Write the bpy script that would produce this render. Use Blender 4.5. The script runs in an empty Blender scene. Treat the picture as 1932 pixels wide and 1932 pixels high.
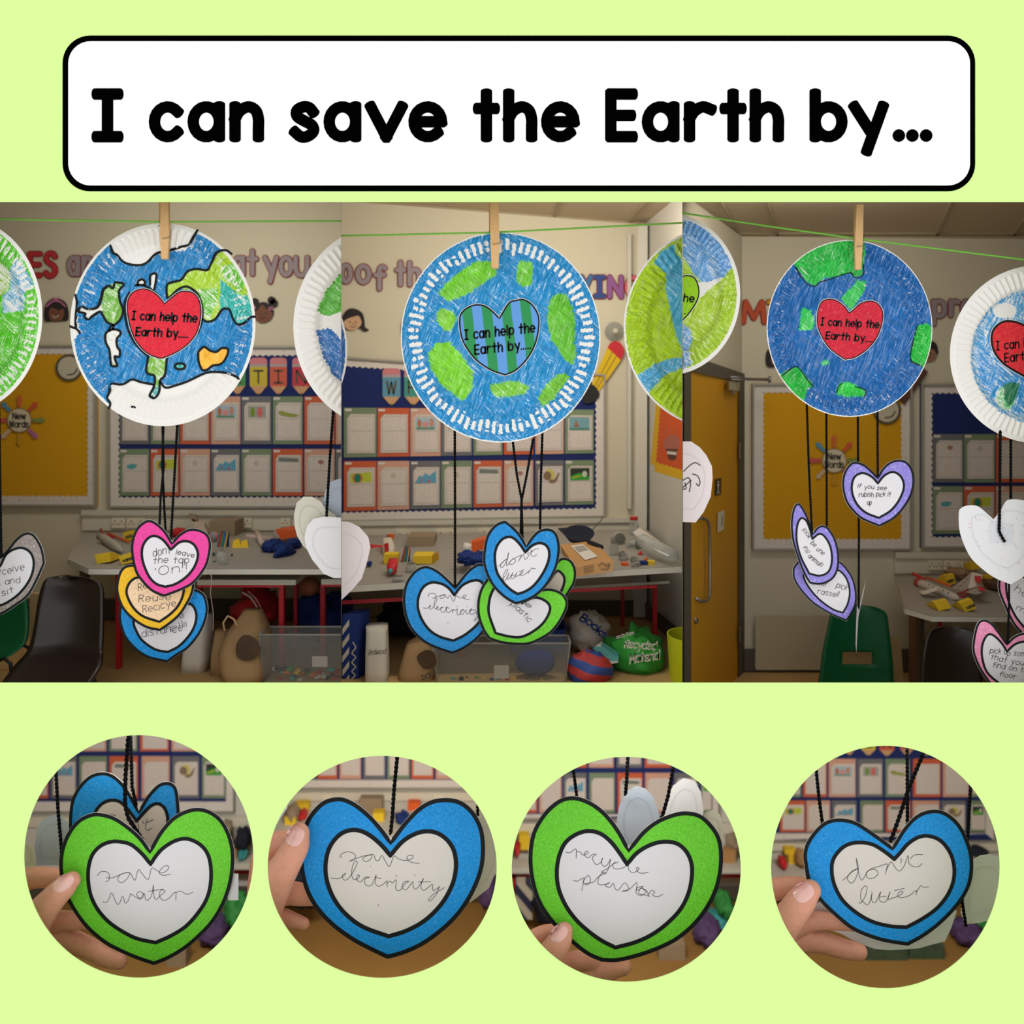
import bpy, math, random
import numpy as np
from mathutils import Vector, Matrix, noise
from mathutils.bvhtree import BVHTree
from mathutils.geometry import tessellate_polygon

# ------------------------------------------------------------------ camera, world, exposure
U = 0.00065            # metres per picture pixel on the green board
FPX = 1932.0           # focal length in pixels
D = FPX * U            # camera to green board
HOR = 780.0            # picture row of the eye line
ZH = 1.5               # eye height
SC = bpy.context.scene
COL = SC.collection
cam_d = bpy.data.cameras.new('camera'); cam = bpy.data.objects.new('camera', cam_d); COL.objects.link(cam)
cam.location = (0, -D, ZH); cam.rotation_euler = (math.pi / 2, 0, 0)
cam_d.sensor_width = 36; cam_d.lens = 36; cam_d.shift_y = -(966 - HOR) / 1932
cam_d.dof.use_dof = True; cam_d.dof.focus_distance = D * 1.035
cam_d.dof.aperture_fstop = 36.0 / (11 * U * 1000)
cam_d.clip_start = 0.01
SC.camera = cam
SC.view_settings.view_transform = 'Standard'; SC.view_settings.look = 'None'
SC.view_settings.gamma = 1; SC.view_settings.use_curve_mapping = False
SC.view_settings.exposure = 0.0
world = bpy.data.worlds.new('world'); SC.world = world; world.use_nodes = True
bg = world.node_tree.nodes['Background']; bg.inputs[0].default_value = (1, 1, 1, 1); bg.inputs[1].default_value = 1.14


def W(x, y, k):
    return Vector(((x - 966) * U * k, -D + D * k, ZH - (y - HOR) * U * k))


def area(name, px, target, sx, sy, power, color=(1, 1, 1)):
    l = bpy.data.lights.new(name, 'AREA'); l.shape = 'RECTANGLE'; l.size = sx; l.size_y = sy
    l.energy = power; l.color = color
    o = bpy.data.objects.new(name, l); COL.objects.link(o)
    a = W(*px); b = W(*target); o.location = a
    o.rotation_euler = (b - a).to_track_quat('-Z', 'Y').to_euler()
    return o


WARM = (1.0, 0.93, 0.8)
area('bay_fill_light', (330, 362, 1.20), (330, 760, 1.5), 0.35, 0.03, 1.05, WARM)  # unseen fill lights added above the openings to brighten the three classroom bays
area('bay_fill_light', (1000, 362, 1.16), (960, 760, 1.5), 0.34, 0.03, 1.7, (1, .93, .8))
area('bay_fill_light', (1620, 362, 1.16), (1620, 760, 1.5), 0.34, 0.03, 0.68, WARM)
for x_, y_ in ((262, 1360), (721, 1388), (1182, 1388), (1671, 1360)):
    area('heart_fill_light', (x_, y_, 1.09), (x_, 1600, 1.3), .16, .015, .3, (1, .97, .93))  # unseen fill added over each round hole to brighten the turned hearts
area('bay_fill_light', (262, 1362, 1.5), (262, 1600, 2.2), 0.3, 0.05, 5.2, (1, .97, .93))  # unseen fill lights added to brighten the backs of the round views
area('bay_fill_light', (721, 1375, 1.5), (721, 1600, 2.2), 0.3, 0.05, 5.2, (1, .94, .86))
area('bay_fill_light', (1182, 1375, 1.5), (1182, 1600, 2.2), 0.3, 0.05, 5.2, (1, .97, .93))
area('bay_fill_light', (1671, 1362, 1.5), (1671, 1600, 2.2), 0.3, 0.05, 5.2, (1, .96, .9))


# ------------------------------------------------------------------ materials
def lin(c):
    return tuple(((v / 255) / 12.92 if v / 255 <= 0.04045 else ((v / 255 + 0.055) / 1.055) ** 2.4) for v in c)


MATS = {}


def mat(key, rgb=None, rough=0.75, var=0.10, scale=60.0, bump=0.0, metal=0.0, spec=0.3, alpha=1.0, trans=0.0, coat=0.0):
    if key in MATS: return MATS[key]
    m = bpy.data.materials.new(key); m.use_nodes = True; nt = m.node_tree; N = nt.nodes; L = nt.links
    b = N['Principled BSDF']; c = lin(rgb)
    tc = N.new('ShaderNodeTexCoord'); nz = N.new('ShaderNodeTexNoise'); nz.inputs['Scale'].default_value = scale
    nz.inputs['Detail'].default_value = 5
    L.new(tc.outputs['Object'], nz.inputs['Vector'])
    mx = N.new('ShaderNodeMix'); mx.data_type = 'RGBA'
    mx.inputs[6].default_value = tuple(v * (1 - var) for v in c) + (1,)
    mx.inputs[7].default_value = tuple(min(1, v * (1 + var)) for v in c) + (1,)
    L.new(nz.outputs['Fac'], mx.inputs[0]); L.new(mx.outputs[2], b.inputs['Base Color'])
    b.inputs['Roughness'].default_value = rough; b.inputs['Metallic'].default_value = metal
    b.inputs['Specular IOR Level'].default_value = spec
    b.inputs['Transmission Weight'].default_value = trans; b.inputs['Alpha'].default_value = alpha
    b.inputs['Coat Weight'].default_value = coat
    if bump:
        bp = N.new('ShaderNodeBump'); bp.inputs['Strength'].default_value = bump; bp.inputs['Distance'].default_value = 0.002
        L.new(nz.outputs['Fac'], bp.inputs['Height']); L.new(bp.outputs[0], b.inputs['Normal'])
    MATS[key] = m
    return m


def crayon_nodes(nt, colsock, coversock, ang=35, paper=(238, 236, 230), a=900, bb=170, lite=.06, tone=(1.3, .38)):
    N = nt.nodes; L = nt.links; b = N['Principled BSDF']
    tc = N.new('ShaderNodeTexCoord')
    outs = []
    for i, an in enumerate((ang, ang - 70)):
        mp = N.new('ShaderNodeMapping'); mp.inputs['Rotation'].default_value = (0, math.radians(an), 0)
        L.new(tc.outputs['Object'], mp.inputs['Vector'])
        mp2 = N.new('ShaderNodeMapping'); mp2.inputs['Scale'].default_value = (a, 200, bb)
        L.new(mp.outputs[0], mp2.inputs['Vector'])
        nz = N.new('ShaderNodeTexNoise'); nz.inputs['Scale'].default_value = 1; nz.inputs['Detail'].default_value = 4
        nz.inputs['Roughness'].default_value = .65; nz.inputs['Distortion'].default_value = .6
        L.new(mp2.outputs[0], nz.inputs['Vector']); outs.append(nz)
    lo = N.new('ShaderNodeTexNoise'); lo.inputs['Scale'].default_value = 28; L.new(tc.outputs['Object'], lo.inputs['Vector'])
    st = N.new('ShaderNodeMath'); st.operation = 'MULTIPLY_ADD'; st.use_clamp = True
    L.new(lo.outputs['Fac'], st.inputs[0]); st.inputs[1].default_value = 9; st.inputs[2].default_value = -4.2
    mixn = N.new('ShaderNodeMix'); L.new(st.outputs[0], mixn.inputs[0])
    L.new(outs[0].outputs['Fac'], mixn.inputs[2]); L.new(outs[1].outputs['Fac'], mixn.inputs[3])
    # grain
    g = N.new('ShaderNodeTexNoise'); g.inputs['Scale'].default_value = 700; g.inputs['Detail'].default_value = 2
    L.new(tc.outputs['Object'], g.inputs['Vector'])
    ad = N.new('ShaderNodeMath'); ad.operation = 'MULTIPLY_ADD'; L.new(g.outputs['Fac'], ad.inputs[0]); ad.inputs[1].default_value = .45
    L.new(mixn.outputs[0], ad.inputs[2])      # ~ .72 mean
    sb = N.new('ShaderNodeMath'); sb.operation = 'SUBTRACT'; L.new(coversock, sb.inputs[0]); L.new(ad.outputs[0], sb.inputs[1])
    fc = N.new('ShaderNodeMath'); fc.operation = 'MULTIPLY_ADD'; fc.use_clamp = True
    L.new(sb.outputs[0], fc.inputs[0]); fc.inputs[1].default_value = 9; fc.inputs[2].default_value = .5
    # tone variation of the wax
    tv = N.new('ShaderNodeMath'); tv.operation = 'MULTIPLY_ADD'; L.new(mixn.outputs[0], tv.inputs[0]); tv.inputs[1].default_value = tone[0]; tv.inputs[2].default_value = tone[1]
    cm = N.new('ShaderNodeVectorMath'); cm.operation = 'SCALE'; L.new(colsock, cm.inputs[0]); L.new(tv.outputs[0], cm.inputs['Scale'])
    mx = N.new('ShaderNodeMix'); mx.data_type = 'RGBA'; L.new(fc.outputs[0], mx.inputs[0])
    mx.inputs[6].default_value = lin(paper) + (1,); L.new(cm.outputs[0], mx.inputs[7])
    ml = N.new('ShaderNodeMath'); ml.operation = 'MULTIPLY_ADD'; ml.use_clamp = True; L.new(outs[1].outputs['Fac'], ml.inputs[0]); ml.inputs[1].default_value = 4; ml.inputs[2].default_value = -1.9
    m4 = N.new('ShaderNodeMath'); m4.operation = 'MULTIPLY'; L.new(ml.outputs[0], m4.inputs[0]); m4.inputs[1].default_value = lite
    li = N.new('ShaderNodeMix'); li.data_type = 'RGBA'; L.new(m4.outputs[0], li.inputs[0]); L.new(cm.outputs[0], li.inputs[6]); li.inputs[7].default_value = lin(paper) + (1,)
    L.new(li.outputs[2], mx.inputs[7])
    L.new(mx.outputs[2], b.inputs['Base Color']); b.inputs['Roughness'].default_value = .6
    b.inputs['Specular IOR Level'].default_value = .25


def crayon(key, rgb, cover=1.0, ang=35, a=900, bb=170, paper=(238, 236, 230)):
    if key in MATS: return MATS[key]
    m = bpy.data.materials.new(key); m.use_nodes = True; nt = m.node_tree
    r = nt.nodes.new('ShaderNodeRGB'); r.outputs[0].default_value = lin(rgb) + (1,)
    v = nt.nodes.new('ShaderNodeValue'); v.outputs[0].default_value = cover
    crayon_nodes(nt, r.outputs[0], v.outputs[0], ang, paper, a, bb)
    MATS[key] = m
    return m


def plate_mat():
    if 'crayoned_plate' in MATS: return MATS['crayoned_plate']
    m = bpy.data.materials.new('crayoned_plate'); m.use_nodes = True; nt = m.node_tree
    at = nt.nodes.new('ShaderNodeAttribute'); at.attribute_name = 'paint'
    crayon_nodes(nt, at.outputs['Color'], at.outputs['Alpha'], 50, (236, 233, 226), 480, 60, .22, (2.3, -.12))
    MATS['crayoned_plate'] = m
    return m


def page_mat():
    if 'worksheet_page' in MATS: return MATS['worksheet_page']
    m = mat('worksheet_page', (222, 212, 205), .45, .04); nt = m.node_tree; N = nt.nodes; L = nt.links
    b = N['Principled BSDF']; src = b.inputs['Base Color'].links[0].from_socket
    tc = N.new('ShaderNodeTexCoord'); mp = N.new('ShaderNodeMapping'); mp.inputs['Scale'].default_value = (500, 1, 1100)
    L.new(tc.outputs['Object'], mp.inputs[0])
    nz = N.new('ShaderNodeTexNoise'); nz.inputs['Scale'].default_value = 1; nz.inputs['Detail'].default_value = 3; L.new(mp.outputs[0], nz.inputs['Vector'])
    th = N.new('ShaderNodeMath'); th.operation = 'MULTIPLY_ADD'; th.use_clamp = True
    L.new(nz.outputs['Fac'], th.inputs[0]); th.inputs[1].default_value = 5; th.inputs[2].default_value = -2.4
    mx = N.new('ShaderNodeMix'); mx.data_type = 'RGBA'; L.new(th.outputs[0], mx.inputs[0]); L.new(src, mx.inputs[6])
    mx.inputs[7].default_value = lin((170, 160, 155)) + (1,)
    L.new(mx.outputs[2], b.inputs['Base Color'])
    return m


def stripe_mat(key, c1, c2, freq=90, ang=0, axis='X'):
    if key in MATS: return MATS[key]
    m = bpy.data.materials.new(key); m.use_nodes = True; nt = m.node_tree; N = nt.nodes; L = nt.links
    tc = N.new('ShaderNodeTexCoord'); mp = N.new('ShaderNodeMapping'); mp.inputs['Rotation'].default_value = (0, math.radians(ang), 0)
    L.new(tc.outputs['Object'], mp.inputs[0])
    wv = N.new('ShaderNodeTexWave'); wv.bands_direction = axis; wv.inputs['Scale'].default_value = freq; wv.inputs['Distortion'].default_value = .6
    L.new(mp.outputs[0], wv.inputs['Vector'])
    cr = N.new('ShaderNodeValToRGB'); cr.color_ramp.elements[0].position = .44; cr.color_ramp.elements[1].position = .56
    cr.color_ramp.elements[0].color = lin(c1) + (1,); cr.color_ramp.elements[1].color = lin(c2) + (1,)
    L.new(wv.outputs['Fac'], cr.inputs[0]); L.new(cr.outputs[0], N['Principled BSDF'].inputs['Base Color'])
    N['Principled BSDF'].inputs['Roughness'].default_value = .6
    MATS[key] = m
    return m


def glass_mat():
    if 'clear_plastic' in MATS: return MATS['clear_plastic']
    m = bpy.data.materials.new('clear_plastic'); m.use_nodes = True; nt = m.node_tree; N = nt.nodes; L = nt.links
    N.remove(N['Principled BSDF']); t = N.new('ShaderNodeBsdfTransparent'); t.inputs[0].default_value = (.86, .88, .87, 1)
    g = N.new('ShaderNodeBsdfPrincipled'); g.inputs['Base Color'].default_value = (.6, .62, .6, 1); g.inputs['Roughness'].default_value = .12
    fr = N.new('ShaderNodeLayerWeight'); fr.inputs[0].default_value = .45
    ma = N.new('ShaderNodeMath'); ma.operation = 'MULTIPLY_ADD'; ma.use_clamp = True; L.new(fr.outputs['Facing'], ma.inputs[0]); ma.inputs[1].default_value = .6; ma.inputs[2].default_value = .14
    mx = N.new('ShaderNodeMixShader'); L.new(ma.outputs[0], mx.inputs[0]); L.new(t.outputs[0], mx.inputs[1]); L.new(g.outputs[0], mx.inputs[2])
    L.new(mx.outputs[0], N['Material Output'].inputs[0])
    MATS['clear_plastic'] = m
    return m


def skin_mat():
    if 'skin' in MATS: return MATS['skin']
    m = mat('skin', (214, 152, 126), .5, .12, 130, .5, spec=.4); nt = m.node_tree; N = nt.nodes; L = nt.links
    b = N['Principled BSDF']; b.inputs['Subsurface Weight'].default_value = .15; b.inputs['Subsurface Radius'].default_value = (.01, .004, .002)
    b.inputs['Subsurface Scale'].default_value = .3
    return m


# ------------------------------------------------------------------ mesh builder
def catmull(pts, n=6, closed=False):
    P = [Vector(p[:2]) for p in pts]
    if len(P) < 3 and not closed: return [tuple(p) for p in P]
    out = []; m = len(P); rng = range(m) if closed else range(m - 1)
    for i in rng:
        if closed: p0, p1, p2, p3 = P[(i - 1) % m], P[i], P[(i + 1) % m], P[(i + 2) % m]
        else:
            p1, p2 = P[i], P[i + 1]; p0 = P[i - 1] if i else p1 * 2 - p2; p3 = P[i + 2] if i + 2 < m else p2 * 2 - p1
        for j in range(n):
            t = j / n
            out.append(tuple(.5 * ((2 * p1) + (p2 - p0) * t + (2 * p0 - 5 * p1 + 4 * p2 - p3) * t * t + (3 * p1 - p0 - 3 * p2 + p3) * t ** 3)))
    if not closed: out.append(tuple(P[-1]))
    return out


def ell(cx, cy, rx, ry, n=28, a0=0, a1=360):
    full = abs(a1 - a0) >= 360
    m = n if full else n + 1
    return [(cx + rx * math.cos(math.radians(a0 + (a1 - a0) * i / n)), cy + ry * math.sin(math.radians(a0 + (a1 - a0) * i / n))) for i in range(m)]


def rrect(x0, y0, x1, y1, r, n=6):
    o = []
    for cx, cy, a in ((x1 - r, y0 + r, -90), (x1 - r, y1 - r, 0), (x0 + r, y1 - r, 90), (x0 + r, y0 + r, 180)):
        for i in range(n + 1):
            t = math.radians(a + 90 * i / n); o.append((cx + r * math.cos(t), cy + r * math.sin(t)))
    return o


def Q(base, pts, s=4.2):
    return [(base[0] + p[0] / s, base[1] + p[1] / s) for p in pts]


class Thing:
    def __init__(s, name, label, cat, px, group=None):
        o = bpy.data.objects.new(name, None); COL.objects.link(o); o.empty_display_size = .01
        o.location = W(*px); o['label'] = label; o['category'] = cat
        if group: o['group'] = group
        s.o = o; s.base = Vector(o.location)


def kf(k, x, y):
    return k(x, y) if callable(k) else k


class MB:
    def __init__(s, capf=1.0): s.v = []; s.f = []; s.smooth = []; s.capf = capf; s.np = 0

    def add(s, vs, fs, sm=False):
        n = len(s.v); s.v += [Vector(v) for v in vs]
        for f in fs: s.f.append(tuple(i + n for i in f)); s.smooth.append(sm)
        return s

    def prism(s, loops, k, t=0.0, lift=0.0, hf=None):
        """flat outline(s) in picture pixels at depth ratio k; front face lifted towards the viewer, thickness t behind it"""
        if loops and not isinstance(loops[0][0], (tuple, list, Vector)): loops = [loops]
        flat = [p for l in loops for p in l]
        fr = []
        for x, y in flat:
            p = W(x, y, kf(k, x, y)); p.y -= lift + (hf(x, y) if hf else 0); fr.append(p)
        tris = tessellate_polygon([[Vector((p[0], -p[1], 0)) for p in l] for l in loops])
        fs = []
        for a, b, c in tris:
            A, B, C_ = flat[a], flat[b], flat[c]
            ar = (B[0] - A[0]) * (C_[1] - A[1]) - (B[1] - A[1]) * (C_[0] - A[0])
            fs.append((a, b, c) if ar < 0 else (a, c, b))
        if t <= 0:
            return s.add(fr, fs)
        n = len(fr); bk = [p + Vector((0, t, 0)) for p in fr]
        fs += [(c + n, b + n, a + n) for a, b, c in fs[:]]
        o = 0
        for l in loops:
            m = len(l)
            for i in range(m):
                a, b = o + i, o + (i + 1) % m
                fs.append((a, b, b + n, a + n))
            o += m
        return s.add(fr + bk, fs)

    def ribbon(s, pts, w, k, lift=0.0, t=0.0, closed=False, hf=None, cap=True, ws=None):
        """flat stroke of width w px along a path in picture pixels"""
        P = [pts[0]]
        for p in pts[1:]:
            if abs(p[0] - P[-1][0]) + abs(p[1] - P[-1][1]) > 1e-4: P.append(p)
        if len(P) == 1:
            return s.prism([ell(P[0][0], P[0][1], w / 2, w / 2, 14)], k, t, lift, hf)
        if len(P) > 8 and not closed and math.hypot(P[0][0] - P[-1][0], P[0][1] - P[-1][1]) < .15 * w and not ws: closed = True; P = P[:-1]
        if s.capf < 1 and not closed:
            ex = (1 - s.capf) * w / 2
            def out(a, b_):
                d_ = math.hypot(a[0] - b_[0], a[1] - b_[1]) or 1; return (a[0] + (a[0] - b_[0]) / d_ * ex, a[1] + (a[1] - b_[1]) / d_ * ex)
            P = [out(P[0], P[1])] + P[1:-1] + [out(P[-1], P[-2])]
        m = len(P); L_ = []; R_ = []
        for i in range(m):
            if closed: a, b = P[(i - 1) % m], P[(i + 1) % m]
            else: a, b = P[max(0, i - 1)], P[min(m - 1, i + 1)]
            dx, dy = b[0] - a[0], b[1] - a[1]; d = math.hypot(dx, dy) or 1
            nx, ny = -dy / d, dx / d; h = (ws[i] if ws else w) / 2
            L_.append((P[i][0] + nx * h, P[i][1] + ny * h)); R_.append((P[i][0] - nx * h, P[i][1] - ny * h))
        def T(p):
            q = W(p[0], p[1], kf(k, *p)); q.y -= lift + (hf(*p) if hf else 0); return q
        for i in range(m if closed else m - 1):
            j = (i + 1) % m
            q = [T(L_[i]), T(L_[j]), T(R_[j]), T(R_[i])]
            if t > 0:
                q += [p + Vector((0, t, 0)) for p in q]
                s.add(q, [(0, 1, 2, 3), (0, 4, 5, 1), (3, 2, 6, 7), (7, 6, 5, 4)])
            else: s.add(q, [(0, 1, 2, 3)])
        if cap and not closed:
            for e in (0, -1):
                c = P[e]; o = P[1] if e == 0 else P[-2]; h = (ws[e] if ws else w) / 2
                an = math.degrees(math.atan2(c[1] - o[1], c[0] - o[0]))
                ca, sa = math.cos(math.radians(an)), math.sin(math.radians(an)); E = []
                for q in range(9):
                    b_ = math.radians(-90 + 22.5 * q); ux, uy = h * s.capf * math.cos(b_), h * math.sin(b_)
                    E.append((c[0] + ux * ca - uy * sa, c[1] + ux * sa + uy * ca))
                s.prism([E], k, t, lift, hf)
        return s

    def strokes(s, sts, w, k, lift=0.0, t=0.0, hf=None):
        for sm, pts in sts:
            s.np += 1; lift += 3e-5 if t > 0 else 0
            if sm: s.ribbon(pts, w, k, lift, t, hf=hf)
            elif len(pts) == 1: s.ribbon(pts, w, k, lift, t, hf=hf)
            else:
                for q, (a, b) in enumerate(zip(pts[:-1], pts[1:])): s.ribbon([a, b], w, k, lift + (6e-6 * q if t > 0 else 0), t, hf=hf)
        return s

    def tube(s, pts, r, n=10, cap=True, flat=1.0, round_ends=False):
        """pts are world vectors; r a radius or list of radii (metres)"""
        P = [Vector(p) for p in pts]; m = len(P); R = list(r) if isinstance(r, (list, tuple)) else [r] * m
        if round_ends:
            def ext(a, b, ra):
                d = (a - b).normalized(); o = []
                for q in (80, 60, 40, 20): o.append((a + d * ra * math.sin(math.radians(q)), ra * math.cos(math.radians(q))))
                return o
            h = ext(P[0], P[1], R[0]); e = ext(P[-1], P[-2], R[-1])
            P = [x[0] for x in h] + P + [x[0] for x in reversed(e)]; R = [x[1] for x in h] + R + [x[1] for x in reversed(e)]; m = len(P)
        vs = []; up = Vector((0, 0, 1)) if abs((P[-1] - P[0]).normalized().z) < .9 else Vector((1, 0, 0))
        if abs((P[-1] - P[0]).normalized().y) > .9: up = Vector((0, 0, 1))
        u = None
        for i in range(m):
            d = (P[min(m - 1, i + 1)] - P[max(0, i - 1)])
            d = d.normalized() if d.length > 1e-9 else Vector((0, 1, 0))
            if u is None: u = (up - d * up.dot(d)).normalized()
            else: u = (u - d * u.dot(d)).normalized()
            w_ = d.cross(u)
            for j in range(n):
                a = 2 * math.pi * j / n
                v = (u * math.cos(a) + w_ * math.sin(a)) * R[i]; v.y *= flat
                vs.append(P[i] + v)
        fs = [(i * n + j, i * n + (j + 1) % n, (i + 1) * n + (j + 1) % n, (i + 1) * n + j) for i in range(m - 1) for j in range(n)]
        if cap: fs += [tuple(range(n - 1, -1, -1)), tuple((m - 1) * n + j for j in range(n))]
        return s.add(vs, fs, True)

    def hexa(s, f, b):
        """front quad and back quad (world), both TL TR BR BL"""
        return s.add(list(f) + list(b), [(0, 3, 2, 1), (4, 5, 6, 7), (0, 1, 5, 4), (1, 2, 6, 5), (2, 3, 7, 6), (3, 0, 4, 7)])

    def pbox(s, x0, y0, x1, y1, k, t, bev=0.0):
        """box whose front face fills a picture rectangle at ratio k, t metres deep"""
        if bev: return s.prism([rrect(x0, y0, x1, y1, bev, 3)], k, t)
        f = [W(x0, y0, k), W(x1, y0, k), W(x1, y1, k), W(x0, y1, k)]
        return s.hexa(f, [p + Vector((0, t, 0)) for p in f])

    def quad(s, pts):
        return s.add([W(*p) for p in pts], [tuple(range(len(pts)))])

    def lathe(s, c, prof, axis=Vector((0, 0, 1)), n=20, sq=1.0):
        """prof: (radius, height) metres along axis from c"""
        ax = axis.normalized(); u = ax.orthogonal().normalized(); w_ = ax.cross(u); vs = []
        for r, h in prof:
            for j in range(n):
                a = 2 * math.pi * j / n; v = (u * math.cos(a) + w_ * math.sin(a)) * r; v.y *= sq; vs.append(c + ax * h + v)
        m = len(prof)
        fs = [(i * n + j, i * n + (j + 1) % n, (i + 1) * n + (j + 1) % n, (i + 1) * n + j) for i in range(m - 1) for j in range(n)]
        fs += [tuple(range(n - 1, -1, -1)), tuple((m - 1) * n + j for j in range(n))]
        return s.add(vs, fs, True)

    def blob(s, c, rx, ry, rz, seed=0, amp=.18, n=30, m=20, sag=0.0, fold=None):
        """soft crumpled bundle"""
        rn = random.Random(seed); ph = [(rn.uniform(1.5, 5), rn.uniform(1.5, 5), rn.uniform(0, 6), rn.uniform(.3, 1)) for _ in range(6)]
        vs = []
        for i in range(m + 1):
            th = math.pi * i / m
            for j in range(n):
                a = 2 * math.pi * j / n
                q = 1 + amp * sum(h * math.sin(round(f1) * a + f2 * th + p) for f1, f2, p, h in ph) / 3
                dv = Vector((math.sin(th) * math.cos(a), math.sin(th) * math.sin(a), math.cos(th)))
                fo = min(1, amp * 5) if fold is None else fold
                q += fo * (.16 * (abs(noise.noise(dv * 2.6 + Vector((seed * 3.1, 0, 0)))) - .22) + .10 * (abs(noise.noise(dv * 6 + Vector((0, seed * 2.3, 0)))) - .2)) * 2.6
                z = math.cos(th); z = z if z > 0 else z * (1 - sag)
                vs.append(c + Vector((rx * math.sin(th) * math.cos(a) * q, ry * math.sin(th) * math.sin(a) * q, rz * z * (q if 0 < i < m else 1))))
        fs = [(i * n + j, (i + 1) * n + j, (i + 1) * n + (j + 1) % n, i * n + (j + 1) % n) for i in range(m) for j in range(n)]
        return s.add(vs, fs, True)

    def rows(s, rs, t=0.004, n=16, hole=None, bow=0.0):
        """moulded sheet: rows of (y, xl, xr, k); bow bulges the sides towards the viewer"""
        m = len(rs); vs = []
        for y, xl, xr, k in rs:
            for j in range(n + 1):
                u = j / n; p = W(xl + (xr - xl) * u, y, k); p.y -= bow * (2 * u - 1) ** 2; vs.append(p)
        nv = len(vs); vs += [p + Vector((0, t, 0)) for p in vs]
        fs = []
        ok = lambda i, j: 0 <= i < m - 1 and 0 <= j < n and not (hole and hole[0] <= i < hole[1] and hole[2] <= j < hole[3])
        for i in range(m - 1):
            for j in range(n):
                if not ok(i, j): continue
                a, b, c, d = i * (n + 1) + j, i * (n + 1) + j + 1, (i + 1) * (n + 1) + j + 1, (i + 1) * (n + 1) + j
                fs.append((a, d, c, b)); fs.append((a + nv, b + nv, c + nv, d + nv))
                if not ok(i - 1, j): fs.append((a, b, b + nv, a + nv))
                if not ok(i + 1, j): fs.append((c, d, d + nv, c + nv))
                if not ok(i, j - 1): fs.append((d, a, a + nv, d + nv))
                if not ok(i, j + 1): fs.append((b, c, c + nv, b + nv))
        return s.add(vs, fs, True)

    def build(s, name, m, parent=None, label=None, cat=None, group=None, kind=None, clip=None):
        vs = s.v; fs = s.f
        if not fs: return None
        me = bpy.data.meshes.new(name)
        po = None
        if parent is not None:
            if isinstance(parent, Thing): po = parent.o; base = parent.base
            else: po = parent; base = Vector(parent['_b']) if '_b' in parent else Vector((0, 0, 0))
        else:
            a = np.array([tuple(v) for v in vs]); base = Vector(((a[:, 0].min() + a[:, 0].max()) / 2, (a[:, 1].min() + a[:, 1].max()) / 2, a[:, 2].min()))
            if kind == 'structure': base = Vector((0, 0, 0))
        me.from_pydata([tuple(v - base) for v in vs], [], fs)
        me.polygons.foreach_set('use_smooth', s.smooth)
        if clip:
            import bmesh
            xb, side = clip; bm = bmesh.new(); bm.from_mesh(me)
            n = Vector((D, -(xb - 966) * U, 0)).normalized()
            bmesh.ops.bisect_plane(bm, geom=bm.verts[:] + bm.edges[:] + bm.faces[:], plane_co=cam.location - base, plane_no=n,
                                   clear_outer=(side == 'left'), clear_inner=(side == 'right'))
            bm.to_mesh(me); bm.free()
            if not len(me.polygons):
                bpy.data.meshes.remove(me); return None
        me.update()
        me.materials.append(m)
        o = bpy.data.objects.new(name, me); COL.objects.link(o)
        if po is not None:
            o.parent = po
            o['_b'] = tuple(base)
        else:
            o.location = base; o['_b'] = tuple(base)
        if label: o['label'] = label
        if cat: o['category'] = cat
        if group: o['group'] = group
        if kind: o['kind'] = kind
        return o


# ------------------------------------------------------------------ stroke lettering
def _arc(cx, cy, rx, ry, a0, a1, n=14):
    return [(cx + rx * math.cos(math.radians(a0 + (a1 - a0) * i / n)), cy + ry * math.sin(math.radians(a0 + (a1 - a0) * i / n))) for i in range(n + 1)]


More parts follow.
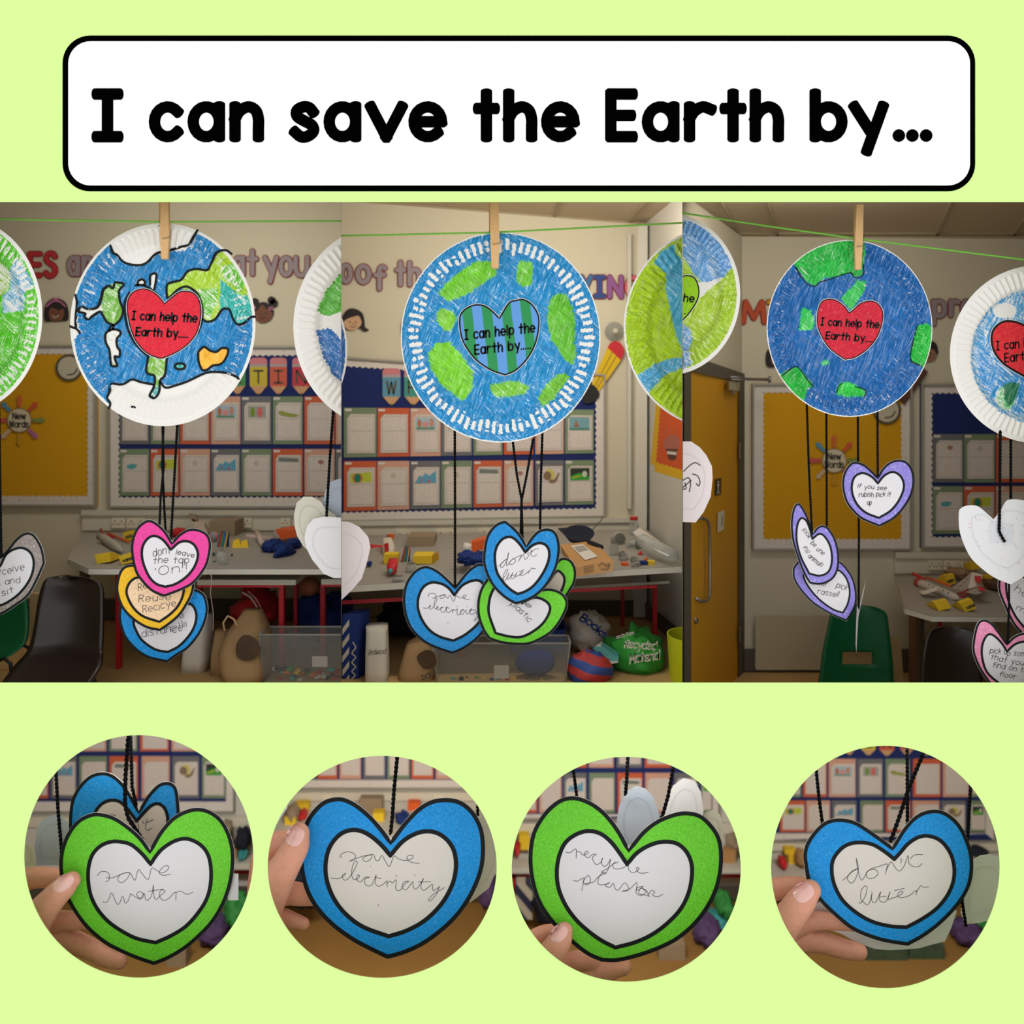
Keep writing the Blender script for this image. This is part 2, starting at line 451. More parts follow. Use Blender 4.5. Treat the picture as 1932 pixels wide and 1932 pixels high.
O_ = (1, _arc(.28, .35, .28, .35, 0, 360, 22))
ARCH = (1, catmull([(0, .42), (.1, .6), (.28, .7), (.44, .62), (.5, .42), (.5, .2), (.5, 0)], 4))
G = {
    'a': (.56, [O_, (0, [(.56, .7), (.56, 0)])]), 'b': (.56, [O_, (0, [(0, 1), (0, 0)])]),
    'c': (.5, [(1, _arc(.28, .35, .28, .35, 42, 318, 16))]), 'd': (.56, [O_, (0, [(.56, 1), (.56, 0)])]),
    'e': (.56, [(0, [(.02, .35), (.55, .35)]), (1, _arc(.28, .35, .28, .35, 0, 315, 18))]),
    'f': (.42, [(1, catmull([(.44, .93), (.33, 1), (.22, .94), (.18, .78), (.18, .4), (.18, 0)], 4)), (0, [(0, .62), (.4, .62)])]),
    'g': (.56, [O_, (1, catmull([(.56, .7), (.56, .3), (.56, -.1), (.45, -.3), (.25, -.34), (.06, -.24)], 4))]),
    'h': (.5, [(0, [(0, 1), (0, 0)]), ARCH]), 'i': (.02, [(0, [(0, .7), (0, 0)]), (0, [(0, .98)])]),
    'k': (.42, [(0, [(0, 1), (0, 0)]), (0, [(.4, .68), (.02, .3)]), (0, [(.14, .42), (.42, 0)])]),
    'l': (.02, [(0, [(0, 1), (0, 0)])]),
    'm': (.8, [(0, [(0, .7), (0, 0)]), (1, catmull([(0, .45), (.1, .65), (.25, .7), (.38, .6), (.4, .4), (.4, 0)], 4)), (1, catmull([(.4, .45), (.5, .65), (.65, .7), (.78, .6), (.8, .4), (.8, 0)], 4))]),
    'n': (.5, [(0, [(0, .7), (0, 0)]), ARCH]), 'o': (.56, [O_]), 'p': (.56, [O_, (0, [(0, .7), (0, -.36)])]),
    'r': (.42, [(0, [(0, .7), (0, 0)]), (1, catmull([(0, .42), (.1, .6), (.26, .7), (.42, .64)], 4))]),
    's': (.46, [(1, catmull([(.43, .58), (.34, .68), (.2, .7), (.05, .62), (.05, .48), (.22, .37), (.4, .27), (.44, .13), (.3, .01), (.14, 0), (0, .11)], 4))]),
    't': (.44, [(0, [(.22, 1), (.22, 0)]), (0, [(0, .66), (.44, .66)])]),
    'u': (.5, [(1, catmull([(0, .7), (0, .3), (.08, .06), (.25, 0), (.42, .08), (.5, .3)], 4)), (0, [(.5, .7), (.5, 0)])]),
    'v': (.56, [(0, [(0, .7), (.28, 0), (.56, .7)])]), 'w': (.74, [(0, [(0, .7), (.18, 0), (.37, .6), (.56, 0), (.74, .7)])]),
    'x': (.5, [(0, [(0, .7), (.5, 0)]), (0, [(.5, .7), (0, 0)])]),
    'y': (.56, [(0, [(0, .7), (.32, .1)]), (0, [(.56, .7), (.25, -.34)])]),
    'A': (.6, [(0, [(0, 0), (.3, 1), (.6, 0)]), (0, [(.1, .35), (.5, .35)])]),
    'B': (.5, [(0, [(0, 0), (0, 1)]), (1, catmull([(0, 1), (.28, 1), (.44, .88), (.44, .66), (.28, .53), (0, .52)], 4)), (1, catmull([(0, .52), (.32, .5), (.5, .36), (.5, .16), (.3, 0), (0, 0)], 4))]),
    'D': (.6, [(0, [(0, 0), (0, 1)]), (1, catmull([(0, 1), (.3, 1), (.55, .8), (.6, .5), (.55, .2), (.3, 0), (0, 0)], 4))]),
    'E': (.5, [(0, [(.5, 1), (0, 1), (0, 0), (.5, 0)]), (0, [(0, .5), (.46, .5)])]),
    'G': (.62, [(1, _arc(.34, .5, .34, .5, 45, 350, 18)), (0, [(.36, .45), (.68, .45)])]),
    'I': (.4, [(0, [(0, 1), (.4, 1)]), (0, [(.2, 1), (.2, 0)]), (0, [(0, 0), (.4, 0)])]),
    'M': (.72, [(0, [(0, 0), (.08, 1), (.36, .2), (.64, 1), (.72, 0)])]),
    'N': (.55, [(0, [(0, 0), (0, 1), (.55, 0), (.55, 1)])]), 'O': (.68, [(1, _arc(.34, .5, .34, .5, 0, 360, 22))]),
    'R': (.52, [(0, [(0, 0), (0, 1)]), (1, catmull([(0, 1), (.3, 1), (.48, .88), (.48, .68), (.3, .52), (0, .5)], 4)), (0, [(.25, .5), (.52, 0)])]),
    'S': (.5, [(1, catmull([(.5, .85), (.38, .98), (.2, 1), (.04, .88), (.05, .68), (.25, .54), (.45, .4), (.5, .2), (.35, .03), (.15, 0), (0, .14)], 4))]),
    'T': (.56, [(0, [(0, 1), (.56, 1)]), (0, [(.28, 1), (.28, 0)])]),
    'W': (.85, [(0, [(0, 1), (.2, 0), (.42, .9), (.64, 0), (.85, 1)])]),
    'Y': (.56, [(0, [(0, 1), (.28, .5), (.56, 1)]), (0, [(.28, .5), (.28, 0)])]),
    '.': (.02, [(0, [(0, 0)])]), '!': (.02, [(0, [(0, 1), (0, .35)]), (0, [(0, 0)])]), "'": (.02, [(0, [(.02, 1), (0, .8)])]), ' ': (.28, []),
}


def glyph_fit(ch, x0, x1, yb, yt, sw):
    """strokes of one letter so that its inked box spans x0..x1 and baseline yb to cap top yt"""
    w, sts = G[ch]; h = (yb - yt) - sw; gw = max(w, .03)
    sx = (x1 - x0 - sw) / gw
    return [(sm, [(x0 + sw / 2 + px * sx, yb - sw / 2 - py * h) for px, py in pts]) for sm, pts in sts]


def text(s, x0, y0, x1, y1, cap, sw=2.0, gap=.2, slant=0.0, wob=0.0, seed=1):
    """line of lettering whose baseline runs from (x0,y0) to (x1,y1)"""
    rn = random.Random(seed); tot = sum(G[c][0] + gap for c in s) - gap
    L_ = math.hypot(x1 - x0, y1 - y0); sx = L_ / tot; ux, uy = (x1 - x0) / L_, (y1 - y0) / L_
    out = []; cur = 0
    for c in s:
        w, sts = G[c]; dy = rn.uniform(-wob, wob) * cap
        for sm, pts in sts:
            q = []
            for px, py in pts:
                a = (cur + px) * sx + slant * py * cap; b = py * cap + dy
                q.append((x0 + ux * a + uy * b, y0 + uy * a - ux * b))
            out.append((sm, q))
        cur += w + gap
    return out

# ------------------------------------------------------------------ setting
M_green = mat('lime_card', (224, 255, 160), .9, .0, spec=0.0)
M_green.node_tree.nodes['Principled BSDF'].inputs['Base Color'].links and M_green.node_tree.links.remove(M_green.node_tree.nodes['Principled BSDF'].inputs['Base Color'].links[0])
M_green.node_tree.nodes['Principled BSDF'].inputs['Base Color'].default_value = tuple(v * .885 for v in lin((223, 255, 160))) + (1,)
M_wall = mat('cream_wall_paint', (208, 200, 178), .85, .03, 9)
M_wall_p = mat('pale_wall_paint', (206, 202, 192), .85, .03, 9)
M_ceil = mat('ceiling_tile', (190, 172, 145), .9, .04, 40)
M_bar = mat('ceiling_grid', (165, 150, 122), .7, .03)
M_floor = mat('tan_floor', (186, 150, 98), .8, .15, 18)
M_skirt = mat('dark_skirting', (86, 80, 70), .6, .08)
M_side = mat('bay_side_card', (170, 160, 138), .9, .03)
M_paper = mat('white_paper', (238, 236, 232), .8, .03, 25, .05, spec=.2)
M_black = mat('black_ink', (22, 26, 28), .6, .12, 200, spec=.15)
M_pencil = mat('pencil_line', (98, 95, 96), .8, .2, 500)
M_title = mat('title_black', (2, 2, 2), .9, 0, spec=0.0)
M_title_w = mat('title_white', (250, 250, 250), .9, 0, spec=0.0)
M_alu = mat('grey_aluminium', (165, 160, 150), .4, .05, metal=.2)
M_white = mat('white_plastic', (215, 208, 190), .5, .04)
M_glass = glass_mat()
M_yarn = mat('black_yarn', (22, 22, 24), .95, .3, 900, .6, spec=.05)
M_line = mat('green_twine', (120, 190, 70), .8, .25, 900)
M_wood = mat('peg_wood', (214, 172, 118), .7, .12, 150)
M_steel = mat('steel', (150, 148, 145), .35, .05, metal=.8)
M_table = mat('grey_laminate', (160, 154, 146), .5, .04)
M_edge = mat('table_edge', (205, 200, 186), .5, .04)
M_red = mat('red_metal', (190, 30, 42), .45, .06)

LO, HI, TOPY, BOTY = -300, 2232, 340, 1336
CIRC = [(261.7, 1616, 216.2, 229), (721, 1635.7, 216, 209.6), (1181.7, 1640.2, 216.1, 212.4), (1670.6, 1636, 215.7, 229)]


def struct(name, b, m):
    return b.build(name, m, kind='structure')


b = MB()
b.prism([[(-560, -360), (2492, -360), (2492, 2300), (-560, 2300)], [(-60, 381), (1992, 381), (1992, 1288), (-60, 1288)]]
        + [ell(*c, 160) for c in CIRC], 1.0, .0009)
struct('wall_front', b, M_green)


def plane_ray(name, a, c, k0, k1, m, fx=None):
    """panel running back along the sight lines between picture points a and c"""
    f = [W(*a, k0), W(*c, k0), W(*c, k1), W(*a, k1)]
    struct(name, MB().add(f, [(0, 1, 2, 3)]), m)


KB, KC = 1.5, 2.2
# upper bays: left, middle and right classroom view
plane_ray('wall_partition', (644, TOPY), (644, BOTY), 1.001, KB, M_side)
plane_ray('wall_partition', (1287.5, TOPY), (1287.5, BOTY), 1.001, 1.5, M_side)
plane_ray('wall_partition', (LO, TOPY), (LO, BOTY), 1.001, KB, M_side)
plane_ray('wall_partition', (HI, TOPY), (HI, BOTY), 1.001, KB, M_side)
plane_ray('ceiling', (LO, TOPY), (HI, TOPY), 1.001, KB, M_side)
FB = {1: 582.0, 2: 571.0, 3: 729.0}          # floor depth below the eye line
for i, (xl, xr) in {1: (LO, 644), 2: (644, 1287.5), 3: (1287.5, HI)}.items():
    H = FB[i]; kfr = H / (BOTY - HOR)
    plane_ray('floor', (xl, BOTY), (xr, BOTY), 1.001, kfr, M_side)
    yb = HOR + H / KB
    struct('floor', MB().add([W(xl, BOTY, kfr), W(xr, BOTY, kfr), W(xr, yb, KB), W(xl, yb, KB)], [(0, 1, 2, 3)]), M_floor)


def kline(x, xa, ka, xb, kb):
    """depth ratio on an upright wall seen between picture columns xa and xb"""
    return 1 / (1 / ka + (1 / kb - 1 / ka) * (x - xa) / (xb - xa))


kright = lambda x, y=0: kline(x, 1219, 1.5, 1279, 1.3)
kdoor = lambda x, y=0: kline(x, 1400, 1.5, 1303, 1.25)
struct('wall_back', MB().prism([(LO, TOPY), (644, TOPY), (644, HOR + FB[1] / KB), (LO, HOR + FB[1] / KB)], KB, .004), M_wall)
struct('wall_back', MB().prism([(644, TOPY), (1219, TOPY), (1219, HOR + FB[2] / KB), (644, HOR + FB[2] / KB)], KB, .004), M_wall)
struct('wall_right', MB().add([W(1219, TOPY, 1.5), W(1287.5, TOPY, kright(1287.5)), W(1287.5, HOR + FB[2] / kright(1287.5), kright(1287.5)), W(1219, HOR + FB[2] / 1.5, 1.5)], [(0, 3, 2, 1)]), M_wall_p)
struct('wall_back', MB().prism([(1400, TOPY), (HI, TOPY), (HI, HOR + FB[3] / KB), (1400, HOR + FB[3] / KB)], KB, .004), M_wall)
kd0 = kdoor(1287.5)
struct('wall_left', MB().add([W(1287.5, TOPY, kd0), W(1400, TOPY, 1.5), W(1400, HOR + FB[3] / 1.5, 1.5), W(1287.5, HOR + FB[3] / kd0, kd0)], [(0, 3, 2, 1)]), M_wall)

# ceilings of the middle and right view, with their grid
CE2 = lambda x, y: 1.5          # back edge only


def ceil_pt(bay, x, y):
    if bay == 2:
        back = 383 + (x - 740) * (422 - 383) / 500.0; H = (HOR - back) * 1.5
    else: H = (HOR - 443) * 1.5
    return W(x, y, H / (HOR - y))


for bay, xl, xr in ((2, 644, 1287.4), (3, 1289, HI)):
    n = 12; vs = []; fs = []
    for j in range(n + 1):
        x = xl + (xr - xl) * j / n
        back = 383 + (x - 740) * (422 - 383) / 500.0 if bay == 2 else 443
        vs += [ceil_pt(bay, x, back), ceil_pt(bay, x, min(back - 1, 345))]
    for j in range(n): fs.append((2 * j, 2 * j + 1, 2 * j + 3, 2 * j + 2))
    struct('ceiling', MB().add(vs, fs), M_ceil)


def cbar(bay, x0, y0, x1, y1, w):
    """raised grid bar on the ceiling"""
    dx, dy = x1 - x0, y1 - y0; d = math.hypot(dx, dy); nx, ny = -dy / d * w / 2, dx / d * w / 2
    if abs(dy) < abs(dx) * .3: nx, ny = 0, w / 2
    else: nx, ny = w / 2, 0
    q = [ceil_pt(bay, x0 - nx, y0 - ny), ceil_pt(bay, x1 - nx, y1 - ny), ceil_pt(bay, x1 + nx, y1 + ny), ceil_pt(bay, x0 + nx, y0 + ny)]
    lo = [p - Vector((0, 0, .003)) for p in q]
    return MB().hexa(lo, q)


n_trim = 0
for bay, segs in ((2, [(1062, 362, 1045, 409), (1232, 362, 1186, 419), (1300, 366, 1246, 421)]),
                  (3, [(1350, 362, 1395, 442), (1440, 362, 1468, 442), (1803, 362, 1768, 442), (1945, 395, 1914, 442), (1395, 441, 1980, 441)])):
    for sg in segs:
        n_trim += 1
        struct('trim_%d' % n_trim, cbar(bay, *sg, 5), M_bar)
n_trim += 1; struct('trim_%d' % n_trim, MB().prism([(644, 374), (740, 381.5), (1219, 419), (1219, 424), (740, 386), (644, 379)], KB - .001, .004), M_bar)
n_trim += 1; struct('trim_%d' % n_trim, MB().prism([(1400, 441), (2100, 447), (2100, 452), (1400, 446)], KB - .001, .004), M_bar)
# pipe casing in the corner of the middle view
n_trim += 1; struct('trim_%d' % n_trim, MB().hexa([W(1204, 424, 1.47), W(1222, 424, 1.47), W(1220, 1165, 1.47), W(1195, 1165, 1.47)], [W(1204, 424, 1.5), W(1222, 424, 1.5), W(1220, 1165, 1.5), W(1195, 1165, 1.5)]), M_wall_p)
n_trim += 1; struct('trim_%d' % n_trim, MB().pbox(1184, 440, 1191, 960, 1.49, .01), M_wall_p)
# skirtings
struct('baseboard_back', MB().pbox(LO, 1131, 560, 1168, 1.49, .01), M_skirt)
struct('baseboard_back', MB().pbox(980, 1134, 1216, 1160, 1.49, .01), M_skirt)
struct('baseboard_right', MB().add([W(1214, 1134, 1.48), W(1286, 1190, 1.28), W(1286, 1226, 1.28), W(1214, 1161, 1.48)], [(0, 3, 2, 1)]), M_skirt)
struct('baseboard_back', MB().pbox(1404, 1226, 1735, 1266, 1.49, .01), M_skirt)

# ---- circular view-boxes below
for x in (LO, 491, 951, 1426, HI):
    plane_ray('wall_partition', (x, 1340), (x, 1980), 1.15, KC, M_side)
plane_ray('ceiling', (LO, 1340), (HI, 1340), 1.001, KC, M_side)
FC = (1700 - HOR) * KC
struct('floor', MB().add([W(LO, 1980, FC / 1200), W(HI, 1980, FC / 1200), W(HI, 1700, KC), W(LO, 1700, KC)], [(0, 1, 2, 3)]), mat('brown_floor', (152, 114, 58), .8, .15, 6))
plane_ray('floor', (LO, 1980), (HI, 1980), 1.001, FC / 1200, M_side)
struct('wall_back', MB().prism([(LO, 1300), (HI, 1300), (HI, 1700), (LO, 1700)], KC, .004), M_wall_p)
for i, (xa, xb_) in enumerate(((LO, 490), (492, 950), (952, 1425), (1427, HI))):
    struct('baseboard_back', MB().pbox(xa, 1675, xb_, 1700, KC - .01, .01), M_skirt)

# ------------------------------------------------------------------ title sign
sg = Thing('title_sign', 'wide white title sign with rounded black border across the top of the lime board', 'sign', (979, 361, .999))
KS = 1.0 - .0002
MB().prism([rrect(118, 67, 1840, 361, 52, 10)], KS, .0008).build('sign_border', M_title, sg)
MB().prism([rrect(129, 78, 1830, 350, 42, 10)], KS, .0, .0004).build('sign_face', M_title_w, sg)
TL = [('I', 173, 233.5), ('c', 281, 347), ('a', 354, 425), ('n', 433, 498.5), ('s', 546, 604), ('a', 610.5, 682), ('v', 689, 769), ('e', 770.5, 844),
      ('t', 892, 943.5), ('h', 949, 1013.7), ('e', 1020.5, 1093.7), ('E', 1141.6, 1203.6), ('a', 1210.6, 1282), ('r', 1290, 1352), ('t', 1357, 1408.7),
      ('h', 1414, 1479), ('b', 1527, 1599), ('y', 1601, 1676)]
for ch, x0, x1 in TL:
    yb, yt = (269, 167)
    if ch == 'y': yb = 268
    sts = glyph_fit(ch, x0, x1, yb, yt, 21.5)
    MB(.5).strokes(sts, 21.5, KS, .0009, .0005).build('letter', M_title, sg)
for x in (1695.5, 1721, 1747):
    MB().prism([ell(x, 256, 11.8, 11.8, 28)], KS, .0005, .0009).build('dot', M_title, sg)


# ------------------------------------------------------------------ builders for the hanging work
def smooth_heart(pts, n=5):
    i = pts.index('T'); L_ = pts[:i] + [pts[i + 1]]; R_ = pts[i + 1:] + [pts[0]]
    a = catmull(L_, n); c = catmull(R_, n)
    return a + c[1:-1], len(a) - 1


def inset(loop, d):
    m = len(loop); o = []
    ar = sum(loop[i][0] * loop[(i + 1) % m][1] - loop[(i + 1) % m][0] * loop[i][1] for i in range(m))
    sgn = 1 if ar > 0 else -1
    for i in range(m):
        a, p, c = loop[i - 1], loop[i], loop[(i + 1) % m]
        def nrm(u, v):
            dx, dy = v[0] - u[0], v[1] - u[1]; l = math.hypot(dx, dy) or 1; return (-dy / l * sgn, dx / l * sgn)
        n1, n2 = nrm(a, p), nrm(p, c); bx, by = n1[0] + n2[0], n1[1] + n2[1]; l = math.hypot(bx, by) or 1
        cosv = max(.45, l / 2)
        o.append((p[0] + bx / l * d / cosv, p[1] + by / l * d / cosv))
    return o


HK = {}


def heart(label, base, s, outer, inner, k, ring, inside=None, lw=4.6, group='paper hearts', words=None, ww=1.1, clip=None, wm=None, tilt=(0, 0), name='paper_heart'):
    f = lambda L_: [p if p == 'T' else (base[0] + p[0] / s, base[1] + p[1] / s) for p in L_]
    lo, ti = smooth_heart(f(outer)); li, tj = smooth_heart(f(inner))
    cx = sum(p[0] for p in lo) / len(lo); cy = sum(p[1] for p in lo) / len(lo)
    kk = (lambda x, y: k + tilt[0] * (x - cx) + tilt[1] * (y - cy))
    t = Thing(name, label, 'heart', (lo[ti][0], lo[ti][1], k), group)
    MB().prism([inset(lo, -.25)], kk, .0004).build('card', M_paper, t, clip=clip)
    MB().prism([inset(lo, lw * .5), inset(li, -.3)], kk, 0, .0002).build('coloured_border', ring, t, clip=clip)
    if inside: MB().prism([inset(li, .3)], kk, 0, .0002).build('centre', inside, t, clip=clip)
    lc = inset(lo, lw * .5)
    m = MB(); rn = random.Random(len(label))
    m.ribbon(lc, lw, kk, .00045, closed=True)
    m.build('outer_outline', M_black, t, clip=clip)
    MB().ribbon(li, lw * 1.02, kk, .00045, closed=True).prism([ell(li[0][0], li[0][1], lw * .5, lw * .5, 10)], kk, 0, .00046).build('inner_outline', M_black, t, clip=clip)
    if words:
        w = MB()
        for sts in words: w.strokes(sts, ww * 1.2, kk, .0004)
        w.build('handwriting', wm or M_pencil, t, clip=clip)
    HK[label] = t
    return t


def heart_back(label, base, s, outer, k, m, lw=0, clip=None, extra=None, group='turned paper hearts showing their backs', fold=None):
    f = lambda L_: [p if p == 'T' else (base[0] + p[0] / s, base[1] + p[1] / s) for p in L_]
    if 'T' in outer: lo, ti = smooth_heart(f(outer), 3)
    else: lo = f(outer); ti = max(range(len(lo)), key=lambda i: lo[i][1])
    t = Thing('paper_heart', label, 'heart', (lo[ti][0], lo[ti][1], k), group)
    MB().prism([lo], k, .0006).build('card', m, t, clip=clip)
    cx = sum(p[0] for p in lo) / len(lo); cy = sum(p[1] for p in lo) / len(lo)
    sh = [(cx + (p[0] - cx) * .68, cy + (p[1] - cy) * .68 + 3) for p in lo]
    MB().ribbon(sh, 2.2, k, .0003, closed=True).build('show_through_line', dim_mat(m), t, clip=clip)
    return t


def dim_mat(m):
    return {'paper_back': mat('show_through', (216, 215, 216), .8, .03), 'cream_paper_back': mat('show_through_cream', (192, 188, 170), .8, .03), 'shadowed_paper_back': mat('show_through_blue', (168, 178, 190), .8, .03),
            'pinkish_paper_back': mat('show_through_pink', (226, 215, 215), .8, .03)}.get(m.name, mat('show_through', (216, 215, 216), .8, .03))


def yarn(label, pts, r=2.0, m=None, name='yarn', group=None, cat='yarn', parent=None, clip=None, lift=0.0):
    """twisted two-ply cord through picture points (x, y, k)"""
    P = [W(*p) - Vector((0, lift, 0)) for p in pts]; dense = []
    for a, b_ in zip(P[:-1], P[1:]):
        n = max(2, int((b_ - a).length / (1.5 * U)))
        dense += [a.lerp(b_, i / n) for i in range(n)]
    dense.append(P[-1]); R = r * U
    mb = MB()
    for ph in (0, math.pi):
        q = []; L_ = 0
        for i, p in enumerate(dense):
            d = (dense[min(i + 1, len(dense) - 1)] - dense[max(0, i - 1)]).normalized()
            u = Vector((0, 1, 0)); u = (u - d * u.dot(d)).normalized(); w_ = d.cross(u)
            a = L_ / (1.3 * R) * math.pi / 2 + ph; q.append(p + (u * math.cos(a) + w_ * math.sin(a)) * R * .55)
            if i + 1 < len(dense): L_ += (dense[i + 1] - p).length
        mb.tube(q, R * .68, 6)
    return mb.build(name, m or M_yarn, parent, label=label, cat=cat, group=group, clip=clip)


# ---- crayoned paper plates
NF = 80


def plate_depth(rho, th):
    """metres behind the rim plane"""
    def ss(a, b_, x):
        t = np.clip((x - a) / (b_ - a), 0, 1); return t * t * (3 - 2 * t)
    d = 10 * (1 - ss(.69, .79, rho)) + 2.0 * ss(.955, 1.0, rho)
    wn = ss(.765, .80, rho) * (1 - ss(.925, .95, rho))
    d = d + 2.3 * wn * np.cos(NF * th) + 2.2 * (1 - ss(.93, .97, rho)) * 0
    return d * U


def inpoly(px, py, poly):
    c = np.zeros(px.shape, bool); n = len(poly)
    for i in range(n):
        x0, y0 = poly[i]; x1, y1 = poly[(i + 1) % n]
        if y0 == y1: continue
        t = ((y0 > py) != (y1 > py)) & (px < (x1 - x0) * (py - y0) / (y1 - y0) + x0)
        c ^= t
    return c


def plate(label, cx, cy, rx, ry, k, base, regions, clip=None, resist=0.0, edge=.975, seed=1):
    """base / regions: (rgb, cover[, polygon]); resist leaves the hollows of the fluted rim white"""
    t = Thing('paper_plate', label, 'plate', (cx, cy + ry, k), 'decorated paper plates pegged to the line')
    NA = 640
    rings = np.concatenate([[0.004], np.linspace(.03, .68, 40), np.linspace(.695, .80, 8), np.linspace(.81, .955, 14), [.965, .975, .985, 1.0]])
    th = np.arange(NA) * 2 * np.pi / NA
    RR, TT = np.meshgrid(rings, th, indexing='ij')
    PX = cx + rx * RR * np.cos(TT); PY = cy + ry * RR * np.sin(TT); DD = plate_depth(RR, TT)
    X = (PX - 966) * U * k; Z = ZH - (PY - HOR) * U * k; Y = -D + D * k + DD
    V = np.stack([X, Y, Z], -1).reshape(-1, 3) - np.array(t.base)
    nr = len(rings); i = np.arange(nr - 1)[:, None] * NA; j = np.arange(NA)[None, :]; j2 = (j + 1) % NA
    F = np.stack([i + j, i + j2, i + NA + j2, i + NA + j], -1).reshape(-1, 4)
    F = F[:, ::-1]
    rn = np.random.RandomState(seed); jx = PX + rn.normal(0, .9, PX.shape); jy = PY + rn.normal(0, .9, PY.shape)
    C = np.zeros(PX.shape + (4,)); C[..., :3] = lin(base[0]); C[..., 3] = base[1]
    for rg in regions:
        mk = inpoly(jx, jy, rg[2]); C[mk, :3] = lin(rg[0]); C[mk, 3] = rg[1]
    if resist:
        fi = np.floor(TT * NF / (2 * np.pi) + .5).astype(int) % NF
        r0 = (.785 + rn.uniform(0, .05, NF))[fi]; r1 = (.94 - rn.uniform(0, .045, NF))[fi]; rb = rn.uniform(.80, .92, NF)[fi]; br = (rn.uniform(0, 1, NF) < .35)[fi] * (np.cos(TT - 2.8) > -.3)
        wn = (RR > r0) & (RR < r1) & ~((np.abs(RR - rb) < .012) & br)
        C[..., 3] -= resist * wn * np.clip(np.cos(NF * TT) * 1.7 + .2 + rn.normal(0, .35, RR.shape), 0, 1)
    C[..., 3] = np.where(RR > edge, C[..., 3] - .35 - (RR > edge + .012) * .4, C[..., 3])
    me = bpy.data.meshes.new('plate_body'); me.from_pydata(V.tolist(), [], F.tolist())
    me.polygons.foreach_set('use_smooth', [True] * len(me.polygons))
    ca = me.color_attributes.new('paint', 'FLOAT_COLOR', 'POINT'); ca.data.foreach_set('color', C.reshape(-1).astype(np.float32))
    me.update()
    if clip:
        import bmesh
        xb, side = clip; bm = bmesh.new(); bm.from_mesh(me)
        n = Vector((D, -(xb - 966) * U, 0)).normalized()
        bmesh.ops.bisect_plane(bm, geom=bm.verts[:] + bm.edges[:] + bm.faces[:], plane_co=cam.location - t.base, plane_no=n, clear_outer=(side == 'left'), clear_inner=(side == 'right'))
        bm.to_mesh(me); bm.free()
    me.materials.append(plate_mat())
    o = bpy.data.objects.new('plate_body', me); COL.objects.link(o); o.parent = t.o
    t.hf = lambda x, y: -float(plate_depth(np.array(math.hypot((x - cx) / rx, (y - cy) / ry)), np.array(math.atan2((y - cy) / ry, (x - cx) / rx))))
    t.k = k; t.clip = clip; t.flat = lambda x, y: -10 * U
    return t


def marker(t, lines, w=4.2):
    """black marker lines drawn on a plate"""
    m = MB()
    for L_ in lines:
        P = catmull(L_, 4)
        m.ribbon(P, w, t.k, .0007, hf=t.hf)
    m.build('marker_drawing', M_black, t, clip=t.clip)


def sticker(t, pts, m, lw, lines, cap_sw=3.4, halo=1.0):
    lo, ti = smooth_heart(pts, 6)
    MB().prism([inset(lo, -halo - lw / 2)], t.k, .0003, .0008, hf=t.flat).build('heart_sticker', M_paper, t, clip=t.clip)
    MB().prism([lo], t.k, 0, .0009, hf=t.flat).build('sticker_colour', m, t, clip=t.clip)
    MB().ribbon(lo, lw, t.k, .00105, closed=True, hf=t.flat).build('sticker_outline', M_black, t, clip=t.clip)
    w = MB()
    for s_, x0, y0, x1, y1, cap in lines: w.strokes(text(s_, x0, y0, x1, y1, cap, gap=.26, slant=.08), cap_sw, t.k, .0011, hf=t.flat)
    w.build('lettering', M_black, t, clip=t.clip)


def peg(label, x0, x1, y0, y1, k, tilt=0.0):
    t = Thing('clothes_peg', label, 'clothes peg', ((x0 + x1) / 2, y1, k), 'wooden pegs on the green line')
    w = x1 - x0; ym = y0 + (y1 - y0) * .62
    m = MB()
    f = [W(x0 + 1 + tilt, y0, k - .004), W(x1 - 1 + tilt, y0, k - .004), W(x1, ym, k - .008), W(x1 - 2.2 - tilt * .4, y1, k - .006), W(x0 + 2.2 - tilt * .4, y1, k - .006), W(x0, ym, k - .008)]
    bk = [p + Vector((0, .006, 0)) for p in f]; n = 6
    m.add(f + bk, [(5, 4, 3, 2), (5, 2, 1, 0), (6, 7, 8, 11), (11, 8, 9, 10)] + [(i, (i + 1) % n, (i + 1) % n + n, i + n) for i in range(n)])
    m.build('peg_leg', M_wood, t)
    m = MB(); f = [W(x0 + tilt - 2, y0 + 2, k + .016), W(x1 - 3 + tilt, y0 + 2, k + .016), W(x1 - 1, ym, k + .007), W(x1 - 3, y1 - 4, k + .004), W(x0 + 1, y1 - 4, k + .004), W(x0 - 2, ym, k + .007)]
    bk = [p + Vector((0, .005, 0)) for p in f]
    m.add(f + bk, [(5, 4, 3, 2), (5, 2, 1, 0), (6, 7, 8, 11), (11, 8, 9, 10)] + [(i, (i + 1) % n, (i + 1) % n + n, i + n) for i in range(n)])
    m.build('peg_leg', M_wood, t)
    s_ = MB(); yy = ym + 2
    s_.tube([W(x0 + w * .25, yy + 1.5, k - .0088), W(x1 + .5, yy - .5, k - .009), W(x1 + 2.2, yy - 3, k - .004), W(x1 + 2.2, yy - 8, k + .004), W(x1 + 1, yy - 12, k + .004)], .8 * U, 6)
    s_.tube([W(x1 + 1.5, yy - 14, k + .004), W(x0 - 2, yy - 14, k + .004)], 2.4 * U, 8)
    s_.tube([W(x0 - 2, yy - 14, k + .004), W(x0 - 3, yy - 22, k + .0), W(x0 - 1.5, yy - 24, k - .002)], .8 * U, 6)
    s_.build('spring', M_steel, t)
    return t


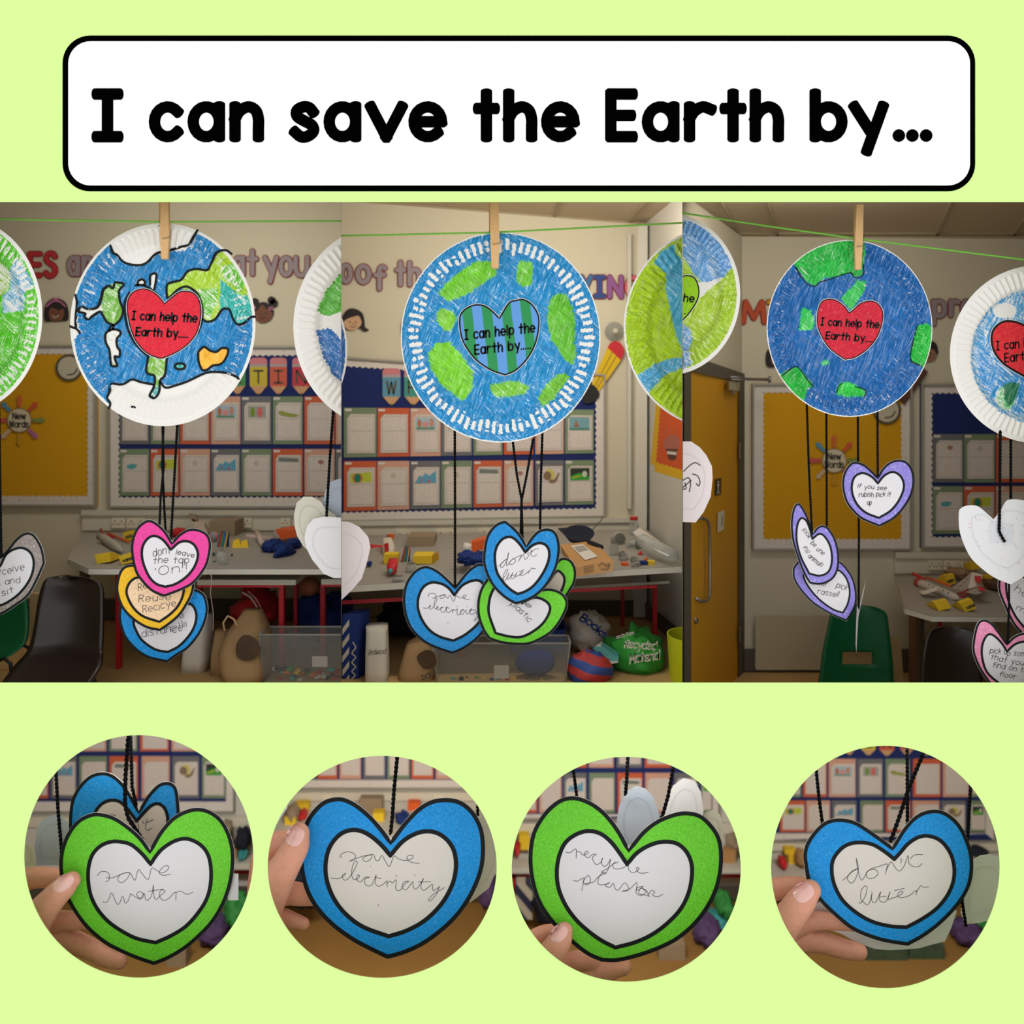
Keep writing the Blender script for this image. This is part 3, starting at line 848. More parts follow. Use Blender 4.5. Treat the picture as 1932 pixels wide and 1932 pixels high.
A1, A2, A3, A4 = (0, 380), (320, 380), (0, 830), (320, 830)
B1, B2, B3, B4 = (640, 380), (960, 380), (640, 830), (960, 830)
E1, E2, E3, E4 = (1285, 380), (1602, 380), (1285, 830), (1602, 830)
C1, C2_, C3, C4 = (30, 1380), (490, 1390), (950, 1390), (1440, 1390)
CSC = 1852 / 460.0
BLUE, DBLUE, LIME, GRN, TEAL, RED = (14, 126, 186), (15, 95, 175), (165, 205, 40), (95, 190, 30), (40, 175, 165), (205, 28, 48)
WHT = (236, 233, 226)

# clotheslines
yarn('green twine clothesline across the left view, almost level', [(-60, 412.5, 1.04), (0, 413.5, 1.04), (300, 418.5, 1.04), (644, 417, 1.04)], 1.7, M_line, 'clothesline', 'clotheslines', 'string')
yarn('green twine clothesline across the middle view, rising to the right', [(644, 445, 1.04), (935, 438.5, 1.04), (1287, 420.5, 1.04)], 1.7, M_line, 'clothesline', 'clotheslines', 'string')
yarn('green twine clothesline across the right view, falling to the right', [(1288, 402, 1.04), (1450, 427, 1.04), (1615, 450, 1.04), (1932, 490, 1.04), (1990, 497, 1.04)], 1.7, M_line, 'clothesline', 'clotheslines', 'string')
peg('wooden clothes peg gripping the white-capped blue globe plate with the red heart', 302, 318.5, 378, 488.5, 1.04, 0)
peg('wooden clothes peg gripping the fluted blue plate with the striped heart', 925, 942.5, 378, 506, 1.04, -1.0)
peg('wooden clothes peg gripping the dark blue plate, its whole top in sight', 1613, 1628, 386, 508.5, 1.04, 2.5)

# --- left view plates
P1 = plate('blue crayoned globe plate with white top and bottom, black outlines and red heart', 306.5, 612.5, 175, 191.5, 1.04, (BLUE, .9), [
    (WHT, 0, Q(A1, [(860, 330), (875, 355), (895, 405), (935, 430), (985, 485), (1085, 500), (1150, 480), (1225, 410), (1344, 385), (1478, 385), (1505, 345), (1560, 230), (1600, 100), (900, 60)])),
    (WHT, 0, Q(A1, [(840, 1760), (860, 1640), (875, 1600), (850, 1555), (885, 1445), (960, 1450), (1030, 1410), (1100, 1430), (1200, 1450), (1344, 1465), (1474, 1425), (1614, 1360), (1700, 1350), (1795, 1360), (1865, 1385), (1960, 1450), (1700, 1900), (1000, 1900)])),
    (WHT, .1, [(125, 560), (141, 556), (145, 600), (150, 628), (140, 640), (138, 720), (165, 775), (150, 790), (120, 700)]),
    (LIME, .86, Q(A2, [(-34, 750), (-34, 660), (10, 640), (90, 605), (130, 550), (200, 530), (290, 540), (325, 500), (370, 410), (440, 385), (520, 400), (620, 560), (700, 915), (640, 920), (600, 960), (540, 975), (500, 930), (470, 860), (430, 845), (400, 860), (350, 930), (290, 950), (250, 930), (250, 840), (180, 700), (60, 690), (-20, 770)])),
    (GRN, .78, Q(A2, [(420, 520), (520, 480), (600, 640), (560, 720), (480, 640), (420, 600)])),
    (TEAL, .86, Q(A2, [(395, 620), (440, 640), (500, 700), (560, 740), (620, 750), (690, 900), (600, 955), (540, 975), (500, 930), (470, 860), (430, 845), (385, 860)])),
    (GRN, .76, Q(A2, [(190, 700), (370, 680), (360, 800), (300, 930), (250, 900), (240, 800)])),
    ((120, 185, 70), .8, Q(A1, [(895, 635), (970, 650), (930, 700), (935, 780), (960, 860), (940, 930), (900, 970), (880, 975), (830, 950), (800, 900), (790, 770), (810, 700), (850, 665)])),
    ((200, 205, 120), .6, Q(A1, [(800, 900), (780, 870), (740, 900), (700, 935), (670, 915), (680, 890), (620, 870), (650, 835), (700, 855), (760, 840), (790, 800)])),
    ((150, 200, 90), .62, Q(A1, [(880, 1010), (930, 1020), (940, 1050), (910, 1090), (915, 1150), (935, 1180), (930, 1230), (895, 1225), (900, 1260), (915, 1300), (870, 1300), (860, 1250), (850, 1170), (825, 1120), (820, 1050), (850, 1020)])),
    ((130, 190, 70), .78, Q(A1, [(1160, 1235), (1145, 1330), (1160, 1365), (1200, 1375), (1215, 1400), (1205, 1470), (1255, 1480), (1255, 1420), (1295, 1370), (1310, 1230)])),
    ((70, 175, 170), .8, Q(A1, [(1205, 1470), (1175, 1530), (1190, 1550), (1220, 1555), (1250, 1500), (1252, 1460)])),
    (WHT, 0, Q(A1, [(1080, 660), (1080, 630), (1110, 612), (1135, 630), (1130, 655)])),
    (WHT, 0, Q(A1, [(1175, 655), (1180, 580), (1225, 570), (1220, 640), (1210, 690), (1185, 695)])),
    ((245, 180, 50), .95, Q(A2, [(215, 1190), (260, 1150), (310, 1180), (360, 1190), (400, 1160), (450, 1165), (460, 1200), (430, 1260), (390, 1290), (330, 1300), (290, 1330), (250, 1335), (225, 1290), (215, 1240)])),
    (TEAL, .8, Q(A2, ell(70, 1305, 45, 27))),
], edge=.965, seed=3, resist=.14)
marker(P1, [
    Q(A1, [(875, 350), (895, 405), (935, 430), (985, 485), (1085, 500), (1150, 480), (1225, 410), (1344, 385), (1478, 350), (1505, 335), (1564, 228)]),
    Q(A1, [(860, 1640), (875, 1600), (850, 1555), (870, 1500), (885, 1445), (960, 1450), (1030, 1410), (1100, 1430), (1200, 1450)]),
    Q(A1, [(1258, 1430), (1300, 1475), (1386, 1455), (1474, 1425), (1614, 1360), (1700, 1350), (1795, 1360), (1865, 1385), (1890, 1405)]),
    Q(A2, [(-34, 755), (-34, 660), (10, 635), (60, 625), (90, 605), (130, 550), (200, 530), (290, 540), (325, 500), (370, 410), (440, 385), (490, 415)]),
    Q(A2, [(250, 930), (290, 950), (350, 930), (400, 860), (430, 845), (470, 860), (500, 930), (540, 975), (600, 960), (640, 920), (675, 913)]),
    Q(A2, [(-22, 765), (10, 735), (60, 690), (120, 670), (180, 700), (225, 760), (248, 850), (245, 930), (215, 1040)]),
    Q(A1, [(895, 635), (970, 650), (930, 700), (935, 780), (960, 860), (940, 930), (900, 970), (880, 975), (830, 950), (800, 900), (780, 870), (740, 900), (700, 935), (670, 915), (680, 890), (620, 870), (650, 835), (700, 855), (760, 840), (790, 770), (810, 700), (850, 665), (880, 685), (895, 635)]),
    Q(A1, [(862, 985), (850, 1020), (880, 1010), (930, 1020), (940, 1050), (910, 1090), (915, 1150), (935, 1180), (930, 1230), (895, 1225), (900, 1260), (915, 1300), (870, 1300), (860, 1250), (850, 1170), (825, 1120), (820, 1050), (850, 1020)]),
    Q(A1, [(882, 975), (882, 1008)]),
    Q(A1, [(1160, 1235), (1145, 1330), (1160, 1365), (1200, 1375), (1215, 1400), (1205, 1470), (1175, 1530), (1190, 1550), (1220, 1555), (1250, 1500), (1255, 1420), (1295, 1370), (1310, 1235)]),
    Q(A1, [(595, 740), (610, 800), (600, 920), (600, 980), (610, 1010), (630, 1040)]), Q(A1, [(555, 990), (610, 1012)]),
    Q(A1, [(1080, 660), (1080, 630), (1110, 612), (1135, 630), (1130, 655)]), Q(A1, [(1175, 655), (1180, 580), (1225, 570), (1220, 640), (1210, 690)]),
    Q(A1, [(1060, 660), (1120, 660), (1180, 690), (1240, 740), (1285, 795)]), Q(A1, [(1010, 720), (975, 800), (978, 900), (1000, 1010), (1050, 1110), (1110, 1180), (1160, 1225)]),
    Q(A2, [(215, 1190), (260, 1150), (310, 1180), (360, 1190), (400, 1160), (450, 1165), (460, 1200), (430, 1260), (390, 1290), (330, 1300), (290, 1330), (250, 1335), (225, 1290), (215, 1240), (215, 1190)]),
    Q(A2, ell(70, 1305, 42, 24, 12) + [(112, 1305)]), Q(A1, [(1045, 1628), (1070, 1632)]),
], 4.3)
sticker(P1, [(307.6, 572), (295, 557), (281, 547.5), (266.7, 544), (251, 548.5), (240.5, 559.6), (237, 577.6), (239.5, 601.4), (246.5, 627.6), (258, 649), (275, 665.7), (293, 674), 'T', (303, 675.5), (322, 668), (339, 658.6), (355.7, 645), (369, 626), (375.5, 601), (376.5, 582), (372, 563), (362, 552), (351, 549), (334, 551)],
        crayon('red_crayon', (218, 30, 52), 1.0, 10), 2.2, [('I can help the', 246, 602, 368, 607, 15.5), ('Earth by.....', 253.5, 632.5, 351, 636, 15)])
P0 = plate('lime green and pale blue crayoned plate cut off by the far left edge', -71, 595, 150, 184, 1.03, ((85, 195, 20), .82), [
    ((95, 175, 215), .74, Q(A1, [(130, 450), (200, 530), (270, 660), (200, 700), (190, 860), (0, 880), (0, 740), (60, 700), (60, 560)])),
    ((160, 205, 60), .7, Q(A1, [(-100, 420), (60, 540), (50, 690), (0, 740), (-100, 760)]))], edge=.955, seed=5, resist=.2)
P2_ = plate('mostly white plate with green and blue patches at the right edge of the left view', 728, 616, 175, 193, 1.05, (WHT, 0), [
    ((90, 180, 60), .86, Q(A2, [(1500, 400), (1360, 540), (1300, 620), (1220, 720), (1165, 860), (1200, 900), (1260, 905), (1360, 870), (1500, 800)])),
    ((40, 110, 180), .84, Q(A2, [(1150, 1020), (1250, 995), (1320, 1040), (1360, 1100), (1500, 1300), (1500, 1550), (1360, 1440), (1280, 1370), (1200, 1200)]))], clip=(643.6, 'left'), seed=6)
# --- middle view plates
plate('sliver of a dark blue crayoned plate at the left edge of the middle view', 475, 661, 180, 186, 1.05, (DBLUE, .88), [], clip=(644.4, 'right'), seed=7)
P3 = plate('fluted blue plate with green land patches and green-and-blue striped heart', 944.5, 636.5, 188.5, 198.5, 1.04, ((16, 134, 192), .88), [
    ((110, 195, 35), .92, Q(B1, [(780, 730), (830, 660), (900, 600), (1000, 520), (1100, 470), (1200, 470), (1255, 500), (1240, 580), (1150, 640), (1050, 710), (950, 760), (860, 785)])),
    ((125, 200, 50), .88, Q(B1, [(770, 870), (830, 840), (900, 870), (930, 930), (880, 1030), (830, 1020), (770, 950)])),
    ((115, 198, 30), .92, Q(B1, [(760, 1120), (870, 1110), (950, 1190), (1060, 1350), (1060, 1480), (980, 1580), (900, 1530), (800, 1440), (720, 1320), (700, 1200), (740, 1160)])),
    ((115, 190, 45), .86, Q(B2, [(-150, 1450), (0, 1425), (80, 1420), (170, 1470), (120, 1530), (0, 1550), (-105, 1550), (-145, 1500)])),
    ((105, 190, 45), .9, Q(B2, [(90, 470), (180, 480), (195, 520), (180, 660), (110, 680), (55, 620), (65, 510)])),
    ((95, 180, 40), .94, Q(B2, [(330, 760), (400, 720), (460, 740), (500, 830), (530, 950), (520, 1120), (540, 1200), (510, 1300), (430, 1240), (400, 1180), (350, 1110), (310, 1000), (305, 900)])),
    ((110, 185, 45), .92, Q(B2, [(380, 1370), (450, 1360), (480, 1390), (430, 1470), (360, 1560), (270, 1630), (230, 1560), (300, 1450)]))], resist=.75, edge=.985, seed=8)
sticker(P3, [(942, 600), (928, 586), (913.8, 576.5), (897, 574.5), (879, 581.5), (868, 595), (867.5, 618), (872.5, 641), (884.3, 662), (900.5, 680.5), (926, 697.5), 'T', (953, 707), (973, 698), (994.5, 676.6), (1009.5, 649), (1016.5, 618), (1015.5, 594), (1004, 574.3), (988.6, 564.8), (974, 566), (960, 571.5)],
        stripe_mat('striped_heart_crayon', (20, 140, 70), (90, 150, 215), 12.5, 6), 3.0, [('I can help the', 877, 640, 1009, 625.5, 17.5), ('Earth by.....', 896, 668, 1001, 656.5, 17)])
P4 = plate('lime crayoned plate with blue bands cut off by the right edge of the middle view', 1357, 618, 180, 191, 1.05, ((165, 200, 20), .95), [
    ((75, 170, 205), .88, Q(B2, [(1150, 490), (1250, 570), (1250, 690), (1290, 880), (1340, 1080), (1386, 1180), (1500, 1300), (1500, 480), (1386, 480), (1320, 330), (1200, 400)])),
    ((75, 165, 205), .84, Q(B2, [(1000, 1390), (1150, 1290), (1300, 1240), (1500, 1230), (1500, 1270), (1250, 1370), (1100, 1520)])),
    ((165, 200, 60), .8, Q(B2, [(1280, 240), (1500, 200), (1500, 480), (1386, 480), (1330, 420)]))], clip=(1287, 'left'), resist=-.15, seed=9)
# --- right view plates
P5 = plate('pale blue and lime plate cut off by the left edge of the right view', 1260, 555, 137, 153, 1.05, ((170, 205, 50), .86), [
    ((105, 165, 220), .82, Q(E1, [(-400, 0), (0, 50), (200, 100), (350, 300), (440, 480), (340, 600), (220, 690), (100, 560), (60, 480), (14, 430), (-400, 300)])),
    (WHT, .2, Q(E1, [(200, 640), (330, 600), (300, 640), (230, 690), (160, 760), (120, 640)])),
    ((105, 165, 220), .78, Q(E1, [(-300, 960), (14, 960), (80, 1010), (100, 1100), (60, 1180), (90, 1280), (14, 1340), (-300, 1400)]))], clip=(1288.4, 'right'), edge=.95, seed=10)
sticker(P5, [(1268, 535), (1250, 520), (1230, 517), (1215, 530), (1213, 560), (1225, 590), 'T', (1258, 622), (1288, 604), (1305, 585), (1317, 565), (1320, 545), (1312.6, 524.5), (1299, 519), (1288, 521.5)],
        crayon('lime_sticker', (150, 205, 20), 1.0), 2.4, [('help the', 1235, 563, 1310, 569, 14), ('by.....', 1250, 592, 1294, 591, 14)], 2.7)
P6 = plate('dark blue crayoned plate with bright green land and red heart', 1603.5, 619.5, 156.5, 167, 1.04, ((0, 92, 160), .93), [
    ((25, 175, 60), .93, [(1496, 494), (1500.5, 502.6), (1523, 532), (1542, 538), (1554, 525), (1582.6, 520.5), (1606, 513), (1616, 522), (1630, 518), (1632, 490), (1631, 440), (1590, 440), (1550, 445), (1515, 470)]),
    ((40, 185, 75), .88, [(1590, 561), (1615, 535), (1621, 527.6), (1637.7, 530), (1635, 546.7), (1614, 577.6), (1611, 587), (1594.5, 570)]),
    ((40, 185, 75), .88, Q(E1, [(970, 830), (1040, 860), (1070, 950), (1050, 1020), (945, 1020), (960, 900)])),
    ((25, 170, 55), .93, Q(E1, [(780, 1370), (900, 1310), (950, 1330), (1050, 1460), (1000, 1490), (970, 1600), (850, 1520)])),
    ((60, 185, 90), .85, Q(E1, [(1120, 1270), (1180, 1250), (1190, 1290), (1130, 1300)])),
    ((35, 190, 60), .92, [(1578, 743), (1587, 722), (1605, 720), (1618, 726), (1635, 738), (1631, 748), (1602, 749), (1580, 746)]),
    ((25, 180, 55), .93, Q(E2, [(540, 980), (620, 965), (675, 1010), (650, 1200), (600, 1320), (490, 1260), (490, 1180), (520, 1060)]))], edge=.985, seed=11, resist=.1)
marker(P6, [Q(E1, [(905, 520), (950, 590), (1000, 645), (1070, 668), (1110, 635), (1180, 615), (1250, 590), (1340, 562), (1375, 570)]), Q(E2, [(30, 560), (55, 595), (100, 595), (130, 560), (118, 500)]),
            Q(E1, [(795, 1385), (900, 1310), (950, 1335), (1000, 1410), (1045, 1465)]), Q(E1, [(1240, 1515), (1265, 1460), (1290, 1440)]), Q(E2, [(60, 1465), (140, 1495), (122, 1545)]),
            Q(E2, [(540, 985), (520, 1060), (492, 1180), (490, 1260), (580, 1308)])], 1.7)
sticker(P6, [(1605, 589.5), (1594.5, 576), (1580, 566), (1566, 563.5), (1552.7, 569), (1546, 585), (1544.5, 608.6), (1550.5, 629), (1564.6, 652.8), (1581, 667), 'T', (1597, 677.5), (1616, 673.5), (1636.7, 660), (1655.5, 639), (1666, 613), (1668.5, 589.5), (1660.5, 573.5), (1645, 567), (1626, 572), (1614, 583)],
        crayon('deep_red_crayon', (200, 25, 50), .95, 20), 2.0, [('I can help the', 1551, 612.5, 1660, 618, 13.5), ('Earth by.....', 1560.5, 638.5, 1651, 644.5, 13)], 2.8)
P7 = plate('white fluted plate with light blue pencil scribble and red heart at the right edge', 1960, 668.5, 167, 168, 1.05, (WHT, 0), [
    ((80, 165, 220), .76, ell(1962, 672, 131, 130, 60)), ((60, 150, 215), .8, ell(1950, 690, 100, 90, 40)),
    (WHT, .3, ell(1900, 585, 22, 14)), ((115, 205, 130), .74, Q(E2, ell(1260, 1560, 80, 90))),
    ((20, 115, 75), 1.0, Q(E2, [(1240, 1450), (1300, 1430), (1370, 1440), (1360, 1510), (1320, 1600), (1280, 1625), (1250, 1570)]))], seed=12)
sticker(P7, [(1950, 620), (1932, 611), (1914, 605.5), (1896, 606.5), (1880, 619), (1874.5, 637), (1879.5, 662), (1898, 686), (1932, 707), 'T', (1952, 716), (1985, 690), (2005, 665), (2010, 635), (1995, 612), (1970, 608)],
        crayon('light_red_pencil', (222, 40, 50), .93, -20), 4.0, [('I can help the', 1884, 660, 2004, 648, 16), ('Earth by.....', 1900, 683, 1995, 672, 16)], 2.6)

# ------------------------------------------------------------------ hanging hearts, left view
R_pink = crayon('pink_felt', (226, 62, 150), 1.0, 30, 700, 300); R_yel = crayon('yellow_felt', (236, 184, 28), .98, 10, 700, 300)
R_blu = crayon('blue_felt', (18, 132, 200), .97, 25, 500, 260); R_blu2 = crayon('sky_blue_felt', (8, 140, 214), .98, 25, 500, 260)
R_grn = crayon('green_felt', (104, 200, 42), .985, 40, 500, 260); R_grey = crayon('grey_pencil', (150, 138, 132), .88, 40, 700, 300)
R_pur = crayon('purple_pencil', (138, 128, 208), .88, 45, 900, 200); R_rose = crayon('rose_pencil', (232, 142, 178), .9, 35, 900, 250)
P_peach = crayon('peach_wash', (240, 205, 165), .9, 70); P_mat = mat('heart_paper', (222, 219, 222), .85, .02, 20, spec=.15)
M_back = mat('paper_back', (226, 225, 226), .85, .02, 12, .04, spec=.15); M_back_c = mat('cream_paper_back', (204, 200, 184), .85, .03, 12, spec=.1)
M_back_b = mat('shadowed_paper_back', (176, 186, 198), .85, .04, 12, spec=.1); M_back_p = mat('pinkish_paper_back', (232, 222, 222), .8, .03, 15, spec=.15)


def hw(s, x0, y0, x1, y1, cap, seed=1): return text(s, x0, y0, x1, y1, cap, gap=.22, slant=.15, wob=.12, seed=seed)


G1 = 'paper hearts hung on black yarn in the left view'; G2 = 'paper hearts hung on black yarn in the middle view'; G3 = 'paper hearts hung on black yarn in the right view'
heart('grey and pink bordered paper heart hanging at the far left edge of the left view', (0, 0), 1,
      [(2, 1049), (-12, 1030), (-40, 1015), (-68, 1030), (-82, 1062), (-78, 1100), (-50, 1140), 'T', (-12, 1163), (5, 1158.6), (28.6, 1144), (57, 1120.5), (82, 1070.5), (84.5, 1056), (78.6, 1030), (64, 1008), (47.6, 1005), (30, 1017), (14, 1037)],
      [(1, 1068), (-12, 1050), (-35, 1036), (-58, 1050), (-64, 1075), (-55, 1105), 'T', (-12, 1142), (7, 1140), (35.7, 1120.5), (57, 1092), (64, 1063), (57, 1042), (38, 1033.6), (14, 1044)], 1.055,
      R_grey, P_mat, 4.4, G1, [hw('receive', -14, 1086, 46, 1076, 13, 2), hw('rs and', -14, 1108, 38, 1098, 11, 3), hw('sit', 4, 1124, 26, 1117, 12, 4)], 1.0)
heart('blue bordered paper heart reading distance, lowest of the overlapping three', (0, 0), 1,
      [(316, 1150), (300, 1120), (275, 1108), (245, 1120), (228, 1140), (224, 1158), (226, 1178), (235.7, 1203.8), (257, 1227.6), (281, 1242), 'T', (316.7, 1250), (334, 1237), (355.7, 1223), (377, 1196.7), (389, 1170.5), (392.6, 1146.7), (387.9, 1125), (377, 1114.5), (360, 1111), (338, 1125)],
      [(316, 1172), (300, 1148), (275, 1138), (256, 1150), (252, 1173), (257, 1189.5), (269, 1208.6), (293, 1225), 'T', (316.7, 1230), (339, 1218), (360.5, 1194), (370, 1170.5), (368.8, 1151.4), (359, 1139.5), (340, 1142)], 1.068,
      R_blu2, P_mat, 4.6, G1, [hw('distance!!', 268, 1203, 352, 1188, 14, 5), hw('e', 340, 1167, 348, 1162, 10), hw('ell', 322, 1192, 346, 1182, 12, 7)], 1.0)
heart('yellow bordered paper heart reading Reduce Reuse Recycle, middle of the overlapping three', (0, 0), 1,
      [(300, 1095), (282, 1075), (262, 1066), (240, 1066), (226, 1078), (219, 1106), (222.6, 1130), (233, 1151.4), (252, 1170.5), (276, 1184.8), 'T', (302.4, 1190.7), (322, 1177), (340, 1161), (354, 1140), (363, 1122), (367, 1102), (362, 1084), (345, 1075), (322, 1080)],
      [(301, 1118), (285, 1100), (262, 1089.5), (247, 1096.7), (239.5, 1111), (240.5, 1125), (252, 1146.7), (271, 1163), 'T', (301, 1173), (322, 1158), (336.7, 1142), (346, 1120.5), (345, 1103), (330, 1097), (315, 1103)], 1.058,
      R_yel, P_peach, 4.6, G1, [hw('Reduce', 261, 1114, 318, 1104, 13, 8), hw('Reuse', 262, 1136, 322, 1130, 13, 9), hw('Recicye', 270, 1156, 332, 1144, 13, 10)], 1.0)
heart('pink bordered paper heart reading dont leave the tap on, topmost of the overlapping three', (0, 0), 1,
      [(325, 1022), (312, 1001.4), (295, 986), (278.6, 981), (259.5, 994), (249, 1018), (247.6, 1044), (254.8, 1077.6), (266.7, 1096.7), (285.7, 1115.7), 'T', (309.5, 1126.4), (344, 1113), (367.6, 1099), (389, 1070.5), (397, 1044), (398, 1022), (391, 1007), (375, 998.5), (355.7, 998), (338, 1008)],
      [(322.6, 1037), (307, 1018), (290.5, 1011), (277, 1018), (268.5, 1034.8), (269.5, 1058.6), (281, 1087), (295, 1101.4), 'T', (312, 1107), (332, 1101.4), (353, 1087), (367.6, 1068), (373.6, 1046.7), (368, 1030), (355.7, 1021.7), (339, 1023)], 1.046,
      R_pink, P_mat, 4.6, G1, [hw('dont', 289, 1050, 322, 1044, 14, 11), hw('leave', 332, 1046, 366, 1051, 9, 12), hw('the tap', 289, 1063, 356, 1061, 12, 13), hw("'On!!", 293, 1087, 352, 1078, 16, 14)], 1.1)
K_ = 1.05
yarn('left strand of black yarn of the crossed pair above the pink heart', [(306, 792, K_), (309, 880, K_), (303, 940, K_), (300.5, 1002, K_)], 2.1, group='black yarn strands')
yarn('right strand of black yarn of the crossed pair above the pink heart', [(309, 792, K_ + .004), (306, 870, K_ + .004), (309, 940, K_ + .004), (313, 1015, K_ + .004)], 2.1, group='black yarn strands')
yarn('black yarn running down into the notch of the pink heart', [(335, 792, K_), (329, 900, K_), (322, 1024, K_ - .003)], 2.3, group='black yarn strands')
yarn('black yarn at the far left edge above the grey heart', [(-2, 770, 1.05), (0, 910, 1.05), (2.4, 1050, 1.0535)], 2.4, group='black yarn strands')
yarn('black yarn from the white plate to the turned hearts, right of left view', [(629.5, 765, 1.055), (622, 870, 1.055), (616, 974, 1.0525)], 2.6, group='black yarn strands')
GB1 = 'turned paper hearts showing their backs'
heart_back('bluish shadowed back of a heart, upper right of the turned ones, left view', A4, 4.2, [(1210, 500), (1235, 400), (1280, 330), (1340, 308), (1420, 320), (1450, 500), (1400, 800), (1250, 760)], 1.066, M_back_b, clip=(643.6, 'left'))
heart_back('cream back of a paper heart, left one of the turned hearts in the left view', A4, 4.2, [(1230, 540), (1200, 490), (1130, 450), (1060, 450), (1005, 500), (985, 600), (990, 680), (1010, 760), (1060, 845), (1130, 900), (1300, 800), (1320, 600)], 1.06, M_back_c, clip=(643.6, 'left'))
heart_back('round white back of a heart in front of the other turned ones, left view', A4, 4.2, [(1330, 615), (1240, 605), (1140, 625), (1090, 680), (1068, 770), (1080, 850), (1130, 950), (1220, 1060), (1300, 1095), (1400, 1095), (1500, 1000), (1500, 700), (1420, 620)], 1.053, M_back, clip=(643.6, 'left'))

# ------------------------------------------------------------------ hanging hearts, middle view
heart('green bordered paper heart half hidden behind the other hearts in the middle view', (0, 0), 1,
      [(1036, 1078), (1020, 1058), (1000, 1055), (985, 1075), (982, 1110), 'T', (1030, 1160), (1062, 1135), (1076, 1115), (1085, 1098), (1087, 1078), (1081, 1061), (1069, 1052.6), (1055, 1055)],
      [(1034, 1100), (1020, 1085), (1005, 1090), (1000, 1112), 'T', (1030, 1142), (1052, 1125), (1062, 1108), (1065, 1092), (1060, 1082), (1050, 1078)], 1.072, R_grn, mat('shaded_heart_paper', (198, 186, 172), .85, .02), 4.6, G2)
heart('blue bordered paper heart reading save electricity, at the left of the middle view', (0, 0), 1,
      [(858.6, 1106), (844.8, 1092), (825.7, 1076), (804, 1067.5), (782.9, 1076), (766, 1099), (760, 1127), (762.6, 1156), (773, 1184.8), (794.8, 1208.6), (821, 1223), 'T', (854, 1234), (878, 1223), (904, 1203), (922, 1178), (935, 1150), (938, 1115), (934, 1085), (922, 1068), (905, 1063), (893, 1068), (878, 1081)],
      [(857, 1123), (847, 1110), (832.9, 1101.4), (813.8, 1099), (798, 1108.6), (789.5, 1127.6), (789, 1149), (797, 1170.5), (811.4, 1189.5), (830.5, 1201.4), 'T', (855.5, 1208.6), (878, 1197), (902, 1176), (914, 1150), (917, 1125), (910, 1100), (895, 1095), (873, 1104)], 1.06,
      R_blu, P_mat, 4.8, G2, None)
DON = None
heart('green bordered paper heart reading recycle plastic, hanging askew at the front of the middle view', (0, 0), 1,
      [(985, 1120), (965, 1098), (945, 1075), (930, 1075), (919.8, 1089.5), (907, 1110), (900.5, 1135), (901.5, 1163), (911, 1190), 'T', (922, 1206), (949.5, 1214.5), (991, 1217), (1017, 1208.6), (1043, 1192), (1062, 1166), (1071.5, 1142), (1067, 1125), (1053, 1114), (1033.8, 1110), (1010, 1114)],
      [(985, 1138), (968, 1120), (950, 1102), (936, 1105), (927, 1120), (923, 1135), (922.5, 1158), 'T', (935, 1194.3), (960, 1200.5), (983.8, 1201.4), (1007.6, 1190), (1026.7, 1173), (1037.5, 1151.4), (1034, 1138), (1019.5, 1129), (1005, 1128)], 1.056,
      R_grn, P_mat, 4.8, G2, [hw('le', 985, 1140, 1000, 1148, 8), hw('plastic', 963, 1140, 998, 1173, 11, 3)], 1.0)
heart('blue bordered paper heart reading dont litter, in front of its neighbours, middle view', (0, 0), 1,
      [(993, 1027), (983.8, 1011), (971.9, 997), (960, 987), (951, 982.5), (932.9, 990.7), (918.6, 1010), (912.6, 1036), (911.4, 1063), (921, 1092), (935, 1113), (954, 1130), 'T', (973, 1140.7), (995.7, 1133.6), (1017, 1120.5), (1036, 1099), (1050.5, 1070.5), (1056.4, 1039.5), (1054, 1015.7), (1045.7, 1001.4), (1031.4, 996.7), (1014.8, 1001.4), (1002.9, 1013)],
      [(991, 1042), (981.4, 1027.6), (969.5, 1015.7), (959, 1013), (947, 1018), (937, 1032), (933.5, 1051), (937, 1077.6), (948, 1096.7), (963, 1112), 'T', (976.7, 1120.5), (991, 1115.7), (1007.6, 1104), (1024, 1082), (1034.5, 1058.6), (1036, 1039.5), (1029, 1028), (1017, 1024.5), (1003, 1030)], 1.045,
      R_blu, P_mat, 4.8, G2, None)
K_ = 1.05
yarn('black yarn straight down to the save electricity heart', [(858, 806, 1.055), (858.5, 960, 1.055), (858.4, 1107, 1.058)], 2.4, group='black yarn strands')
yarn('black yarn slanting right from the plate to the crossing above the dont litter heart', [(967, 828, K_), (975, 895, K_), (984, 942, K_), (986, 1020, K_)], 2.3, group='black yarn strands')
yarn('black yarn slanting left from the plate to the crossing above the dont litter heart', [(1006, 828, K_ + .004), (994, 895, K_ + .004), (984, 945, K_ + .004), (982, 1020, K_ + .004)], 2.3, group='black yarn strands')
yarn('black yarn behind the right lobe of the dont litter heart', [(1023.5, 812, 1.055), (1020, 920, 1.055), (1018, 1070, 1.066)], 2.4, group='black yarn strands')
heart_back('white back of a paper heart at the left edge of the middle view', B3, 4.2, [(-120, 700), (17, 645), (80, 650), (160, 690), (230, 770), (247, 850), (225, 950), (178, 1100), (100, 1190), (17, 1270), (-140, 1200), (-200, 900)], 1.05, M_back_p, clip=(644.4, 'right'))

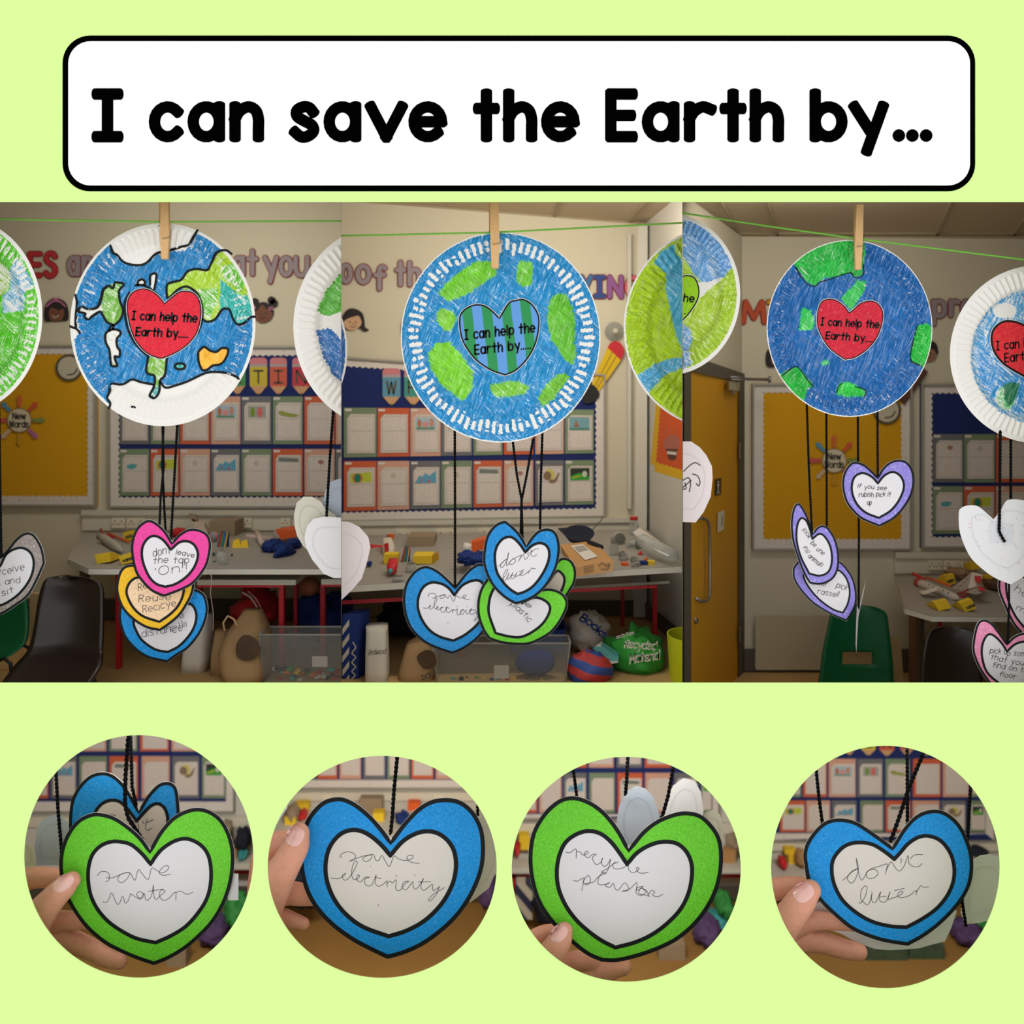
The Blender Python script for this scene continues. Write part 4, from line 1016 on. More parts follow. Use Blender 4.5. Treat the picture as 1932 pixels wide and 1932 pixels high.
# ------------------------------------------------------------------ hanging hearts, right view
K_ = 1.05
heart('purple bordered paper heart leaning at the bottom of the left purple pair', (0, 0), 1,
      [(1548, 1068), (1530, 1050), (1512, 1054), (1501, 1064), (1495.7, 1075), (1498, 1094), (1513.6, 1118), (1535, 1139.5), (1566, 1158.6), 'T', (1597, 1172), (1606.4, 1158.6), (1615, 1139.5), (1615.5, 1115.7), (1608.8, 1089.5), (1594.5, 1068), (1582, 1058), (1565, 1055)],
      [(1550, 1085), (1538, 1070), (1522, 1072), (1516, 1088), (1528, 1111), (1547, 1132), (1570.7, 1149), 'T', (1589.8, 1156), (1599, 1139.5), (1603, 1115.7), (1597, 1092), (1583.8, 1077), (1566, 1072)], 1.06,
      R_pur, P_mat, 3.2, G3, [hw('litter', 1534, 1103, 1560, 1106, 8), hw('pick', 1577, 1107, 1596, 1114, 11, 3), hw('rassell', 1542, 1119, 1581, 1126, 10, 4)], .9)
heart('purple bordered paper heart tilted left, upper one of the left purple pair', (0, 0), 1,
      [(1534.5, 1003.8), (1528, 984.8), (1518, 963), (1507, 949), (1497, 957.6), (1492, 984.8), (1494.5, 1018), (1504, 1051), (1515, 1080), 'T', (1527, 1101), (1549, 1103), (1570.7, 1093), (1581.4, 1072.9), (1582.6, 1044), (1575.5, 1015.7), (1562, 995), (1550, 991), (1541, 995.5)],
      [(1532.6, 1017), (1528, 999), (1520.7, 982), (1511, 978), (1504, 992), (1503, 1020), (1511, 1051), 'T', (1526.7, 1082), (1547, 1086), (1563.6, 1077.6), (1569.5, 1056), (1566, 1030), (1554.5, 1011), (1544.5, 1007.5)], 1.05,
      R_pur, P_mat, 3.6, G3, [hw('look', 1513, 1000, 1525, 1016, 9), hw('be one', 1528, 1026, 1551, 1048, 9, 2), hw('fill', 1514, 1032, 1521, 1044, 8, 3), hw('animals', 1524, 1050, 1549, 1070, 9, 4)], .9)
yarn('first black yarn from the left under the dark blue plate', [(1522, 757, K_), (1526, 880, K_), (1532, 1005, K_)], 2.1, group='black yarn strands')
yarn('second black yarn from the left under the dark blue plate', [(1559, 775, K_ + .01), (1559.5, 880, K_ + .01), (1560, 1002, K_ + .01)], 2.1, group='black yarn strands')
yarn('third and longest black yarn under the dark blue plate, passing behind the upper purple heart', [(1618.5, 778, 1.062), (1619, 880, 1.062), (1620.5, 1010, 1.062), (1620, 1150, 1.062)], 2.1, group='black yarn strands')
yarn('shortest black yarn under the dark blue plate to the upper purple heart', [(1655.5, 768, K_), (1656, 899, K_)], 2.1, group='black yarn strands')
heart('purple bordered paper heart reading if you see rubbish pick it up', (0, 0), 1,
      [(1655.6, 899), (1645, 888), (1630.6, 876), (1614, 871), (1603, 875.5), (1592, 892), (1588.5, 915.7), (1594.5, 944), (1608, 964), (1626, 980), 'T', (1659, 994), (1685, 980), (1704, 961), (1718.7, 937), (1725, 911), (1722, 887), (1711.5, 872), (1697, 867), (1680.6, 870.5), (1666, 882)],
      [(1656, 912), (1645, 900), (1628, 892.5), (1613, 899), (1607, 915.7), (1609, 934.8), (1618.7, 953.8), (1635, 968), 'T', (1658, 977), (1680.6, 963), (1697, 942), (1705.3, 918), (1699.6, 899.5), (1685, 890.5), (1668.7, 897)], 1.053,
      R_pur, P_mat, 4.0, G3, [hw('if you see', 1618, 921, 1672, 925, 8, 2), hw('rubish pick it', 1620, 937, 1680, 937, 9, 3), hw('up', 1636, 952, 1644, 951, 9, 4)], 1.0)
t = Thing('paper_heart', 'white paper heart seen almost edge-on at the end of the longest yarn', 'heart', (1616, 1236, 1.062), G3)
MB().add([W(1620, 1150, 1.062), W(1634, 1091, 1.075), W(1629, 1120, 1.07), W(1619.5, 1165, 1.064), W(1617.5, 1200, 1.06), W(1615.6, 1237, 1.062), W(1613.5, 1215, 1.05), W(1614.8, 1170, 1.048), W(1616.5, 1140, 1.05)], [(0, 1, 2, 3, 4, 5, 6, 7, 8), (8, 7, 6, 5, 4, 3, 2, 1, 0)]).build('card', M_back, t)
MB().tube([W(1616.5, 1140, 1.05), W(1614.8, 1170, 1.048), W(1613.5, 1215, 1.05), W(1615.6, 1237, 1.062)], .6 * U, 5).build('cut_edge', M_black, t)
heart('rose bordered paper heart hanging behind the white turned heart at the right edge', (0, 0), 1,
      [(1935, 1078), (1915, 1060), (1897, 1065), (1886, 1080), (1883.5, 1095), (1884, 1115.7), (1895, 1144), (1911, 1177), 'T', (1936, 1206), (1965, 1180), (1985, 1145), (1990, 1105), (1975, 1070), (1950, 1066)],
      [(1935, 1092), (1918, 1078), (1902, 1085), (1898, 1104), (1902, 1132), (1916, 1163), 'T', (1936, 1188), (1958, 1165), (1972, 1130), (1968, 1090), (1950, 1080)], 1.064,
      R_rose, P_mat, 4.0, G3, [hw('help', 1912, 1115, 1952, 1140, 13, 2), hw('me', 1916, 1150, 1946, 1162, 12, 3)], 1.0)
heart('rose bordered paper heart in the bottom right corner reading pick up something', (0, 0), 1,
      [(1899.6, 1213), (1885, 1192), (1871, 1175), (1855, 1168.5), (1843, 1177.6), (1836, 1206), (1835, 1230), (1845, 1257), (1859, 1280), (1880, 1304), 'T', (1910, 1326), (1945, 1305), (1968, 1275), (1975, 1240), (1965, 1208), (1945, 1194), (1928, 1194), (1911.5, 1201.4)],
      [(1899.6, 1229), (1887.7, 1211), (1871, 1197), (1860, 1201), (1852.5, 1220.5), (1854, 1246), (1866, 1273), 'T', (1908, 1306), (1938, 1286), (1955, 1255), (1953, 1228), (1940, 1212), (1928, 1211), (1914, 1216)], 1.05,
      R_rose, P_mat, 4.0, G3, [hw('pick up some', 1867, 1232, 1940, 1240, 10, 5), hw('that you', 1868, 1244, 1930, 1256, 10, 6), hw('find on the', 1872, 1258, 1945, 1270, 10, 7), hw('floor', 1885, 1275, 1916, 1280, 9, 8)], 1.0)
yarn('black yarn hanging beside the rose hearts down to the lower rose heart', [(1904, 1080, 1.0485), (1903.5, 1150, 1.0475), (1901, 1214, 1.0475)], 2.0, group='black yarn strands')
hb = heart_back('large white back of a paper heart with black yarn taped on, right edge', E4, 4.2,
                [(1145, 630), (1100, 590), (1020, 525), (940, 520), (890, 540), (870, 580), (880, 740), (950, 910), (1030, 1000), (1150, 1090), 'T', (1280, 1145), (1386, 1080), (1500, 960), (1570, 800), (1560, 600), (1480, 510), (1386, 480), (1290, 470), (1240, 490), (1200, 560)], 1.044, M_back)
MB().prism([Q(E4, [(1110, 655), (1300, 665), (1295, 820), (1108, 810)])], 1.044, .0002, .0004).build('tape', mat('clear_tape', (214, 216, 220), .25, .02), hb)
rn = random.Random(4); sp = MB()
for _ in range(34):
    x, y = rn.uniform(930, 1380), rn.uniform(580, 1060); a = rn.uniform(0, 3)
    if x - 930 < (y - 700) * .7: continue
    sp.ribbon(Q(E4, [(x, y), (x + 8 * math.cos(a), y + 10 * math.sin(a))]), .7, 1.044, .0005)
sp.build('pink_flecks', mat('pink_fleck', (225, 110, 130), .8, .1), hb)
yarn('black yarn taped to the back of the large white heart', [(1886.5, 812, 1.043), (1885, 980, 1.043), (1884.3, 1002, 1.0425), (1888, 1010, 1.0425), (1895, 1022, 1.0425)], 2.6, group='black yarn strands', lift=.001)
yarn('black yarn passing behind the large white turned heart', [(1907, 822, 1.058), (1907, 955, 1.058)], 2.5, group='black yarn strands')
hb = heart_back('pinkish white scribbled back of a paper heart at the left edge of the right view', E3, 4.2, [(-150, 60), (-60, 15), (30, 12), (80, 12), (150, 60), (200, 120), (245, 210), (250, 300), (235, 450), (180, 570), (115, 655), (14, 650), (-120, 620), (-200, 300)], 1.05, M_back_p, clip=(1288.4, 'right'))
m = MB()
for L_ in ([(14, 320), (60, 300), (75, 350), (65, 410)], [(90, 270), (130, 285), (150, 330), (140, 365), (120, 345)], [(10, 380), (45, 350), (80, 320)], [(20, 250), (60, 210), (110, 180), (150, 200)], [(14, 390), (40, 385), (30, 340)]):
    m.ribbon(catmull(Q(E3, L_), 4), 1.6, 1.05, .0004)
m.build('marker_scribble', M_black, hb, clip=(1288.4, 'right'))

# ------------------------------------------------------------------ display boards and wall things
SH = {'orange': (204, 98, 62), 'peach': (210, 160, 138), 'grey': (112, 112, 116), 'green': (124, 142, 112)}
for k_, v in SH.items(): mat('backing_' + k_, v, .6, .05)
M_page = page_mat(); M_blueb = mat('navy_backing_paper', (30, 44, 104), .85, .05, 20); M_yelb = mat('mustard_backing_paper', (214, 158, 20), .85, .06, 10, .15)
M_bord = mat('white_border_paper', (220, 212, 205), .8, .03)


def bil(q, u, v):
    (ax, ay), (bx, by), (cx, cy), (dx, dy) = q
    return ((ax * (1 - u) + bx * u) * (1 - v) + (dx * (1 - u) + cx * u) * v, (ay * (1 - u) + by * u) * (1 - v) + (dy * (1 - u) + cy * u) * v)


def wavy(q, pitch=11.2, amp=2.6):
    o = []; m = 4
    ctr = (sum(p[0] for p in q) / 4, sum(p[1] for p in q) / 4)
    for i in range(m):
        a, b_ = q[i], q[(i + 1) % m]; d = math.hypot(b_[0] - a[0], b_[1] - a[1]); n = max(2, round(d / pitch)); nx, ny = -(b_[1] - a[1]) / d, (b_[0] - a[0]) / d
        if (ctr[0] - a[0]) * nx + (ctr[1] - a[1]) * ny < 0: nx, ny = -nx, -ny
        for j in range(n * 6):
            t = j / (n * 6); w_ = amp * (1 - math.cos(2 * math.pi * t * n)) / 2 if i >= 0 else 0
            o.append((a[0] + (b_[0] - a[0]) * t + nx * w_, a[1] + (b_[1] - a[1]) * t + ny * w_))
    return o


def board(label, frame_q, blue_q, k, back, clip=None, pitch=11.2, fw=2.6):
    t = Thing('display_board', label, 'notice board', (*frame_q[3], k), None)
    big = inset(frame_q, -fw)
    MB().prism([big], k - .001, .004).build('board_panel', back, t, clip=clip)
    MB().prism([inset(frame_q, -fw), inset(frame_q, .6)], k - .001, .006, .008).build('frame', M_alu, t, clip=clip)
    MB().prism([frame_q, wavy(inset(blue_q, -pitch * .12), pitch)], k - .001, .0008, .0015).build('scalloped_border', M_bord, t, clip=clip)
    st = MB(); n = 0
    for q0, q1, r0, r1 in ((frame_q[0], frame_q[1], blue_q[0], blue_q[1]), (frame_q[3], frame_q[2], blue_q[3], blue_q[2]), (frame_q[1], frame_q[2], blue_q[1], blue_q[2])):
        for j in range(1, 9):
            u = j / 9; x = (q0[0] * (1 - u) + q1[0] * u) * .5 + (r0[0] * (1 - u) + r1[0] * u) * .5; y = (q0[1] * (1 - u) + q1[1] * u) * .5 + (r0[1] * (1 - u) + r1[1] * u) * .5
            st.prism([ell(x, y, .9, 1.2, 8)], k - .001, .001, .0025)
    st.build('staples', M_alu, t, clip=clip)
    return t


DR = {
    'pumpkin': [((190, 205, 70), [(.2, .25), (.85, .22), (.85, .42), (.2, .44)]), ((205, 120, 80), ell(.42, .34, .16, .1, 12)), ((30, 130, 105), ell(.42, .34, .1, .09, 12))],
    'mountain': [((100, 165, 195), [(.15, .46), (.3, .3), (.4, .33), (.5, .25), (.62, .31), (.85, .2), (.85, .46)]), ((200, 90, 80), ell(.38, .4, .03, .03, 8)), ((200, 80, 80), ell(.62, .42, .04, .03, 8))],
    'bar': [((120, 128, 122), [(.2, .18), (.86, .2), (.86, .28), (.2, .27)])],
    'bunnies': [((165, 190, 205), [(.18, .2), (.85, .2), (.85, .42), (.18, .42)]), ((190, 120, 90), ell(.3, .32, .07, .09, 12)), ((205, 140, 110), ell(.7, .3, .07, .09, 12)), ((90, 150, 130), [(.2, .4), (.8, .4), (.8, .44), (.2, .44)]), ((215, 150, 150), ell(.5, .34, .1, .07, 12))],
    'figures': [((160, 165, 158), [(.22, .2), (.82, .2), (.82, .44), (.22, .44)]), ((120, 150, 50), ell(.38, .33, .07, .11, 12)), ((214, 110, 110), ell(.62, .33, .09, .11, 12))],
    'lizard': [((150, 160, 80), catmull([(.18, .34), (.3, .3), (.5, .34), (.7, .36), (.88, .4), (.7, .44), (.45, .42), (.28, .4)], 3, True))],
    'wave': [((90, 165, 175), catmull([(.25, .36), (.4, .32), (.6, .34), (.5, .42), (.3, .42)], 3, True))],
    'cat': [((205, 195, 110), ell(.5, .32, .18, .13, 14)), ((135, 112, 90), ell(.42, .34, .14, .1, 14)), ((140, 115, 90), catmull([(.5, .42), (.66, .42), (.8, .28), (.84, .3), (.72, .48), (.5, .5)], 3, True))],
    'field': [((52, 60, 52), [(.18, .18), (.85, .18), (.85, .45), (.18, .45)]), ((60, 160, 60), [(.18, .36), (.5, .28), (.85, .38), (.85, .45), (.18, .45)]), ((205, 210, 190), ell(.68, .31, .09, .07, 12)), ((200, 190, 60), [(.25, .38), (.55, .33), (.55, .36), (.25, .41)])],
    'boat': [((120, 165, 175), [(.15, .18), (.85, .18), (.85, .46), (.15, .46)]), ((160, 105, 90), [(.3, .4), (.38, .24), (.5, .4)]), ((70, 140, 130), [(.15, .42), (.85, .42), (.85, .46), (.15, .46)])],
    'faint': [((188, 180, 172), ell(.5, .3, .08, .06, 10))],
    'squiggle': [((170, 120, 110), ell(.55, .28, .1, .05, 10))],
    'none': [],
}
DN = {'pumpkin': 'teal and yellow pumpkin', 'mountain': 'blue mountain', 'bar': 'grey shaded bar', 'bunnies': 'brown shapes drawn', 'figures': 'green and pink figures', 'lizard': 'olive green streak', 'wave': 'small teal wave',
      'cat': 'brown cat drawing', 'field': 'green and black field', 'boat': 'boat on blue water', 'faint': 'faint pencil sketch', 'squiggle': 'small reddish squiggle', 'none': 'writing only'}


def sheet(q, colour, draw, k, where, group, clip=None, detail=True):
    if clip and ((clip[1] == 'left' and min(p[0] for p in q) > clip[0]) or (clip[1] == 'right' and max(p[0] for p in q) < clip[0])): return
    t = Thing('worksheet', '%s worksheet, %s, %s' % (colour, DN[draw], where), 'worksheet', (*bil(q, .5, 1), k), group)
    MB().prism([list(q)], k, .0008, .003).build('backing_card', MATS['backing_' + colour], t, clip=clip)
    B_ = lambda L_: [bil(q, *p) for p in L_]
    MB().prism([B_([(.2, .13), (.95, .13), (.95, .92), (.1, .92), (.1, .22)])], k, .0006, .0042).build('page', M_page, t, clip=clip)
    if detail:
        MB().prism([B_([(.03, .02), (.24, .02), (.24, .07), (.03, .07)])], k, .0004, .0038).build('name_tab', M_bord, t, clip=clip)
        m = MB()
        for a, b_ in (((.17, .17), (.91, .17)), ((.91, .17), (.91, .88)), ((.91, .88), (.15, .88)), ((.15, .88), (.15, .22)), ((.17, .47), (.9, .47))): m.ribbon(B_([a, b_]), .5, k, .0044)
        m.build('ruled_frame', MATS['backing_grey'], t, clip=clip)
    for i, (c, L_) in enumerate(DR[draw]):
        MB().prism([B_(L_)], k, 0, .0045 + .0002 * i).build('drawing', mat('pencil_%d_%d_%d' % c, c, .8, .25, 300), t, clip=clip)
    return t


def pencil_cut(x0, x1, y0, y1, ch, rgb, k, label, group, clip=None):
    t = Thing('pencil_cutout', label, 'paper pencil', ((x0 + x1) / 2, y1, k), group)
    h = y1 - y0; w = x1 - x0; ye = y0 + h * .17; yf = y0 + h * .24; yb = y0 + h * .73
    M1 = mat('pencil_card_%d_%d_%d' % rgb, rgb, .7, .06); r = w * .22
    MB().prism([[(x0, ye)] + [(x0, y0 + r)] + ell(x0 + r, y0 + r, r, r, 5, 180, 270) + ell(x1 - r, y0 + r, r, r, 5, 270, 360) + [(x1, ye)]], k, .001, .0035).build('eraser', mat('eraser_pink', (206, 128, 136), .7, .05), t, clip=clip)
    MB().prism([(x0, ye), (x1, ye), (x1, yf), (x0, yf)], k, .001, .0035).build('ferrule', mat('ferrule_paper', (168, 160, 164), .6, .05), t, clip=clip)
    MB().prism([(x0, yf), (x1, yf), (x1, yb)] + [(x1 - w * i / 8, yb + (2.2 if i % 2 else 0)) for i in range(1, 8)] + [(x0, yb)], k, .001, .0035).build('barrel', M1, t, clip=clip)
    MB().prism([(x0, yb), (x1, yb), ((x0 + x1) / 2 + w * .12, y1 - h * .06), ((x0 + x1) / 2 - w * .12, y1 - h * .06)], k, .001, .0034).build('wood_point', mat('point_paper', (206, 160, 118), .7, .05), t, clip=clip)
    MB().prism([((x0 + x1) / 2 - w * .13, y1 - h * .065), ((x0 + x1) / 2 + w * .13, y1 - h * .065), ((x0 + x1) / 2, y1)], k, .001, .0035).build('lead', M_skirt, t, clip=clip)
    MB().strokes(glyph_fit(ch, x0 + w * .2, x1 - w * .2, yb - h * .05, yf + h * .08, 3.4), 3.4, k, .0042).build('letter', M_skirt, t, clip=clip)


def wall_letter(ch, x0, x1, yb, yt, rgb, k, label, group, sw=9.5, clip=None, xh=False, rot=0):
    t = Thing('paper_letter', label, 'letter', ((x0 + x1) / 2, yb, k), group)
    cap = yb - (yb - yt) / .72 if xh else yt
    sts = glyph_fit(ch, x0 + 1, x1 - 1, yb - 1, cap, sw - 1)
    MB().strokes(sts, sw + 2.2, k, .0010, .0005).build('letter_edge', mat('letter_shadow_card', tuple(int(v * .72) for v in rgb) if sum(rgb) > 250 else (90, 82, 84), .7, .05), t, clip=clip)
    MB().strokes(sts, sw - 1, k, .0024, .001).build('letter_face', mat('letter_%d_%d_%d' % rgb, rgb, .7, .05), t, clip=clip)


GL = 'cut-out letters of the wall heading'
MAUVE = (150, 138, 146)
k = KB - .002
for ch, x0, x1, yb, yt, c, xh, w_ in (
        ('E', 52, 81, 525, 475, (190, 52, 58), 0, 'red paper letter E on the left view wall beside the lime plate'), ('S', 82, 110, 526, 474, (190, 52, 58), 0, 'red paper letter S on the left view wall'),
        ('a', 126, 153, 523, 484, MAUVE, 1, 'mauve paper letter a just left of the white-capped globe plate'), ('n', 153, 178, 523, 484, MAUVE, 1, 'mauve paper letter n half behind the white-capped globe plate'),
        ('a', 437, 464, 523, 484, MAUVE, 1, 'mauve paper letter a peeping out right of the white-capped globe plate'), ('t', 464, 489, 522, 470, MAUVE, 0, 'mauve paper letter t right of the white-capped globe plate'),
        ('y', 495, 527, 522, 484, MAUVE, 1, 'mauve paper letter y starting the word you'), ('o', 525, 555, 524, 484, MAUVE, 1, 'mauve paper letter o in the word you'),
        ('u', 553, 585, 525, 484, MAUVE, 1, 'mauve paper letter u ending the word you'), ('c', 591, 618, 524, 488, MAUVE, 1, 'mauve paper letter after the word you, half behind the white plate')):
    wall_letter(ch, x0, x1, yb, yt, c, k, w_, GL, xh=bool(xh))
for ch, x0, x1, yb, yt, c, xh, w_ in (
        ('o', 640, 667, 537, 498, MAUVE, 1, 'mauve paper letter cut by the left edge of the middle view'), ('o', 670, 702, 538, 500, MAUVE, 1, 'mauve paper letter o before the f in the middle view'),
        ('f', 704, 731, 550, 499, MAUVE, 0, 'mauve paper letter f in the middle view'), ('t', 744, 768, 542, 491, MAUVE, 0, 'mauve paper letter t after the f in the middle view'),
        ('h', 768, 796, 542, 492, MAUVE, 0, 'mauve paper letter h half behind the fluted blue plate')):
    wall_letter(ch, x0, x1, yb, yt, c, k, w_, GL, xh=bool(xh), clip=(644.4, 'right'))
for ch, x0, x1, yb, yt, c, w_ in (
        ('Y', 1092, 1120, 563, 518, (60, 112, 160), 'blue paper letter Y beside the fluted blue plate'), ('I', 1118, 1144, 564, 519, (52, 78, 142), 'dark blue paper letter I'),
        ('N', 1145, 1177, 565, 519, (142, 92, 150), 'purple paper letter N'), ('G', 1178, 1208, 565, 520, (214, 110, 128), 'pink paper letter G half behind the lime plate')):
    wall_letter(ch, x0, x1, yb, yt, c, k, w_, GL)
for ch, x0, x1, yb, yt, c, xh, w_ in (
        ('M', 1397, 1447, 613, 566, (190, 80, 50), 0, 'large rust red paper letter M on the right view wall'), ('T', 1445, 1478, 613, 566, (205, 150, 30), 0, 'mustard paper letter T mostly behind the dark blue plate'),
        ('p', 1756, 1787, 602, 566, MAUVE, 1, 'mauve paper letter p right of the dark blue plate'), ('r', 1788, 1812, 600, 566, MAUVE, 1, 'mauve paper letter r in the right view'), ('o', 1810, 1838, 600, 566, MAUVE, 1, 'mauve paper letter o half behind the scribbled white plate')):
    wall_letter(ch, x0, x1, yb, yt, c, k, w_, GL, xh=bool(xh))


def head(label, cx, cy, r, skin, hairpts, facepts, bow=None, smile=1, clip=None, puffs=None):
    """printed cut-out of a child's head"""
    t = Thing('head_cutout', label, 'paper cutout', (cx, cy + r, KB - .002), 'cut-out heads of children under the wall heading')
    kk = KB - .002; HM = mat('cutout_hair', (46, 40, 42), .7, .05); SM = mat('cutout_skin_%d' % skin[0], skin, .7, .04)
    S_ = lambda L_: [(cx + r * p[0], cy + r * p[1]) for p in L_]
    m = MB().prism([catmull(S_(hairpts), 4, True)], kk, .001, .002)
    for p in puffs or []: m.prism([[(cx + r * (p[0] + .36 * (1 + .1 * math.sin(a * 9)) * math.cos(a)), cy + r * (p[1] + .36 * (1 + .1 * math.cos(a * 8)) * math.sin(a))) for a in [i * 2 * math.pi / 30 for i in range(30)]]], kk, .001, .0022)
    m.build('hair', HM, t, clip=clip)
    MB().prism([catmull(S_(facepts), 4, True)], kk, .0005, .0028).build('face', SM, t, clip=clip)
    m = MB()
    for sx in (-.28, .22): m.prism([[(cx + r * (sx + .06 * math.cos(a)), cy + r * (.18 + .08 * math.sin(a))) for a in [i * .7 for i in range(9)]]], kk, 0, .0031)
    m.ribbon(catmull(S_([(-.05, .25), (-.1, .38), (.04, .4)]), 3), .8, kk, .0031)
    m.build('eyes', HM, t, clip=clip)
    MB().ribbon(catmull(S_([(-.3, .5), (-.05, .66), (.25, .48)]), 4), 1.1, kk, .0031).build('mouth', HM if smile == 1 else M_bord, t, clip=clip)
    if bow:
        m = MB()
        for L_ in bow: m.ribbon(catmull(S_(L_), 4), r * .13, kk, .0034)
        m.build('hair_bow', mat('bow_pink', (205, 120, 160), .6, .1), t, clip=clip)


head('cut-out head with dark bobbed hair and pink hairband, left of the white-capped globe plate', 107, 585, 22, (128, 82, 62), [(-.95, .95), (-1.05, .2), (-.85, -.55), (-.3, -.95), (.3, -.95), (.85, -.55), (1.05, .2), (1.0, .85), (.5, .95), (0, 1.0), (-.5, .98)],
     [(-.62, .2), (-.35, -.2), (.2, .05), (.6, -.1), (.68, .4), (.45, .85), (0, .98), (-.45, .85)], [[(-.8, -.3), (-.3, -.72), (.3, -.72), (.8, -.3)], [(-.25, -1.05), (0, -.82), (.25, -1.05)]], 2)
head('cut-out head with two hair puffs tied with pink bows', 497, 588, 21, (118, 76, 60), [(-.9, .3), (-.85, -.3), (-.3, -.8), (.3, -.8), (.85, -.3), (.9, .3), (.5, .7), (-.5, .7)],
     [(-.85, .2), (-.5, -.1), (-.1, -.62), (.25, -.3), (.7, -.02), (.85, .3), (.6, .75), (0, 1.0), (-.6, .8)], [[(.55, -.35), (.85, -.2)], [(.6, -.15), (.8, -.4)], [(-.85, -.55), (-.7, -.3)]], 1, puffs=[(-.75, -.85), (.95, -.75), (.75, -1.0)])
head('cut-out head with flicked dark hair at the left edge of the middle view', 667, 604, 22, (206, 166, 132), [(-1.0, .3), (-.9, -.4), (-.4, -.95), (.2, -.95), (.75, -.6), (.95, 0), (1.0, .6), (1.35, .85), (.9, .98), (.5, .7), (-.6, .8), (-.95, .75)],
     [(-.85, .25), (-.5, -.1), (.1, -.3), (.45, -.35), (.7, .1), (.6, .5), (.2, .82), (-.2, .88), (-.6, .7)], None, 1, clip=(644.4, 'right'))
head('cut-out head mostly hidden behind the right side of the dark blue plate', 1750, 663, 20, (150, 110, 88), [(-.9, .3), (-.8, -.6), (0, -1), (.7, -.8), (.95, -.1), (.85, .3), (0, .6)], [(-.8, .2), (-.3, -.2), (.4, -.2), (.75, .2), (.6, .8), (0, 1), (-.6, .8)])
head('cut-out head mostly hidden behind the left side of the dark blue plate', 1464, 672, 20, (150, 100, 80), [(-.9, .9), (-.9, -.4), (-.3, -.9), (.4, -.9), (.9, -.3), (.9, .6), (0, 1)], [(-.5, .2), (-.2, -.2), (.4, -.2), (.6, .3), (.5, .7), (0, .9), (-.4, .7)])
head('cut-out head mostly hidden behind the left side of the fluted blue plate', 777, 616, 20, (150, 100, 80), [(-.9, .9), (-.9, -.4), (-.3, -.9), (.4, -.9), (.9, -.3), (.9, .6), (0, 1)], [(-.5, .2), (-.2, -.2), (.4, -.2), (.6, .3), (.5, .7), (0, .9), (-.4, .7)])

k = KB - .002
board('mustard yellow display board with white scalloped border in the left view', [(-80, 654), (182, 654), (182, 952), (-80, 952)], [(-62, 668), (166, 668), (166, 936), (-62, 936)], k, M_yelb)
board('navy blue display board of worksheets in the left view', [(209, 656), (700, 656), (700, 955), (209, 955)], [(225, 671), (690, 671), (690, 938), (225, 938)], k, M_blueb, clip=(643.6, 'left'))
GW = 'worksheets on the left view board'
ORD = ['first', 'second', 'third', 'fourth', 'fifth', 'sixth', 'seventh', 'eighth', 'ninth']
cols = [(227, 282.5), (285, 339), (341, 397), (399, 454.5), (456.5, 513), (515.5, 572), (575, 632), (634, 690)]
for r, (y0, y1, cs, ds) in enumerate(((748, 838, ['grey', 'green', 'orange', 'peach', 'grey', 'green', 'orange', 'peach'], ['none', 'faint', 'wave', 'bunnies', 'figures', 'lizard', 'none', 'squiggle']),
                                      (847, 935, ['green', 'orange', 'peach', 'grey', 'green', 'orange', 'peach', 'grey'], ['wave', 'pumpkin', 'faint', 'mountain', 'faint', 'bar', 'squiggle', 'none']))):
    for i, (x0, x1) in enumerate(cols):
        sheet([(x0, y0), (x1, y0), (x1, y1), (x0, y1)], cs[i], ds[i], k, '%s in %s row, left view board' % (ORD[i], ('upper', 'lower')[r]), GW, (643.6, 'left'))
for x0, x1, ch, c, n in ((281, 313, 'R', (70, 160, 150), 'teal'), (356, 388, 'I', (210, 110, 60), 'rust'), (434, 464, 'E', (80, 150, 90), 'green'), (472, 505, 'T', (200, 180, 60), 'yellow'), (510, 542, 'I', (208, 96, 78), 'coral'), (552, 586, 'N', (196, 66, 80), 'red'), (592, 624, 'G', (150, 90, 160), 'purple')):
    pencil_cut(x0, x1, 675, 747, ch, c, k, '%s paper pencil bearing a letter %s above the left view worksheets' % (n, ch), 'paper pencils spelling a word', (643.6, 'left'))
b2f = [(630, 675), (1139, 709), (1139, 973), (630, 982)]; b2b = [(636, 690), (1124, 722), (1124, 959), (636, 967)]
board('navy blue display board of worksheets in the middle view', b2f, b2b, k, M_blueb, clip=(644.4, 'right'))
c2 = [(649.5, 711), (712.6, 772.6), (774.5, 831.7), (833, 891), (893.6, 948), (951, 1006), (1010, 1063.6), (1066, 1120)]
yl = lambda x, a, b_: a + (b_ - a) * (x - 650) / 470
for r, (a0, a1, e0, e1, cs, ds) in enumerate(((769, 773, 863, 855, ['green', 'orange', 'peach', 'grey', 'green', 'orange', 'peach', 'green'], ['none', 'none', 'bunnies', 'figures', 'lizard', 'none', 'squiggle', 'boat']),
                                              (870, 868, 964, 951, ['orange', 'peach', 'grey', 'green', 'orange', 'peach', 'grey', 'green'], ['pumpkin', 'faint', 'mountain', 'faint', 'bar', 'squiggle', 'cat', 'field']))):
    for i, (x0, x1) in enumerate(c2):
        sheet([(x0, yl(x0, a0, a1)), (x1, yl(x1, a0, a1)), (x1, yl(x1, e0, e1)), (x0, yl(x0, e0, e1))], cs[i], ds[i], k, '%s in %s row, middle view board' % (ORD[i], ('upper', 'lower')[r]), 'worksheets on the middle view board')
for x0, x1, ch, c, n in ((722, 756, 'W', (98, 150, 178), 'blue'), (763, 797, 'R', (70, 150, 140), 'teal'), (804, 838, 'I', (210, 110, 60), 'rust')):
    pencil_cut(x0, x1, 695, 767, ch, c, k, '%s paper pencil bearing a letter %s on the middle view board' % (n, ch), 'paper pencils spelling a word')
